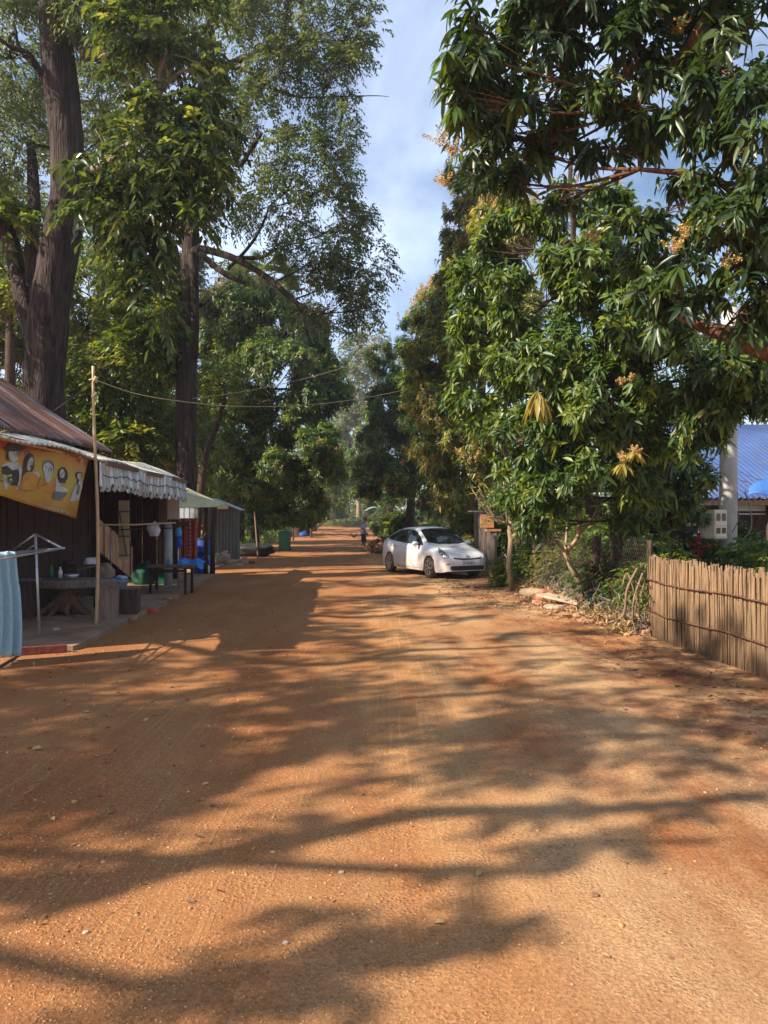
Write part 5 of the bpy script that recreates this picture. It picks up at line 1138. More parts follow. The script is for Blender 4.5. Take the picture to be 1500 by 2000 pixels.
def patch(mbx, poly, f3, ray, off=.006, res=.035, thick=.0):
    """poly in a 2-D chart; f3(u,v)->start point; ray = direction onto the body"""
    xs_ = [p[0] for p in poly]; ys_ = [p[1] for p in poly]; b_ = bmesh.new()
    vv = [b_.verts.new((p[0], p[1], 0)) for p in poly]; b_.faces.new(vv)
    x = min(xs_) + res
    while x < max(xs_): bmesh.ops.bisect_plane(b_, geom=b_.verts[:] + b_.edges[:] + b_.faces[:], plane_co=(x, 0, 0), plane_no=(1, 0, 0)); x += res
    y = min(ys_) + res
    while y < max(ys_): bmesh.ops.bisect_plane(b_, geom=b_.verts[:] + b_.edges[:] + b_.faces[:], plane_co=(0, y, 0), plane_no=(0, 1, 0)); y += res
    ray = Vector(ray).normalized(); b_.verts.ensure_lookup_table(); P0 = []; ok = []
    for v in b_.verts:
        o_ = Vector(f3(v.co.x, v.co.y)); h = bvh.ray_cast(o_, ray)
        if h[0] is None: h = bvh.find_nearest(o_ - ray * 0 + ray * 1.0)
        nn = h[1] if h[1].dot(ray) < 0 else -h[1]
        P0.append(h[0] + nn * off)
    b_.verts.index_update(); F = [tuple(v.index for v in f.verts) for f in b_.faces]; mbx.add(P0, F); b_.free()
def side(sg): return (lambda u, v: (-u, sg * 3, v)), (0, -sg, 0)
def topv(): return (lambda u, v: (-u, v, 4)), (0, 0, -1)
def front(): return (lambda u, v: (3, u, v)), (-1, 0, 0)
W1 = [(1.34, .955), (2.38, .985), (2.38, 1.372), (2.15, 1.36), (1.95, 1.30), (1.62, 1.14)]
W2 = [(2.43, .985), (3.22, 1.025), (3.18, 1.345), (2.80, 1.372), (2.43, 1.375)]
W3 = [(3.27, 1.03), (3.86, 1.09), (3.80, 1.13), (3.55, 1.245), (3.24, 1.325)]
for sg in (-1, 1):
    f3, ry_ = side(sg)
    for nm, W_ in (('side_window', W1), ('side_window', W2), ('side_window', W3)):
        b_ = MB(); patch(b_, W_, f3, ry_, .006, .06); b_.build(nm, M['glass'], car, True)
    b_ = MB()  # rubber frame round the windows
    for W_ in (W1, W2, W3):
        for i in range(len(W_)):
            a, c = W_[i], W_[(i + 1) % len(W_)]; d = Vector((c[0] - a[0], c[1] - a[1])); n_ = Vector((-d.y, d.x)).normalized() * .014
            patch(b_, [(a[0] - n_.x, a[1] - n_.y), (c[0] - n_.x, c[1] - n_.y), (c[0] + n_.x, c[1] + n_.y), (a[0] + n_.x, a[1] + n_.y)], f3, ry_, .009, .09)
    b_.build('window_trim', M['black'], car, True)
    # door seams
    for pts in ([(1.33, .30), (1.28, .6), (1.30, .94)], [(2.42, .28), (2.42, .6), (2.41, .97)], [(3.20, .55), (3.28, .75), (3.25, 1.0)], [(2.42, .27), (3.0, .28), (3.20, .55)], [(1.33, .28), (2.42, .26)]):
        b_ = MB()
        for a, c in zip(pts[:-1], pts[1:]):
            d = Vector((c[0] - a[0], c[1] - a[1])); n_ = Vector((-d.y, d.x)).normalized() * .005
            patch(b_, [(a[0] - n_.x, a[1] - n_.y), (c[0] - n_.x, c[1] - n_.y), (c[0] + n_.x, c[1] + n_.y), (a[0] + n_.x, a[1] + n_.y)], f3, ry_, .003, .08)
        b_.build('door_seam', M['seam'], car, True)
    for hx in (2.22, 3.08):
        b_ = MB(); h = bvh.ray_cast(Vector((-hx, sg * 3, .86)), Vector((0, -sg, 0)))[0]; b_.box(h + Vector((0, sg * .02, 0)), (.2, .03, .032)); b_.build('door_handle', M['paint'], car, bevel=.008)
        b_ = MB(); b_.ell(h + Vector((0, sg * .003, 0)), (.06, .012, .028), 12, 8); b_.build('handle_recess', M['seam'], car, True)
    b_ = MB(); b_.ell((-1.52, sg * .97, .99), (.075, .115, .07), 16, 10); mi = b_.build('wing_mirror', M['paint'], car, True)
    b_ = MB(); b_.bar((-1.50, sg * .80, .95), (-1.51, sg * .93, .97), .05); b_.build('mirror_stalk', M['black'], mi)
    # headlamp wraps the corner
    ct = math.cos(R(38)); st_ = math.sin(R(38)); 
    f3h = lambda u, v, sg=sg, ct=ct, st_=st_: (3 * ct - 0 + (u * st_), sg * (3 * st_ - u * ct), v)
    HL = [(-.80 + .62, .62), (-.36 + .30, .64), (.02, .69), (.16, .82), (.14, .86), (-.0, .82), (-.13, .72)]
    b_ = MB()
    HLs = [(-.14, .655), (-.03, .66), (.08, .70), (.20, .80), (.27, .885), (.22, .885), (.08, .825), (-.05, .745)]
    # chart: s along the car and height, cast from the side-front
    f3h = lambda u, v, sg=sg: (-(u) + 3 * math.cos(R(50)), sg * (.62 + 3 * math.sin(R(50))), v)
    HLc = [(.06, .635), (.20, .625), (.42, .70), (.66, .845), (.70, .885), (.52, .845), (.30, .775), (.12, .70)]
    patch(b_, HLc, f3h, (-math.cos(R(50)), -sg * math.sin(R(50)), 0), .010, .05); hl = b_.build('headlight', M['lamp'], car, True)
    b_ = MB(); patch(b_, [(.10, .640), (.21, .640), (.36, .70), (.34, .745), (.20, .72), (.12, .68)], f3h, (-math.cos(R(50)), -sg * math.sin(R(50)), 0), .014, .05); b_.build('reflector', M['alloy'], hl, True)
    b_ = MB(); patch(b_, [(.02, .44), (.16, .43), (.16, .47), (.02, .48)], f3h, (-math.cos(R(50)), -sg * math.sin(R(50)), 0), .008, .05); b_.build('marker_lamp', M['lamp'], car, True)
    b_ = MB(); patch(b_, [(4.18, .72), (4.38, .72), (4.33, .98), (4.12, 1.0)], f3, ry_, .008, .05); b_.build('tail_lamp', M['red_plastic'], car, True)
f3, ry_ = topv()
b_ = MB(); patch(b_, [(1.10, -.35), (1.07, 0), (1.10, .35), (1.22, .655), (1.30, .665), (1.93, .56), (1.97, .3), (1.98, 0), (1.97, -.3), (1.93, -.56), (1.30, -.665), (1.22, -.655)], f3, ry_, .007, .07); ws = b_.build('windshield', M['glass'], car, True)
b_ = MB()
for a, c in (((1.06, 0), (1.28, .70)), ((1.06, 0), (1.28, -.70))):
    d = Vector((c[0] - a[0], c[1] - a[1])); n_ = Vector((-d.y, d.x)).normalized() * .02
    patch(b_, [(a[0] - n_.x, a[1] - n_.y), (c[0] - n_.x, c[1] - n_.y), (c[0] + n_.x, c[1] + n_.y), (a[0] + n_.x, a[1] + n_.y)], f3, ry_, .010, .06)
b_.build('cowl', M['black'], car, True)
b_ = MB(); patch(b_, [(3.55, -.48), (4.15, -.46), (4.15, .46), (3.55, .48)], f3, ry_, .006, .08); b_.build('rear_window', M['glass'], car, True)
for sg in (-1, 1):
    b_ = MB(); h0 = bvh.ray_cast(Vector((-1.16, sg * .1 - .15, 4)), Vector((0, 0, -1)))[0]; h1 = bvh.ray_cast(Vector((-1.34, sg * .1 + .35, 4)), Vector((0, 0, -1)))[0]; b_.tube([h0 + Vector((0, 0, .025)), h1 + Vector((0, 0, .022))], .008, 5); b_.build('wiper', M['black'], car)
f3, ry_ = front()
b_ = MB(); patch(b_, [(-.50, .60), (-.2, .572), (.2, .572), (.50, .60), (.49, .635), (.2, .612), (-.2, .612), (-.49, .635)], f3, ry_, .008, .05); b_.build('grille', M['black'], car, True)
b_ = MB(); patch(b_, [(-.56, .28), (.56, .28), (.60, .33), (.58, .40), (-.58, .40), (-.60, .33)], f3, ry_, .008, .06); gi = b_.build('air_intake', M['black'], car, True)
b_ = MB(); b_.box((.022, 0, .478), (.012, .46, .145)); pl_ = b_.build('number_plate', M['plate'], car, bevel=.004)
b_ = MB(); x = -.17
for k, g_ in enumerate([1, 2, 0, 3, 1, 3, 2, 1]):   # unreadable small characters as in the photo
    if g_:
        b_.box((.0295, x, .478), (.003, .008, .07)); 
        if g_ > 1: b_.box((.0295, x + .016, .478 + (.03 if g_ == 2 else -.03)), (.003, .024, .010))
        if g_ > 2: b_.box((.0295, x + .03, .478), (.003, .008, .07))
    x += .046
b_.build('characters', M['seam'], pl_, fix=False)
b_ = MB(); h = bvh.ray_cast(Vector((3, 0, .665)), Vector((-1, 0, 0)))[0]; em = Matrix.Translation(h + Vector((.012, 0, .0)))
def ring(mbx, c, a, b, r, tilt=-.55, horiz=True):
    pts = [Vector(c) + Vector((-b * math.sin(t) * math.sin(tilt) * -1, a * math.cos(t), b * math.sin(t))) for t in np.linspace(0, 2 * math.pi, 25)]; mbx.tube(pts, r, 5, caps=False)
ring(b_, h + Vector((.012, 0, 0)), .062, .040, .005); ring(b_, h + Vector((.014, 0, .0)), .020, .038, .004); ring(b_, h + Vector((.014, 0, .018)), .045, .016, .004); b_.build('badge', M['alloy'], car, True)
b_ = MB(); b_.box((-2.25, 0, .33), (3.9, 1.30, .26)); b_.box((-.5, 0, .35), (.6, 1.1, .22)); b_.build('underbody', M['black'], car)
b_ = MB(); b_.tube([(-3.75, 0, 1.30), (-3.95, 0, 1.42)], .006, 5); b_.build('antenna', M['black'], car)
for wx in WX:
    for sg in (-1, 1):
        c = (-wx, sg * .765, .31); b_ = MB()
        b_.lathe(c, [(.20, -.095), (.285, -.095), (.305, -.07), (.31, 0), (.305, .07), (.285, .095), (.205, .095), (.20, .09)], 40, 'Y'); wh = b_.build('wheel', M['tyre'], car, True)
        b_ = MB(); yo = sg * .085
        b_.lathe((c[0], c[1] + yo, c[2]), [(.215, sg * .012), (.20, sg * .012), (.19, -sg * .03), (.19, -sg * .1)], 40, 'Y')
        b_.lathe((c[0], c[1] + yo, c[2]), [(0, sg * .015), (.04, sg * .012), (.045, -sg * .02)], 16, 'Y')
        for k in range(7):
            a = 2 * math.pi * k / 7; d = Vector((math.cos(a), 0, math.sin(a))); e = Vector((-math.sin(a), 0, math.cos(a))); cc = Vector((c[0], c[1] + yo, c[2]))
            for o_ in (-.35, .35): b_.bar(cc + d * .03, cc + d * .20 + e * .03 * o_ * 2, .018, .026)
        b_.build('rim', M['alloy'], wh, False, fix=False)
        b_ = MB(); b_.lathe((c[0], c[1] - sg * .02, c[2]), [(0, 0), (.198, 0), (.198, -sg * .02)], 24, 'Y'); b_.build('brake_disc', M['seam'], wh)
sc = .925; hd = math.atan2(-2.19, 1.02); fw = Vector((math.cos(hd), math.sin(hd), 0)); rt = Vector((fw.y, -fw.x, 0))
con = gr(841, 1129); org = con - rt * .80 * sc + fw * .90 * sc
car.rotation_euler = (0, 0, hd); car.scale = (sc * 1.06, sc, sc * 1.07); car.location = org + Vector((0, 0, -.012))

# ================================================================== PERSON
def remeshed(name, mbx, m, parent, vox=.012, sm=6):
    me = mbx.mesh(name); o = bpy.data.objects.new('tmp', me); COL.objects.link(o)
    r = o.modifiers.new('r', 'REMESH'); r.mode = 'VOXEL'; r.voxel_size = vox
    s = o.modifiers.new('s', 'SMOOTH'); s.iterations = sm; s.factor = .5
    dg = bpy.context.evaluated_depsgraph_get(); dg.update(); e = o.evaluated_get(dg); m2 = bpy.data.meshes.new_from_object(e); m2.name = name
    bpy.data.objects.remove(o, do_unlink=True); m2.materials.clear()
    return link(name, m2, m, parent, True)
per = thing('person', 'person in a blue and white T-shirt and dark shorts, head bowed, standing behind the car', 'person')
# facing +X, root between the feet, 1.66 m
b_ = MB()
hip = .86
def limb(pts, rr, n=12): b_.tube(spline(pts, 5), rads(rr, 5), n)
b_.tube(spline([(0, 0, .82), (-.01, 0, .95), (-.015, 0, 1.08), (-.02, 0, 1.22), (-.01, 0, 1.34), (.01, 0, 1.40)], 4), rads([.115, .112, .105, .12, .125, .06], 4), 16)
b_.ell((-.01, .0, 1.25), (.10, .165, .15)); b_.ell((-.01, 0, .88), (.11, .15, .10)); b_.ell((-.02, 0, 1.345), (.07, .17, .05))
for sg, dx in ((-1, -.07), (1, .09)):
    limb([(0, sg * .085, .86), (dx * .5 + .01, sg * .09, .62), (dx * .7 + .01, sg * .09, .46), (dx * .9 - .02, sg * .09, .28), (dx - .03, sg * .09, .08)], [.085, .068, .052, .052, .033])
    limb([(dx - .07, sg * .09, .035), (dx, sg * .092, .045), (dx + .09, sg * .10, .028), (dx + .15, sg * .105, .018)], [.030, .040, .032, .018])
# neck and bowed head
limb([(0, 0, 1.38), (.03, 0, 1.44), (.05, 0, 1.50)], [.055, .05, .05])
HD = Matrix.Translation((.065, 0, 1.555)) @ Matrix.Rotation(R(32), 4, 'Y')
def hp(x, y, z): return HD @ Vector((x, y, z))
H3 = HD.to_3x3()
b_.ell(hp(0, 0, .015), (.095, .076, .108), M=H3); b_.ell(hp(.035, 0, -.055), (.055, .055, .06), M=H3)
b_.tube([hp(.085, 0, .02), hp(.108, 0, -.022), hp(.085, 0, -.032)], [.010, .015, .012], 7)
for sg in (-1, 1): b_.ell(hp(-.005, sg * .078, -.005), (.022, .010, .032), M=H3); b_.ell(hp(.084, sg * .03, .008), (.012, .016, .009), M=H3)
b_.ell(hp(.083, 0, -.06), (.014, .024, .008), M=H3)
# arms: both bent a little forward, hands before the belly
def arm(sg):
    sh_ = Vector((-.01, sg * .175, 1.335)); el = Vector((-.045, sg * .215, 1.07)); wr = Vector((.12, sg * .17, .90))
    limb([sh_, (sh_ + el) / 2 + Vector((0, sg * .008, 0)), el, (el + wr) / 2, wr], [.052, .044, .036, .034, .024])
    d = (wr - el).normalized(); up_ = Vector((0, 0, 1)); s_ = d.cross(up_).normalized() ; pc_ = wr + d * .045
    b_.ell(pc_, (.045, .018, .036), M=d.to_track_quat('X', 'Z').to_matrix())
    ln = [.062, .070, .066, .052]
    for i in range(4):
        r0 = pc_ + d * .035 + (s_.cross(d)) * (.024 - i * .016); bend = Vector((0, -sg * .5, -.25)); k1 = r0 + d * ln[i] * .5; k2 = k1 + (d * .6 + bend * .6).normalized() * ln[i] * .35; k3 = k2 + (d * .2 + bend).normalized() * ln[i] * .28
        b_.tube([r0, k1, k2, k3], [.0095, .009, .008, .006], 7)
    t0 = pc_ - d * .02 + s_.cross(d) * .03; b_.tube([t0, t0 + d * .03 + s_.cross(d) * .02 + Vector((0, -sg * .012, 0)), t0 + d * .062 + s_.cross(d) * .018 + Vector((0, -sg * .025, 0))], [.012, .010, .008], 7)
arm(-1); arm(1)
remeshed('body', b_, M['skin'], per, .0075, 3)
b_ = MB(); b_.ell(hp(-.014, 0, .035), (.104, .086, .103), 22, 14, M=H3)
out = []
for v in b_.v:
    l_ = HD.inverted() @ Vector(v); k = 1 + .07 * noise.noise(Vector(v) * 40)
    if l_.x > .045 and l_.z < .045: l_.x = .045
    if l_.z < -.045: l_.z = -.045
    out.append(HD @ (l_ * k))
b_.v = [tuple(v) for v in out]; b_.build('hair', M['hair'], per, True)
b_ = MB()  # T-shirt
n = 28; prof = [(.74, .0, 0, 0), (.86, .135, .175, -.005), (.95, .130, .168, -.01), (1.05, .120, .160, -.018), (1.15, .125, .172, -.022), (1.25, .128, .190, -.022), (1.33, .112, .198, -.018), (1.375, .080, .13, -.005), (1.395, .062, .07, .008)]
vs = []; prof = prof[1:]
for z, rx, ry, cx in prof:
    for k in range(n):
        a = 2 * math.pi * k / n; f = 1 + .035 * math.sin(5 * a + z * 9) * (1.2 - z); vs.append((cx + rx * f * math.cos(a), ry * f * math.sin(a), z - (.02 * abs(math.cos(a)) if z < .9 else 0)))
fs = [(i * n + k, i * n + (k + 1) % n, (i + 1) * n + (k + 1) % n, (i + 1) * n + k) for i in range(len(prof) - 1) for k in range(n)]
b_.add(vs, fs)
for sg in (-1, 1): b_.tube(spline([(-.012, sg * .14, 1.35), (-.02, sg * .195, 1.27), (-.035, sg * .215, 1.14)], 4), rads([.062, .066, .064], 4), 14, caps=False)
b_.build('t_shirt', M['shirt'], per, True)
b_ = MB()
b_.tube([(-.005, 0, .76), (-.005, 0, .90)], [.14, .125], 20)
vs = []
for z, rx, ry in ((.78, .14, .175), (.84, .135, .172), (.91, .128, .163)):
    for k in range(n): a = 2 * math.pi * k / n; vs.append((-.005 + rx * math.cos(a), ry * math.sin(a), z))
b_.add(vs, [(i * n + k, i * n + (k + 1) % n, (i + 1) * n + (k + 1) % n, (i + 1) * n + k) for i in range(2) for k in range(n)])
for sg, dx in ((-1, -.07), (1, .09)): b_.tube(spline([(0, sg * .085, .86), (dx * .35, sg * .095, .68), (dx * .6 + .01, sg * .098, .47)], 4), rads([.10, .112, .105], 4), 16, caps=False)
b_.build('shorts', M['shorts'], per, True)
pp = gr(710, 1077); per.location = pp; per.rotation_euler = (0, 0, R(12)); per.scale = (1.0, 1.0, 1.0)

# ================================================================== HEN
hn = thing('hen', 'small dark hen with raised tail crossing the sunlit road', 'hen'); b_ = MB()
b_.ell((0, 0, .20), (.15, .085, .10)); b_.tube([(.10, 0, .23), (.16, 0, .31), (.19, 0, .37)], [.06, .04, .035], 10); b_.ell((.20, 0, .39), (.04, .03, .035)); b_.tube([(.23, 0, .39), (.265, 0, .38)], [.012, .002], 6)
b_.tube([(-.08, 0, .23), (-.18, 0, .33), (-.25, 0, .37)], [.07, .055, .015], 10)
for sg in (-1, 1): b_.tube([(.01, sg * .035, .14), (.0, sg * .035, .07), (.01, sg * .035, .005)], [.03, .011, .009], 6); [b_.tube([(.01, sg * .035, .008), (.05 * math.cos(a), sg * .035 + .05 * math.sin(a), .006)], [.008, .004], 5) for a in (-.5, 0, .5)]
remeshed('body', b_, M['black'], hn, .007, 3)
b_ = MB(); b_.box((.205, 0, .43), (.05, .01, .03)); b_.build('comb', M['red_plastic'], hn, bevel=.004)
hn.location = gr(691, 1052.5) ; hn.rotation_euler = (0, 0, R(170))
# ================================================================== RIGHT SIDE
# reed fence along the verge
fa = Vector((4.50, 5.2, 0)); fb = gr(1268, 1243); fdir = (fb - fa).normalized(); fl = (fb - fa).length
def ftop(s):  # height along the fence
    Y = (fa + fdir * s).y; return 1.20 - .03 * (Y - 8) * 0 + .02 * noise.noise(Vector((s * 2, 0, 0)))
rf_ = thing('reed_fence', 'low fence of upright dry reeds along the right edge of the road', 'fence', (fa + fb) / 2)
mb = MB(); s = 0
side_n = Vector((-fdir.y, fdir.x, 0))
while s < fl:
    for lay in (0, 1):
        p = fa + fdir * (s + random.uniform(-.012, .012)) + side_n * (lay * .022 + random.uniform(-.008, .008)); h = ftop(s) + random.uniform(-.07, .03) - (random.random() < .06) * random.uniform(.05, .35); r = random.uniform(.006, .0155)
        lean = fdir * random.gauss(0, .022) + side_n * random.gauss(0, .014); m1 = p + lean * .5 + side_n * random.gauss(0, .006) + Vector((0, 0, h * .5))
        mb.tube([p + Vector((0, 0, -.03)), m1, p + lean + Vector((0, 0, h))], [r * 1.1, r, r * .75], 6)
    s += .0175
mb.build('reed_panel', M['reed'], rf_, True, fix=False)
for z0 in (.86, .40):
    mb = MB(); pts = [fa + fdir * t + side_n * .055 + Vector((0, 0, z0 + .02 * math.sin(t * 2.3) + .015 * noise.noise(Vector((t * 3, z0, 0))))) for t in np.linspace(0, fl, 36)]
    mb.tube(pts, .012, 6); mb.build('rail', M['bark_red'], rf_, True)
for t in (.3, 1.7, 3.1, 4.6, fl - .05):
    mb = MB(); p = fa + fdir * t - side_n * .06; mb.tube([p, p + Vector((.01, 0, .7)), p + Vector((0, .02, 1.24))], .03, 7, wob=.2, wsc=4); mb.build('post', M['wood_brown'], rf_, True)
# chicken wire fence from the reeds to past the frangipani
wa = gr(1268, 1243); wb = Vector((3.55, 16.5, 0)); wd = (wb - wa).normalized(); wl = (wb - wa).length
wf = thing('wire_fence', 'chicken wire fence on rough dark posts between the reeds and the frangipani', 'fence', (wa + wb) / 2)
mb = MB(); cs = .075; nxx = int(wl / cs); nzz = int(1.45 / (cs * .87))
def wpt(i, k, o): return wa + wd * (i * cs + o) + Vector((.03 * math.sin(i * .3 + k * .2), 0, .06 + k * cs * .87 * .5))
for i in range(nxx):
    for k in range(nzz * 2):
        if (k % 4) in (0,):
            pass
for i in range(nxx):
    for k in range(nzz):
        z = .05 + k * cs * .87; o_ = (k % 2) * cs * .5
        a = wa + wd * (i * cs + o_) + Vector((.02 * math.sin(i * .35), 0, z)); b = a + wd * cs * .5 + Vector((0, 0, cs * .29)); c = a + wd * cs + Vector((0, 0, 0)); d = b + Vector((0, 0, cs * .58))
        mb.bar(a, b, .0022); mb.bar(b, c, .0022); mb.bar(b, d, .003)
mb.build('mesh', M['wire'], wf, fix=False)
for px, py, hh, r in ((1270, 1243, 1.45, .05), (1205, 1200, 1.45, .11), (1163, 1185, 1.40, .10), (1135, 1168, 1.35, .06), (1100, 1160, 1.3, .05)):
    b = gr(px, py); mb = MB(); mb.tube(spline([b, b + Vector((random.uniform(-.03, .03), 0, hh * .5)), b + Vector((random.uniform(-.05, .05), 0, hh))], 4), rads([r * 1.1, r, r * .85], 4), 9, wob=.4, wsc=3); mb.build('post', M['bark_mango'], wf, True)
# rough log palisade toward the car
for i, (px, py, py0, r, mm, lb) in enumerate([(1050, 1150, 1040, .06, 'wood_brown', 'brown stake just left of the frangipani'), (1018, 1122, 1020, .12, 'bark_mango', 'leaning dark log post, second right of the board gate'), (1032, 1135, 1035, .07, 'wood_grey', 'thin split stake between two leaning posts'), (990, 1115, 1006, .14, 'bark_mango', 'thick dark log post right of the board gate'), (975, 1112, 1008, .10, 'bark_pale', 'pale log post against the board gate')]):
    b = gr(px, py); z = CAMH - (py0 - HOR) / FPX * b.y; mb = MB(); mb.tube(spline([b, b + Vector((-.08, 0, z * .5)), b + Vector((-.22 if i in (1, 3) else -.05, 0, z))], 4), rads([r * 1.1, r, r * .9], 4), 10, wob=.35, wsc=2.5)
    solo(mb.build('fence_post', M[mm], None, True), lb, 'post', 'rough log posts along the right side')
gt = thing('board_gate', 'tall gate of upright brown boards and an orange-brown panel behind the car', 'gate', Vector((pg(955, 23), 23, 0)))
mb = MB()
for k, (px, t0, t1, w_) in enumerate([(930, 1000, 1095, .14), (940, 998, 1096, .17), (950, 997, 1097, .17), (962, 1030, 1099, .12), (968, 1035, 1099, .08), (955, 1036, 1098, .08)]):
    Y = 23.3 - k * .12; z = CAMH - (t0 - HOR) / FPX * Y; mb.box((pg(px, Y), Y, z / 2), (w_ * .95, .03, z), rz=.15)
mb.build('boards', M['wood_grey'], gt)
M['orangeboard'] = pmat('orange_board', (.42, .17, .06), (.55, .27, .11), 4, .7, c3=(.3, .12, .06))
mb = MB(); mb.box((pg(951, 22.9), 22.85, 1.62), (.42, .05, .42), rz=.15); mb.box((pg(962, 22.9), 22.80, 1.33), (.50, .06, .07), rz=.15); mb.build('panel', M['orangeboard'], gt)
mb = MB(); mb.box((pg(940, 22.9), 22.8, 1.92), (.85, .05, .04), rz=.15); mb.build('top_rail', M['wood_grey'], gt)
# concrete utility pole with meter box
up = thing('utility_pole', 'grey concrete utility pole with a meter box behind the reed fence', 'utility pole', (pg(1422, 13.4), 13.4, 0))
c = Vector((pg(1420, 13.4), 13.4, 0)); mb = MB(); mb.tube([c, c + Vector((.03, 0, 3)), c + Vector((.05, 0, 5.6))], [.165, .15, .135], 24); mb.build('shaft', M['pole'], up, True)
mb = MB(); m0 = at(1392, 1024, 13.1); mb.box(m0, (.34, .34, .52), rz=.5); mbx = mb.build('meter_box', M['meter'], up, bevel=.012)
mb = MB()
Rz = Matrix.Rotation(.5, 4, 'Z')
for dx, dz in ((-.075, .13), (.075, .13), (-.075, -.11), (.075, -.11)): mb.box(m0 + Rz @ Vector((dx, -.172, dz)), (.10, .012, .13 if dz > 0 else .10), rz=.5)
mb.build('window', M['glassdark'], mbx)
mb = MB(); mb.box(m0 + Rz @ Vector((0, -.175, .01)), (.26, .012, .05), rz=.5); mb.build('label_strip', M['cream'], mbx); mb = MB(); mb.box(m0 + Rz @ Vector((0, -.178, -.22)), (.30, .016, .03), rz=.5); mb.build('label_strip', M['cream'], mbx)
mb = MB()
for k in range(4): mb.box(m0 + Rz @ Vector((.172, -.10 + k * .07, 0)), (.006, .012, .44), rz=.5)
mb.build('vent_ribs', M['meter'], mbx)
mb = MB(); mb.tube(spline([at(1455, 960, 13.2), at(1468, 1010, 13.0), at(1460, 1045, 12.9), at(1425, 1067, 13.0)], 6), .012, 6); mb.tube(spline([at(1440, 960, 13.2), at(1443, 1010, 13), at(1430, 1040, 13.1)], 6), .008, 6); mb.build('cable', M['wire'], up, True)
mb = MB(); a = at(1455, 700, 13.4); 
for k in range(2): 
    mb.tube(spline([c + Vector((0, 0, 5.4 - k * .4)), c + Vector((.2, 8, 5.0 - k * .4)), c + Vector((.6, 30, 6 - k * .4))], 8), .012, 5)
solo(mb.build('power_cable', M['metal_dark'], None, True), 'pair of thin power cables running up the road from the utility pole', 'cable')
# blue roofed shelter
bs = thing('shelter', 'open shelter with a blue corrugated roof behind the utility pole', 'shelter', (9.2, 19, 0))
def br(u, v): x = 7.1 + u * 5.5; return Vector((x, 17 + v * 5.0, 2.22 + v * 2.3 + .02 * math.sin(x * 2 * math.pi / .14)))
mb = MB(); mb.grid(br, 300, 3, thick=(0, 0, -.02)); mb.grid(lambda u, v: Vector((7.1 + u * 5.5, 22 + v * 4, 4.52 - v * 1.9)), 6, 3, thick=(0, 0, -.02)); mb.build('roof', M['bluetin'], bs, True, fix=False)
for x, y in ((7.4, 17.3), (9.1, 17.3), (11.2, 17.3), (7.4, 21.8), (11.2, 21.8)): mb = MB(); mb.tube([(x, y, 0), (x, y, 2.3 if y < 20 else 4.2)], .07, 8); mb.build('post', M['wood_dark'], bs, True)
mb = MB(); mb.box((9.85, 17.05, 2.12), (5.5, .06, .16)); mb.build('beam', M['wood_dark'], bs); mb = MB(); mb.box((9.85, 25.8, 1.2), (5.5, .06, 2.4)); mb.box((7.15, 24, .7), (.05, 3.6, 1.4)); mb.box((9.9, 20.5, 1.05), (5.4, .05, 2.1)); mb.build('wall', M['wood_dark'], bs)
mb = MB(); mb.box((8.65, 17.5, 2.0), (.9, .05, .18)); mb.box((8.9, 17.45, 1.84), (.9, .03, .03)); mb.build('valance', M['white_plastic'], bs)
def tp(u, v): return at(1462 + 120 * u, 972 - (70 + 20 * u) * (1 - v) * (.2 + .8 * u) - 6, 15.8 + v * .3 - (1 - v) * -.8) + Vector((0, 0, .03 * math.sin(u * 12)))
mb = MB(); mb.grid(tp, 24, 8, thick=(0, .01, -.01)); solo(mb.build('blue_tarp', M['bluetarp'], None, True, fix=False), 'bright light blue tarpaulin slung off the corner of the blue roof', 'tarpaulin')
# white framed shelf behind the meter box
wsf = thing('white_cart', 'white framed dark cart behind the fence left of the meter box', 'cart', Vector((pg(1345, 14.2), 14.2, 0)))
mb = MB(); a = at(1322, 1046, 14.2); b = at(1366, 1047, 14.2); mb.bar(a, b, .03, .05); mb.bar(at(1322, 1010, 14.2), at(1326, 1046, 14.2), .05, .03); mb.bar(at(1364, 1012, 14.2), b, .03); mb.bar(at(1322, 1022, 14.2), at(1364, 1022, 14.2), .02); mb.build('frame', M['white_plastic'], wsf)
mb = MB(); mb.box(at(1345, 1036, 14.4), (.40, .3, .18)); mb.build('box', M['black'], wsf); 
for px in (1325, 1363): mb = MB(); a = at(px, 1048, 14.2); mb.bar(a, (a.x, a.y, 0), .03); mb.build('leg', M['metal_dark'], wsf)
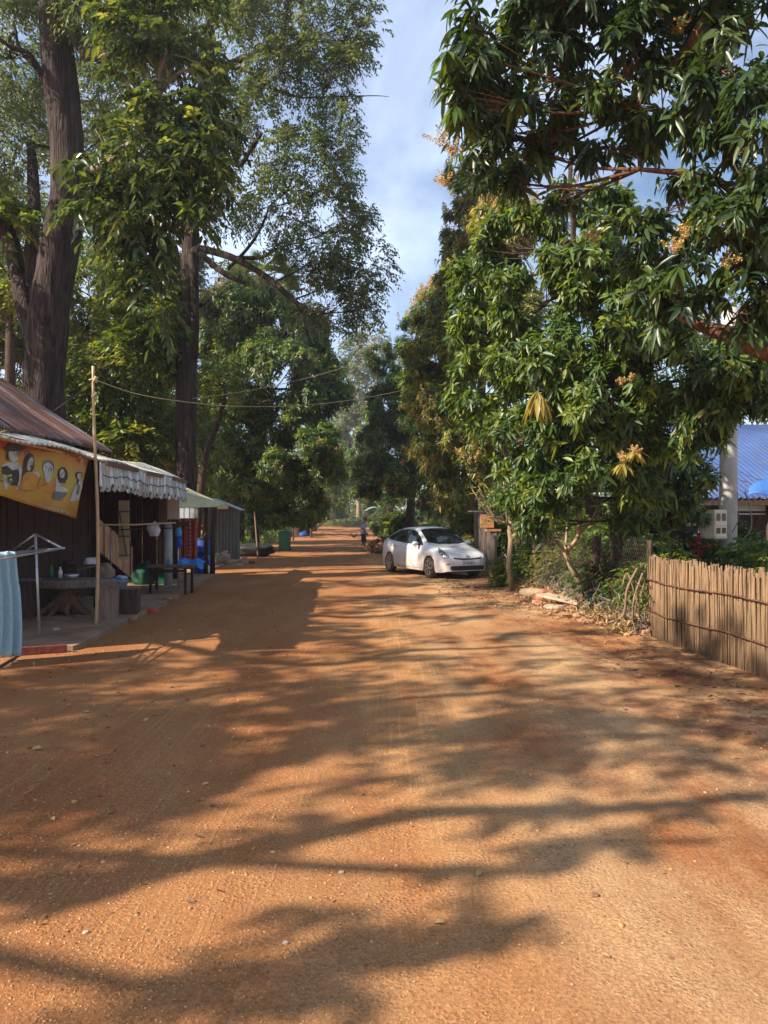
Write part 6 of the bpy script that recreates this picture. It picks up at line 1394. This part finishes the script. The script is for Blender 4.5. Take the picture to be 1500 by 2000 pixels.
# frangipani
fr = gr(1158, 1196)
def frp(px, py, Y=14.0): return at(px, py, Y)
tr_ = [([fr, frp(1140, 1150, 13.8), frp(1117, 1110, 13.7), frp(1104, 1078, 13.7)], [.075, .062, .055, .05]),
       ([frp(1104, 1078, 13.7), frp(1088, 1062, 13.6), frp(1078, 1050, 13.5), frp(1070, 1040, 13.4)], [.04, .03, .025, .015]),
       ([frp(1104, 1078, 13.7), frp(1106, 1050, 13.8), frp(1110, 1010, 13.9), frp(1118, 985, 14)], [.035, .026, .02, .012]),
       ([frp(1104, 1080, 13.7), frp(1124, 1056, 13.6), frp(1130, 1038, 13.6), frp(1126, 1000, 13.6), frp(1112, 970, 13.5)], [.045, .035, .03, .022, .015]),
       ([frp(1128, 1042, 13.6), frp(1150, 1022, 13.5), frp(1166, 995, 13.4), frp(1166, 960, 13.3), frp(1172, 940, 13.3)], [.035, .03, .025, .018, .012]),
       ([frp(1150, 1022, 13.5), frp(1170, 1030, 13.3), frp(1200, 1038, 13.2), frp(1240, 1035, 13.2)], [.02, .016, .014, .008]),
       ([frp(1160, 1012, 13.5), frp(1185, 985, 13.3), frp(1215, 958, 13.2), frp(1248, 940, 13.2)], [.02, .014, .012, .006]),
       ([frp(1150, 1022, 13.5), frp(1180, 1010, 13.8), frp(1210, 1012, 14), frp(1230, 1000, 14)], [.016, .013, .012, .008])]
t = thing('frangipani_tree', 'small bare-branched frangipani with a thin curving trunk before the wire fence', 'tree', fr)
mb = MB()
for pts, rs in tr_: mb.tube(spline(pts, 6), rads(rs, 6), 9, wob=.1)
mb.build('trunk', M['bark_pale'], t, True, fix=False)
tips = [frp(*q) for q in [(1070, 1040, 13.4), (1118, 985, 14), (1112, 970, 13.5), (1172, 940, 13.3), (1240, 1035, 13.2), (1248, 940, 13.2), (1230, 1000, 14), (1200, 1038, 13.2), (1215, 958, 13.2), (1090, 1060, 13.6), (1180, 985, 13.3)]]
C = np.array([list(p) for p in tips]); A = whorls(C, nrm(rng.normal(size=C.shape) * .4 + np.array([[0, 0, 1.]])), 9, .26, .06, 1.0, .1)
leaves('leaves', *A[:5], A[5], M['airy'], t, 2, .3)
mb = MB()
for p in (at(1216, 1042, 13.1), at(1246, 940, 13.2)): 
    for k in range(5): mb.ell(p + Vector((.035 * math.cos(k * 1.26), -.01, .035 * math.sin(k * 1.26))), (.03, .012, .022), 8, 5)
mb.build('flower', M['redleaf'], t, True, fix=False)
# second frangipani-like shrub by the gate
c = Vector((pg(1000, 17.5), 17.5, 0)); t = thing('frangipani_shrub', 'pale knobbly shrub with yellow-green leaves above the board gate', 'shrub', c); mb = MB(); tips = []
mb.tube([c, c + Vector((-.09, 0, .6)), c + Vector((-.03, 0, 1.2)), c + Vector((-.1, 0, 1.75))], [.075, .06, .05, .045], 9, wob=.4, wsc=3)
for k in range(14):
    a = random.uniform(0, 6.28); e = c + Vector((-.25 + .75 * math.cos(a), .5 * math.sin(a), random.uniform(1.7, 2.6))); mb.tube(spline([c + Vector((-.08, 0, 1.6)), c + Vector((-.15 + .35 * math.cos(a), .25 * math.sin(a), 1.75)), e], 4), rads([.03, .022, .012], 4), 6); tips.append(list(e))
mb.build('stem', M['bark_pale'], t, True, fix=False)
C = np.array(tips); A = whorls(C, nrm(rng.normal(size=C.shape) * .5 + np.array([[0, 0, 1.]])), 9, .24, .07, 1.0, .2); leaves('leaves', *A[:5], A[5], M['yellow'], t, 2, .3)
def twigs_stuff(lb, pts, n, spread, up, m='wood_grey'):
    mb = MB()
    for k in range(n):
        c = Vector(pts[random.randrange(len(pts))]) + Vector((random.gauss(0, spread), random.gauss(0, spread), abs(random.gauss(0, up)))); d = Vector(rdir(1)[0]); d.z = abs(d.z) * .8; l_ = random.uniform(.15, .6)
        mb.tube([c - d * l_ * .5, c + Vector(rdir(1)[0]) * l_ * .12, c + d * l_ * .5], [.007, .006, .002], 4)
    o = mb.build('dry_twigs', M[m], None, fix=False); recentre(o); tag(o, lb, 'twigs', None, 'stuff')
twigs_stuff('tangle of dry twigs at the foot of the wire fence', [tuple(wa + wd * t) for t in np.linspace(0, wl, 20)], 520, .14, .28)
twigs_stuff('dry tangled branches behind and above the wire fence', [tuple(wa + wd * t + Vector((.45, 0, .75))) for t in np.linspace(.8, wl, 20)], 330, .25, .30, 'bark_mango')
twigs_stuff('dead sticks and bark strewn by the rubble heap', [tuple(gr(1010 + 200 * a, 1165 + 60 * a)) for a in np.linspace(0, 1, 12)], 120, .15, .05, 'wood_brown')
# plants and shrubs
def shrub(name, lb, cat, c, r, h, ncl, mt, Ln, Wd, kind='spray', per=8, group=None, stem='bark_mango', Lt=.35):
    c = Vector(c); t = thing(name, lb, cat, c, group); mb = MB()
    for k in range(9):
        e = c + Vector((random.uniform(-.7, .7) * r, random.uniform(-.7, .7) * r, random.uniform(.5, .95) * h)); mb.tube([c + Vector((random.uniform(-.1, .1), random.uniform(-.1, .1), 0)), (c + e) / 2 + Vector((0, 0, .1 * h)), e], [.02, .014, .005], 5)
    mb.build('stem', M[stem], t, True, fix=False)
    C, T, _ = clump_points([(c + Vector((0, 0, h * .55)), (r, r, h * .5))], ncl, 9, .42, .4)
    A = sprays(C, T, per, Lt, Ln, Wd) if kind == 'spray' else whorls(C, T, per, Ln, Wd)
    leaves('foliage', *A[:5], A[5], M[mt], t, 1, .25); return t
S = [(1290, 11.8, .5, 1.15, 'back', .12, 'green shrub rising just behind the left end of the reed fence'), (1350, 13.2, .6, .9, 'mango', .13, 'dark shrub behind the reed fence beneath the meter box'), (1470, 12.2, .7, 1.35, 'back', .14, 'leafy shrub behind the fence right of the utility pole'),
     (1180, 15.5, .8, 1.3, 'mango', .13, 'dark shrub behind the wire fence'), (1085, 17.2, .5, .9, 'yellow', .10, 'yellow-green weedy shrub at the foot of the wire fence'), (1240, 17, 1.0, 1.7, 'mango', .14, 'big dark shrub deep behind the wire fence'), (1110, 19, 1.0, 1.6, 'mango', .15, 'dark shrub far behind the frangipani'),
     (1060, 21, 1.0, 1.5, 'mango', .16, 'dark shrub between log posts and the back trees'), (905, 26, 1.1, 2.0, 'airy', .2, 'pale green leafy shrub behind the car roof'), (930, 25, .8, 1.7, 'yellow', .2, 'yellow-green shrub beside the board gate'), (880, 30, 1.2, 1.6, 'mango', .2, 'dark shrub behind the car'),
     (1400, 18.5, 1.4, 1.2, 'mango', .16, 'dark shrub under the blue roof'), (1035, 24, 1.2, 2.0, 'mango', .2, 'dark tall shrub behind the log posts'), (1015, 18.4, .5, 1.0, 'back', .14, 'small shrub behind the leaning log posts')]
for px, Y, r, h, mt, Ln, lb in S: shrub('garden_shrub', lb, 'shrub', (pg(px, Y), Y, 0), r, h, int(260 * r * h + 90), mt, Ln, Ln * .42)
for px, Y, h, lb in ((1265, 11.2, 1.05, 'straggly vine at the joint of the reed and wire fences'), (1250, 11.8, .7, 'low straggly vine on the wire fence beside the reeds')):
    c = Vector((pg(px, Y), Y, 0)); t = thing('vine', lb, 'vine', c); mb = MB()
    for k in range(6): e = c + Vector((random.uniform(-.25, .15), random.uniform(-.2, .3), random.uniform(.6, 1) * h)); mb.tube(spline([c, (c + e) / 2 + Vector((random.uniform(-.15, .1), -.05, 0)), e, e + Vector((-.1, -.05, -.2))], 4), .007, 5)
    mb.build('stem', M['bark_pale'], t, True, fix=False); C, T, _ = clump_points([(c + Vector((-.05, 0, h * .6)), (.22, .3, h * .5))], 70, 6, .4, .4); A = sprays(C, T, 6, .2, .07, .028); leaves('foliage', *A[:5], A[5] * .8, M['yellow'], t, 1, .3)
for px, Y, h_, lb in ((1300, 13.5, 1.5, 'dark leafy shrub between the mango trunk and the wire fence'), (1455, 14.5, 1.5, 'dark leafy shrub behind the utility pole'), (1230, 13.2, 1.2, 'dark shrub close behind the wire fence')): shrub('garden_shrub', lb, 'shrub', (pg(px, Y), Y, 0), .7, h_, 330, 'mango_dark', .14, .055)
# poinsettia
c = at(1362, 1066, 12.6); t = thing('red_plant', 'bright red leafed plant behind the reed fence by the meter box', 'plant', (c.x, c.y, 0)); mb = MB(); mb.tube([(c.x, c.y, 0), (c.x, c.y, c.z)], .012, 6); mb.build('stem', M['bark_mango'], t, True)
C = c[:] + rng.normal(size=(9, 3)) * np.array([.09, .08, .12]); A = whorls(C, nrm(rng.normal(size=C.shape) * .5 + np.array([[0, -.3, 1.]])), 8, .11, .04); leaves('bracts', *A[:5], A[5], M['redleaf'], t, 1, .2)
# upturned white bucket and rubble heap by the wire fence
M['oldbucket'] = pmat('faded_bucket', (.60, .50, .44), (.70, .60, .52), 4, .7)
bq = gr(1010, 1136) + Vector((0, 0, .12)); bucket(bq, .17, .36, M['oldbucket'], 'faded pinkish white bucket tipped over by the log posts', 'tipped_bucket', Matrix.Rotation(R(-130), 4, 'Y') @ Matrix.Rotation(R(15), 4, 'X'))
G2 = 'rubble heap at the right verge'
for i, (px, py, r, mm, lb) in enumerate([(1068, 1178, (.26, .2, .20), 'brick_red', 'large broken red-brown brick lump at the left of the rubble heap'), (1095, 1170, (.26, .18, .16), 'pinkstone', 'pinkish lump at the top of the rubble heap'), (1085, 1190, (.30, .2, .07), 'stone', 'flat pale slab across the rubble heap'),
     (1125, 1196, (.26, .2, .10), 'clay', 'clay lump in the middle of the rubble heap'), (1150, 1204, (.26, .16, .08), 'stone', 'flat stone toward the right of the rubble heap'), (1175, 1212, (.2, .16, .07), 'clay', 'low clay lump near the right end of the heap'), (1035, 1165, (.22, .16, .12), 'clay', 'rounded clay lump left of the rubble heap'),
     (1050, 1176, (.16, .13, .10), 'brick_red', 'small brick piece left in the rubble heap'), (1105, 1206, (.18, .12, .06), 'clay', 'flat clay crust at the front of the heap'), (1140, 1216, (.15, .1, .05), 'clay', 'small clay crust low at the front of the heap'), (1220, 1228, (.13, .11, .11), 'stone', 'grey-white stone by the start of the reed fence'),
     (1290, 1246, (.12, .1, .13), 'stone', 'upright pale stone at the foot of the reed fence'), (1262, 1246, (.10, .08, .10), 'clay', 'brown stone at the very corner of the reed fence'), (1195, 1222, (.12, .09, .05), 'clay', 'small clay piece between heap and reed fence')]):
    b = gr(px, py); rock((b.x, b.y, r[2] * .55), r, M[mm], lb, seed=20 + i, group=G2)
mb = MB(); 
for k in range(500):
    a = random.random(); px = 1010 + 220 * a + random.gauss(0, 10); b = gr(px, 1160 + 66 * a + random.gauss(0, 9)); r = abs(random.gauss(0, .022)) + .008
    mb.ell((b.x, b.y, r * .5 + .02), (r * 1.3, r, r * .8), 6, 4)
o = mb.build('rubble_bits', M['clay'], None, fix=False); recentre(o); tag(o, 'small crumbled clay and brick bits around the rubble heap', 'rubble', None, 'stuff')
mb = MB(); b = gr(1238, 1240); mb.tube([b, b + Vector((0, 0, .28))], .014, 6); b2 = gr(1252, 1246); mb.tube([b2, b2 + Vector((0, 0, .24))], .016, 6); mb.tube([b + Vector((-.1, .1, .24)), b2 + Vector((.12, 0, .23))], .02, 6); solo(mb.build('short_stakes', M['wood_dark'], None, True), 'two short dark stakes joined by a stick beside the reed fence', 'stakes')
mb = MB(); a = gr(1062, 1186) + Vector((0, .1, .24)); b = gr(1150, 1200) + Vector((0, .1, .17)); mb.bar(a, b, .34, .05); solo(mb.build('slab', M['stone'], None, bevel=.01), 'long pale slab tipped across the top of the rubble heap', 'slab')
mb = MB(); a = gr(1025, 1170) + Vector((0, .25, .10)); b = gr(1078, 1182) + Vector((0, .3, .17)); mb.tube([a, (a + b) / 2 + Vector((0, 0, .03)), b], [.13, .12, .11], 12, wob=.4, wsc=3); solo(mb.build('log', M['bark_pale'], None, True), 'short thick log lying at the left of the rubble heap', 'log')
# dry stem bent over the ground
mb = MB(); mb.tube(spline([at(1245, 1110, 11.2), at(1225, 1150, 11.1), at(1218, 1200, 11.2), at(1190, 1216, 11.4)], 6), .018, 6); mb.tube(spline([at(1255, 1120, 11.0), at(1238, 1170, 10.9), at(1236, 1215, 11.1)], 6), .014, 6); solo(mb.build('bent_stems', M['wood_block'], None, True), 'pale bent vine stems arching before the wire fence', 'stems')
# banana plant with white stem and stump
c = gr(737, 1031); t = thing('banana_plant', 'small banana plant with a white-topped stem beside the road far right', 'plant', c); mb = MB()
mb.tube(spline([c, c + Vector((.1, 0, 1.2)), c + Vector((.5, 0, 2.6))], 5), rads([.30, .22, .12], 5), 10); mb.build('stem', M['bark_grey'], t, True)
mb = MB(); top = c + Vector((.4, 0, 2.4))
for k in range(7):
    a = -1.2 + k * .62; d = Vector((math.cos(a) * .9, math.sin(k * 2.) * .6, .8 + .3 * math.sin(k * 3.))); s_ = d.cross(Vector((0, 0, 1))).normalized()
    def bl(u, v, d=d, s_=s_): return top + d * 2.6 * v + Vector((0, 0, -1.6 * v * v)) + s_ * (u - .5) * .55 * math.sin(math.pi * min(1, v * .9 + .1)) + Vector((0, 0, -abs(u - .5) * .3))
    mb.grid(bl, 4, 12)
mb.build('leaf', M['palmleaf'] if 'palmleaf' in M else M['pr_grey'], t, True, fix=False)
M['banana'] = pmat('banana_leaf', (.14, .24, .12), (.22, .32, .18), 3, .4)
t.children[-1].data.materials[0] = M['banana'] if t.children[-1].name.startswith('leaf') else t.children[-1].data.materials[0]
for ch_ in t.children:
    if ch_.name.startswith('leaf'): ch_.data.materials[0] = M['banana']
log(741, 1034, 1.15, 2.0, 'bark_mango', 'big ragged dark stump at the right edge far up the road', 2)
# slumping pale brushwood and low plants around it
for px, Y, r, h, mt, lb in ((762, 62, 1.3, 2.0, 'back', 'green plant clump right of the ragged stump'), (775, 50, 1.2, 1.5, 'airy', 'pale green low plants behind the car'), (795, 44, 1.2, 1.7, 'back', 'green low bush just above the car roof'), (752, 72, 1.2, 2.4, 'airy', 'pale fronds beside the ragged stump')):
    shrub('garden_shrub', lb, 'shrub', (pg(px, Y), Y, 0), r, h, int(160 * r * h), mt, .35, .12)
# heap of brushwood behind the car
hp_ = gr(742, 1081); t = thing('brush_heap', 'dark heap of cut brush between the person and the white car', 'brush heap', hp_)
mb = MB()
for k in range(110):
    a = Vector((random.gauss(.25, .35), random.gauss(.3, .3), abs(random.gauss(.25, .22)))); d = Vector(rdir(1)[0]); d.z *= .35; l_ = random.uniform(.25, .6)
    mb.tube([hp_ + a - d * l_ / 2, hp_ + a + Vector((0, 0, .03)), hp_ + a + d * l_ / 2], [.012, .014, .005], 5)
mb.build('sticks', M['wood_grey'], t, True, fix=False)
C, T, _ = clump_points([(hp_ + Vector((.3, .3, .28)), (.62, .4, .42))], 330, 9, .42, .3); C[:, 2] = np.maximum(C[:, 2], .04); A = sprays(C, T, 6, .25, .14, .07); leaves('dry_foliage', *A[:5], A[5] * .45, M['dryleaf'], t, 1, .3)
M['mango_low'] = M['mango']
# undergrowth strips left and right along the edges (uncountable)
def strip(name, lb, x0, x1, y0, y1, n, mt, h, Ln, side=0):
    P = np.stack([rng.uniform(x0, x1, n), rng.uniform(y0, y1, n), np.zeros(n)], 1); P[:, 0] += -.052 * P[:, 1]
    idx = np.repeat(np.arange(n), 7); d = rdir(len(idx)); d[:, 2] = np.abs(d[:, 2]) + .5; B_ = P[idx] + rng.normal(size=(len(idx), 3)) * .05; B_[:, 2] = rng.uniform(0, 1, len(idx)) ** 2 * h
    o = leaves(name, B_, d, rdir(len(idx)), Ln * rng.uniform(.5, 1.2, len(idx)), Ln * .16 * np.ones(len(idx)), rng.uniform(0, 1, len(idx)), M[mt], None, 1, .3); recentre(o); tag(o, lb, 'undergrowth', None, 'stuff')
strip('undergrowth', 'low weeds and grass in the gardens behind the right fences', 4.9, 12, 9.5, 60, 5200, 'back', .35, .22)
strip('undergrowth', 'weeds along the left verge past the sheds', -9, -4.7, 29, 75, 3200, 'mango', .5, .30)
strip('undergrowth', 'dry grass at the far end of the road', -8, 8, 100, 140, 1500, 'airy', .8, .7)
strip('undergrowth', 'sparse dry weeds at the foot of the wire fence', 4.1, 4.8, 11, 22, 700, 'dryleaf', .25, .18)
# fallen leaves and gravel
def litter(n, fx, fy, Ln, mt, name, lb, tmax=1.):
    X = []; 
    while len(X) < n:
        x, y = fx(), fy(); X.append((x + road_x(y), y, gh(x + road_x(y), y) + .004))
    P = np.array(X); d = rdir(n); d[:, 2] *= .15; nn = np.stack([rng.normal(size=n) * .35, rng.normal(size=n) * .35, np.ones(n)], 1); s = rng.uniform(.4, 1.2, n) * Ln
    o = leaves(name, P, d, nn, s, s * .42, rng.uniform(0, tmax, n), M[mt], None, 2, .02, .25); recentre(o); tag(o, lb, 'leaf litter', None, 'stuff')
litter(520, lambda: random.uniform(-4.4, -.6), lambda: 3.2 + random.random() ** 1.3 * 12, .055, 'dryleaf', 'leaf_litter', 'dry leaves scattered over the shaded left of the road')
litter(700, lambda: random.gauss(4.0, .45), lambda: random.uniform(4.5, 16), .07, 'dryleaf', 'leaf_litter', 'dead leaves gathered along the foot of the reed fence', .5)
litter(350, lambda: random.uniform(2.2, 4.2), lambda: random.uniform(14, 20), .10, 'dryleaf', 'leaf_litter', 'dead leaves on the ground around the car front')
litter(160, lambda: random.uniform(-1, 3.6), lambda: random.uniform(1.6, 8), .028, 'dryleaf', 'leaf_litter', 'tiny leaf bits on the pale right of the road')
ico = bmesh.new(); bmesh.ops.create_icosphere(ico, subdivisions=1, radius=1); iv = np.array([v.co[:] for v in ico.verts]); iff = np.array([[v.index for v in f.verts] for f in ico.faces]); ico.free()
def gravel(n, fx, fy, fr_, m, name, lb):
    V = []; F = []
    for i in range(n):
        x = fx(); y = fy(); x += road_x(y); r = fr_(); v = iv * np.array([r * random.uniform(.8, 1.4), r * random.uniform(.7, 1.2), r * random.uniform(.5, .8)]) * rng.uniform(.75, 1.2, (len(iv), 1)); V.append(v + np.array([x, y, gh(x, y) + r * .15])); F.append(iff + i * len(iv))
    V = np.concatenate(V); F = np.concatenate(F); me = bpy.data.meshes.new(name); me.vertices.add(len(V)); me.vertices.foreach_set('co', V.reshape(-1).astype(np.float32)); me.loops.add(F.size); me.loops.foreach_set('vertex_index', F.reshape(-1).astype(np.int32)); me.polygons.add(len(F)); me.polygons.foreach_set('loop_start', (np.arange(len(F)) * 3).astype(np.int32)); me.update(calc_edges=True)
    o = link(name, me, m, None); recentre(o); tag(o, lb, 'gravel', None, 'stuff')
M['pebble'] = pmat('laterite_pebble', (.36, .16, .06), (.58, .34, .16), 30, .9, lo=.3, hi=.7)
M['pebble2'] = pmat('dark_pebble', (.14, .07, .035), (.30, .15, .07), 30, .9)
def yn(): return 1.7 + abs(random.gauss(0, 1)) * 2.2
gravel(9000, lambda: random.gauss(-1.3, 1.0), yn, lambda: .0018 + abs(random.gauss(0, .0022)), M['pebble'], 'gravel', 'fine orange laterite gravel on the left of the road')
gravel(3500, lambda: random.uniform(-3, 4), yn, lambda: .0018 + abs(random.gauss(0, .0020)), M['pebble2'], 'gravel', 'dark specks of grit over the road')
gravel(900, lambda: random.uniform(-4, 4), lambda: random.uniform(3, 16), lambda: .004 + abs(random.gauss(0, .005)), M['pebble'], 'gravel', 'scattered small stones farther up the road')
for px, py, r, lb in ((667, 1702, .014, 'single pale stone lying in the sunlit middle foreground'), (558, 1838, .013, 'half-buried pale stone in the left foreground'), (168, 1820, .013, 'pale stone in the lower left foreground'), (1160, 1750, .02, 'flattened reddish clod in the right foreground')):
    b = gr(px, py); rock((b.x, b.y, gh(b.x, b.y) + r * .3), (r * 1.3, r, r * .6), M['pebble2' if 'clod' in lb else 'stone'], lb, seed=px)
for px, py, m_, lb, L_ in ((848, 1799, .75, 'yellowish fallen leaf in the middle foreground', .05), (1192, 1874, .65, 'dull green-yellow fallen leaf in the lower right foreground', .045), (85, 1463, .9, 'yellow fallen leaf in the shade on the left', .09), (930, 1712, .8, 'slim yellow fallen leaf in the foreground', .06), (1218, 1682, .4, 'small red-brown leaf scrap on the pale ground', .035), (1222, 1384, .7, 'greenish fallen leaf near the dark verge', .09), (215, 1400, .55, 'olive fallen leaf in the left shade', .09)):
    b = gr(px, py); b.z = gh(b.x, b.y) + .006; a = rng.uniform(0, 6.28)
    o = leaves('fallen_leaf', np.array([list(b)]), np.array([[math.cos(a), math.sin(a), .1]]), np.array([[.2, -.2, 1.]]), np.array([L_]), np.array([L_ * .5]), np.array([m_]), M['dryleaf'], None, 2, .05, .3); recentre(o); tag(o, lb, 'leaf')

# ================================================================== trees out of frame on the left
def shade_pt(x, y, h): return Vector((x, y, 0)) + SUN * (h / SUN.z)
def shade_tree(name, lb, root_xy, limbs, spots, per=9, Ln=.18, dens=26, Lt=.5, rz=.40):
    """limbs: ground polylines [(px,py,height,radius)...] of shadows; spots: (px,py,height,rx,ry) patches of leaf shade"""
    base = Vector((*root_xy, 0)); hub = base + Vector((.3, .2, 4.6)); tr = [([base, base + Vector((.1, 0, 2.4)), hub], [.32, .27, .22])]
    for lm in limbs:
        pts = [shade_pt(*gr(px, py)[:2], hh) for px, py, hh, r in lm]; tr.append(([hub] + pts, [.09] + [l[3] for l in lm]))
    bl = []; n = 0
    for px, py, hh, rx, ry in spots:
        g_ = gr(px, py); bl.append((shade_pt(g_.x, g_.y, hh), (rx, ry, rz))); n += dens * rx * ry * 3.14
    return make_tree(name, lb, 'tree', tr, bl, 'spray', int(n), M['back'], M['bark_mango'], per=per, Ln=Ln, Wd=Ln * .5, Lt=Lt, sub=9, subr=.42, limb=.02, shell=.2, group='trees shading the road from the left', twn=1)
shade_tree('shade_tree', 'roadside tree left of the viewer that throws a long branch shadow over the foreground', (-11.5, 1.5),
    [[(20, 1738, 6.5, .12), (200, 1720, 6.5, .12), (400, 1678, 6.5, .11), (600, 1635, 6.5, .10), (800, 1592, 6.5, .09), (1100, 1580, 6.5, .08), (1350, 1565, 6.5, .06), (1500, 1545, 6.5, .03)],
     [(350, 1940, 6.2, .05), (600, 1890, 6.2, .07), (900, 1850, 6.2, .07), (1050, 1790, 6.2, .04)],
     [(900, 1700, 6.5, .05), (1050, 1660, 6.5, .05), (1200, 1640, 6.5, .04), (1400, 1640, 6.5, .03)]],
    [(60, 1735, 6.5, .35, .10), (230, 1712, 6.5, .3, .09), (420, 1672, 6.5, .3, .08), (640, 1625, 6.5, .3, .05), (1000, 1588, 6.5, .3, .05), (1230, 1580, 6.5, .35, .05), (1430, 1560, 6.5, .3, .06), (1180, 1640, 6.5, .15, .04), (1010, 1690, 6.5, .12, .04),
     (640, 1860, 6.2, .16, .06), (800, 1850, 6.2, .16, .05), (930, 1830, 6.2, .14, .05), (700, 1800, 6.2, .12, .03), (480, 1910, 6.2, .2, .04), (560, 1990, 6.2, .35, .03)], Lt=.22, Ln=.14, rz=.18, dens=75)
shade_tree('shade_tree', 'roadside tree outside the picture beside the near end of the house', (-12.5, 6.5),
    [[(150, 1560, 8, .1), (600, 1460, 8, .08), (1000, 1440, 8, .06), (1350, 1430, 8, .04)], [(300, 1400, 8.4, .1), (700, 1370, 8.4, .08), (1000, 1350, 8.4, .05)]],
    [(60, 1600, 8, .6, .25), (220, 1570, 8, .5, .25), (90, 1500, 8, .9, .6), (100, 1540, 8, .8, .4), (330, 1500, 8, .6, .25), (200, 1450, 8, .9, .6), (60, 1420, 8, 1.2, .7), (480, 1470, 8, .5, .12), (440, 1410, 8.2, .9, .35), (200, 1400, 8.2, 1.2, .7), (60, 1340, 8.2, 1.2, .8), (300, 1310, 8.2, 1.2, .4), (480, 1350, 8.2, .5, .3), (640, 1420, 8.2, .5, .16), (800, 1440, 8, .4, .12), (950, 1400, 8, .7, .28), (1120, 1430, 8, .8, .35), (1335, 1285, 8.2, .45, .5), (1290, 1268, 8.2, .3, .4), (1440, 1330, 8.2, .25, .3), (1260, 1460, 8, .6, .2), (1080, 1490, 8, .5, .12),
     (700, 1360, 8.4, .8, .22), (900, 1340, 8.4, .8, .22), (560, 1330, 8.4, .7, .25), (1150, 1370, 8.4, .6, .2), (1350, 1400, 8.2, .5, .25), (1450, 1440, 8.2, .5, .2), (900, 1500, 8, .35, .10), (760, 1520, 8, .3, .08)], dens=50)
shade_tree('shade_tree', 'roadside tree outside the picture behind the plank house', (-13, 11.5),
    [[(500, 1290, 8.8, .1), (800, 1270, 8.8, .07), (1100, 1260, 8.8, .04)]],
    [(420, 1290, 8.8, 1.3, .5), (620, 1275, 8.8, .9, .3), (800, 1290, 8.8, .9, .22), (1000, 1285, 8.8, .7, .2), (700, 1240, 9, 1.1, .4), (900, 1250, 9, .9, .22), (500, 1225, 9, 1.3, .7), (1250, 1320, 8.8, .6, .3), (1380, 1340, 8.6, .5, .25), (1080, 1240, 9, .6, .2)])
shade_tree('shade_tree', 'tall roadside tree outside the picture behind the open lean-to', (-14, 15),
    [[(600, 1200, 9.4, .1), (800, 1195, 9.4, .06)]],
    [(480, 1180, 9.4, 1.4, .8), (700, 1172, 9.4, 1.3, .7), (860, 1165, 9.4, 1.1, .6), (600, 1140, 9.6, 1.6, 1.2), (800, 1135, 9.6, 1.5, 1.0), (420, 1140, 9.6, 1.4, 1.0), (560, 1205, 9.2, 1.0, .3), (655, 1222, 9.2, .7, .25), (600, 1250, 9.1, .8, .2), (650, 1190, 9.3, .6, .3), (820, 1208, 9.2, .9, .16), (960, 1180, 9.2, .6, .4), (905, 1128, 13.5, 1.0, .8), (960, 1120, 13.5, 1.0, 1.0), (1000, 1150, 13.5, 1.0, .7)], dens=30)

shade_tree('leafy_tree', 'leafy tree behind the sheds whose shade stripes the middle of the road', (-14.5, 22),
    [[(560, 1110, 9.6, .1), (760, 1105, 9.6, .06)]],
    [(560, 1100, 9.4, 1.8, 1.6), (700, 1088, 9.8, 2.0, 1.6), (820, 1112, 9.4, 1.2, .7), (640, 1122, 9.2, 1.6, .6), (560, 1072, 9.6, 2.2, 2.4), (700, 1070, 9.8, 2.0, 1.8)], dens=30, Ln=.24)
shade_tree('leafy_tree', 'leafy tree farther back on the left whose shade stripes the far road', (-16, 36),
    [[(600, 1060, 9.6, .1), (740, 1058, 9.6, .06)]],
    [(600, 1060, 9.4, 2.4, 2.0), (700, 1056, 9.8, 2.4, 1.8), (620, 1044, 9.8, 2.6, 3.0), (700, 1044, 9.8, 2.6, 2.6), (660, 1034, 10, 3.2, 5), (700, 1029, 10, 3.4, 5)], dens=22, Ln=.34)
if HAZE:
    mb = MB(); mb.box((0, 60, 17), (460, 520, 40)); o = mb.build('haze', None, None); o['kind'] = 'stuff'; o['label'] = 'thin pale haze over the road'
    m = bpy.data.materials.new('haze_air'); m.use_nodes = True; t = m.node_tree; t.nodes.remove(t.nodes['Principled BSDF'])
    v = t.nodes.new('ShaderNodeVolumePrincipled'); v.inputs['Color'].default_value = (.85, .90, 1, 1); v.inputs['Density'].default_value = HAZE; v.inputs['Anisotropy'].default_value = .3
    t.links.new(v.outputs[0], t.nodes['Material Output'].inputs['Volume']); o.data.materials.append(m); recentre(o)
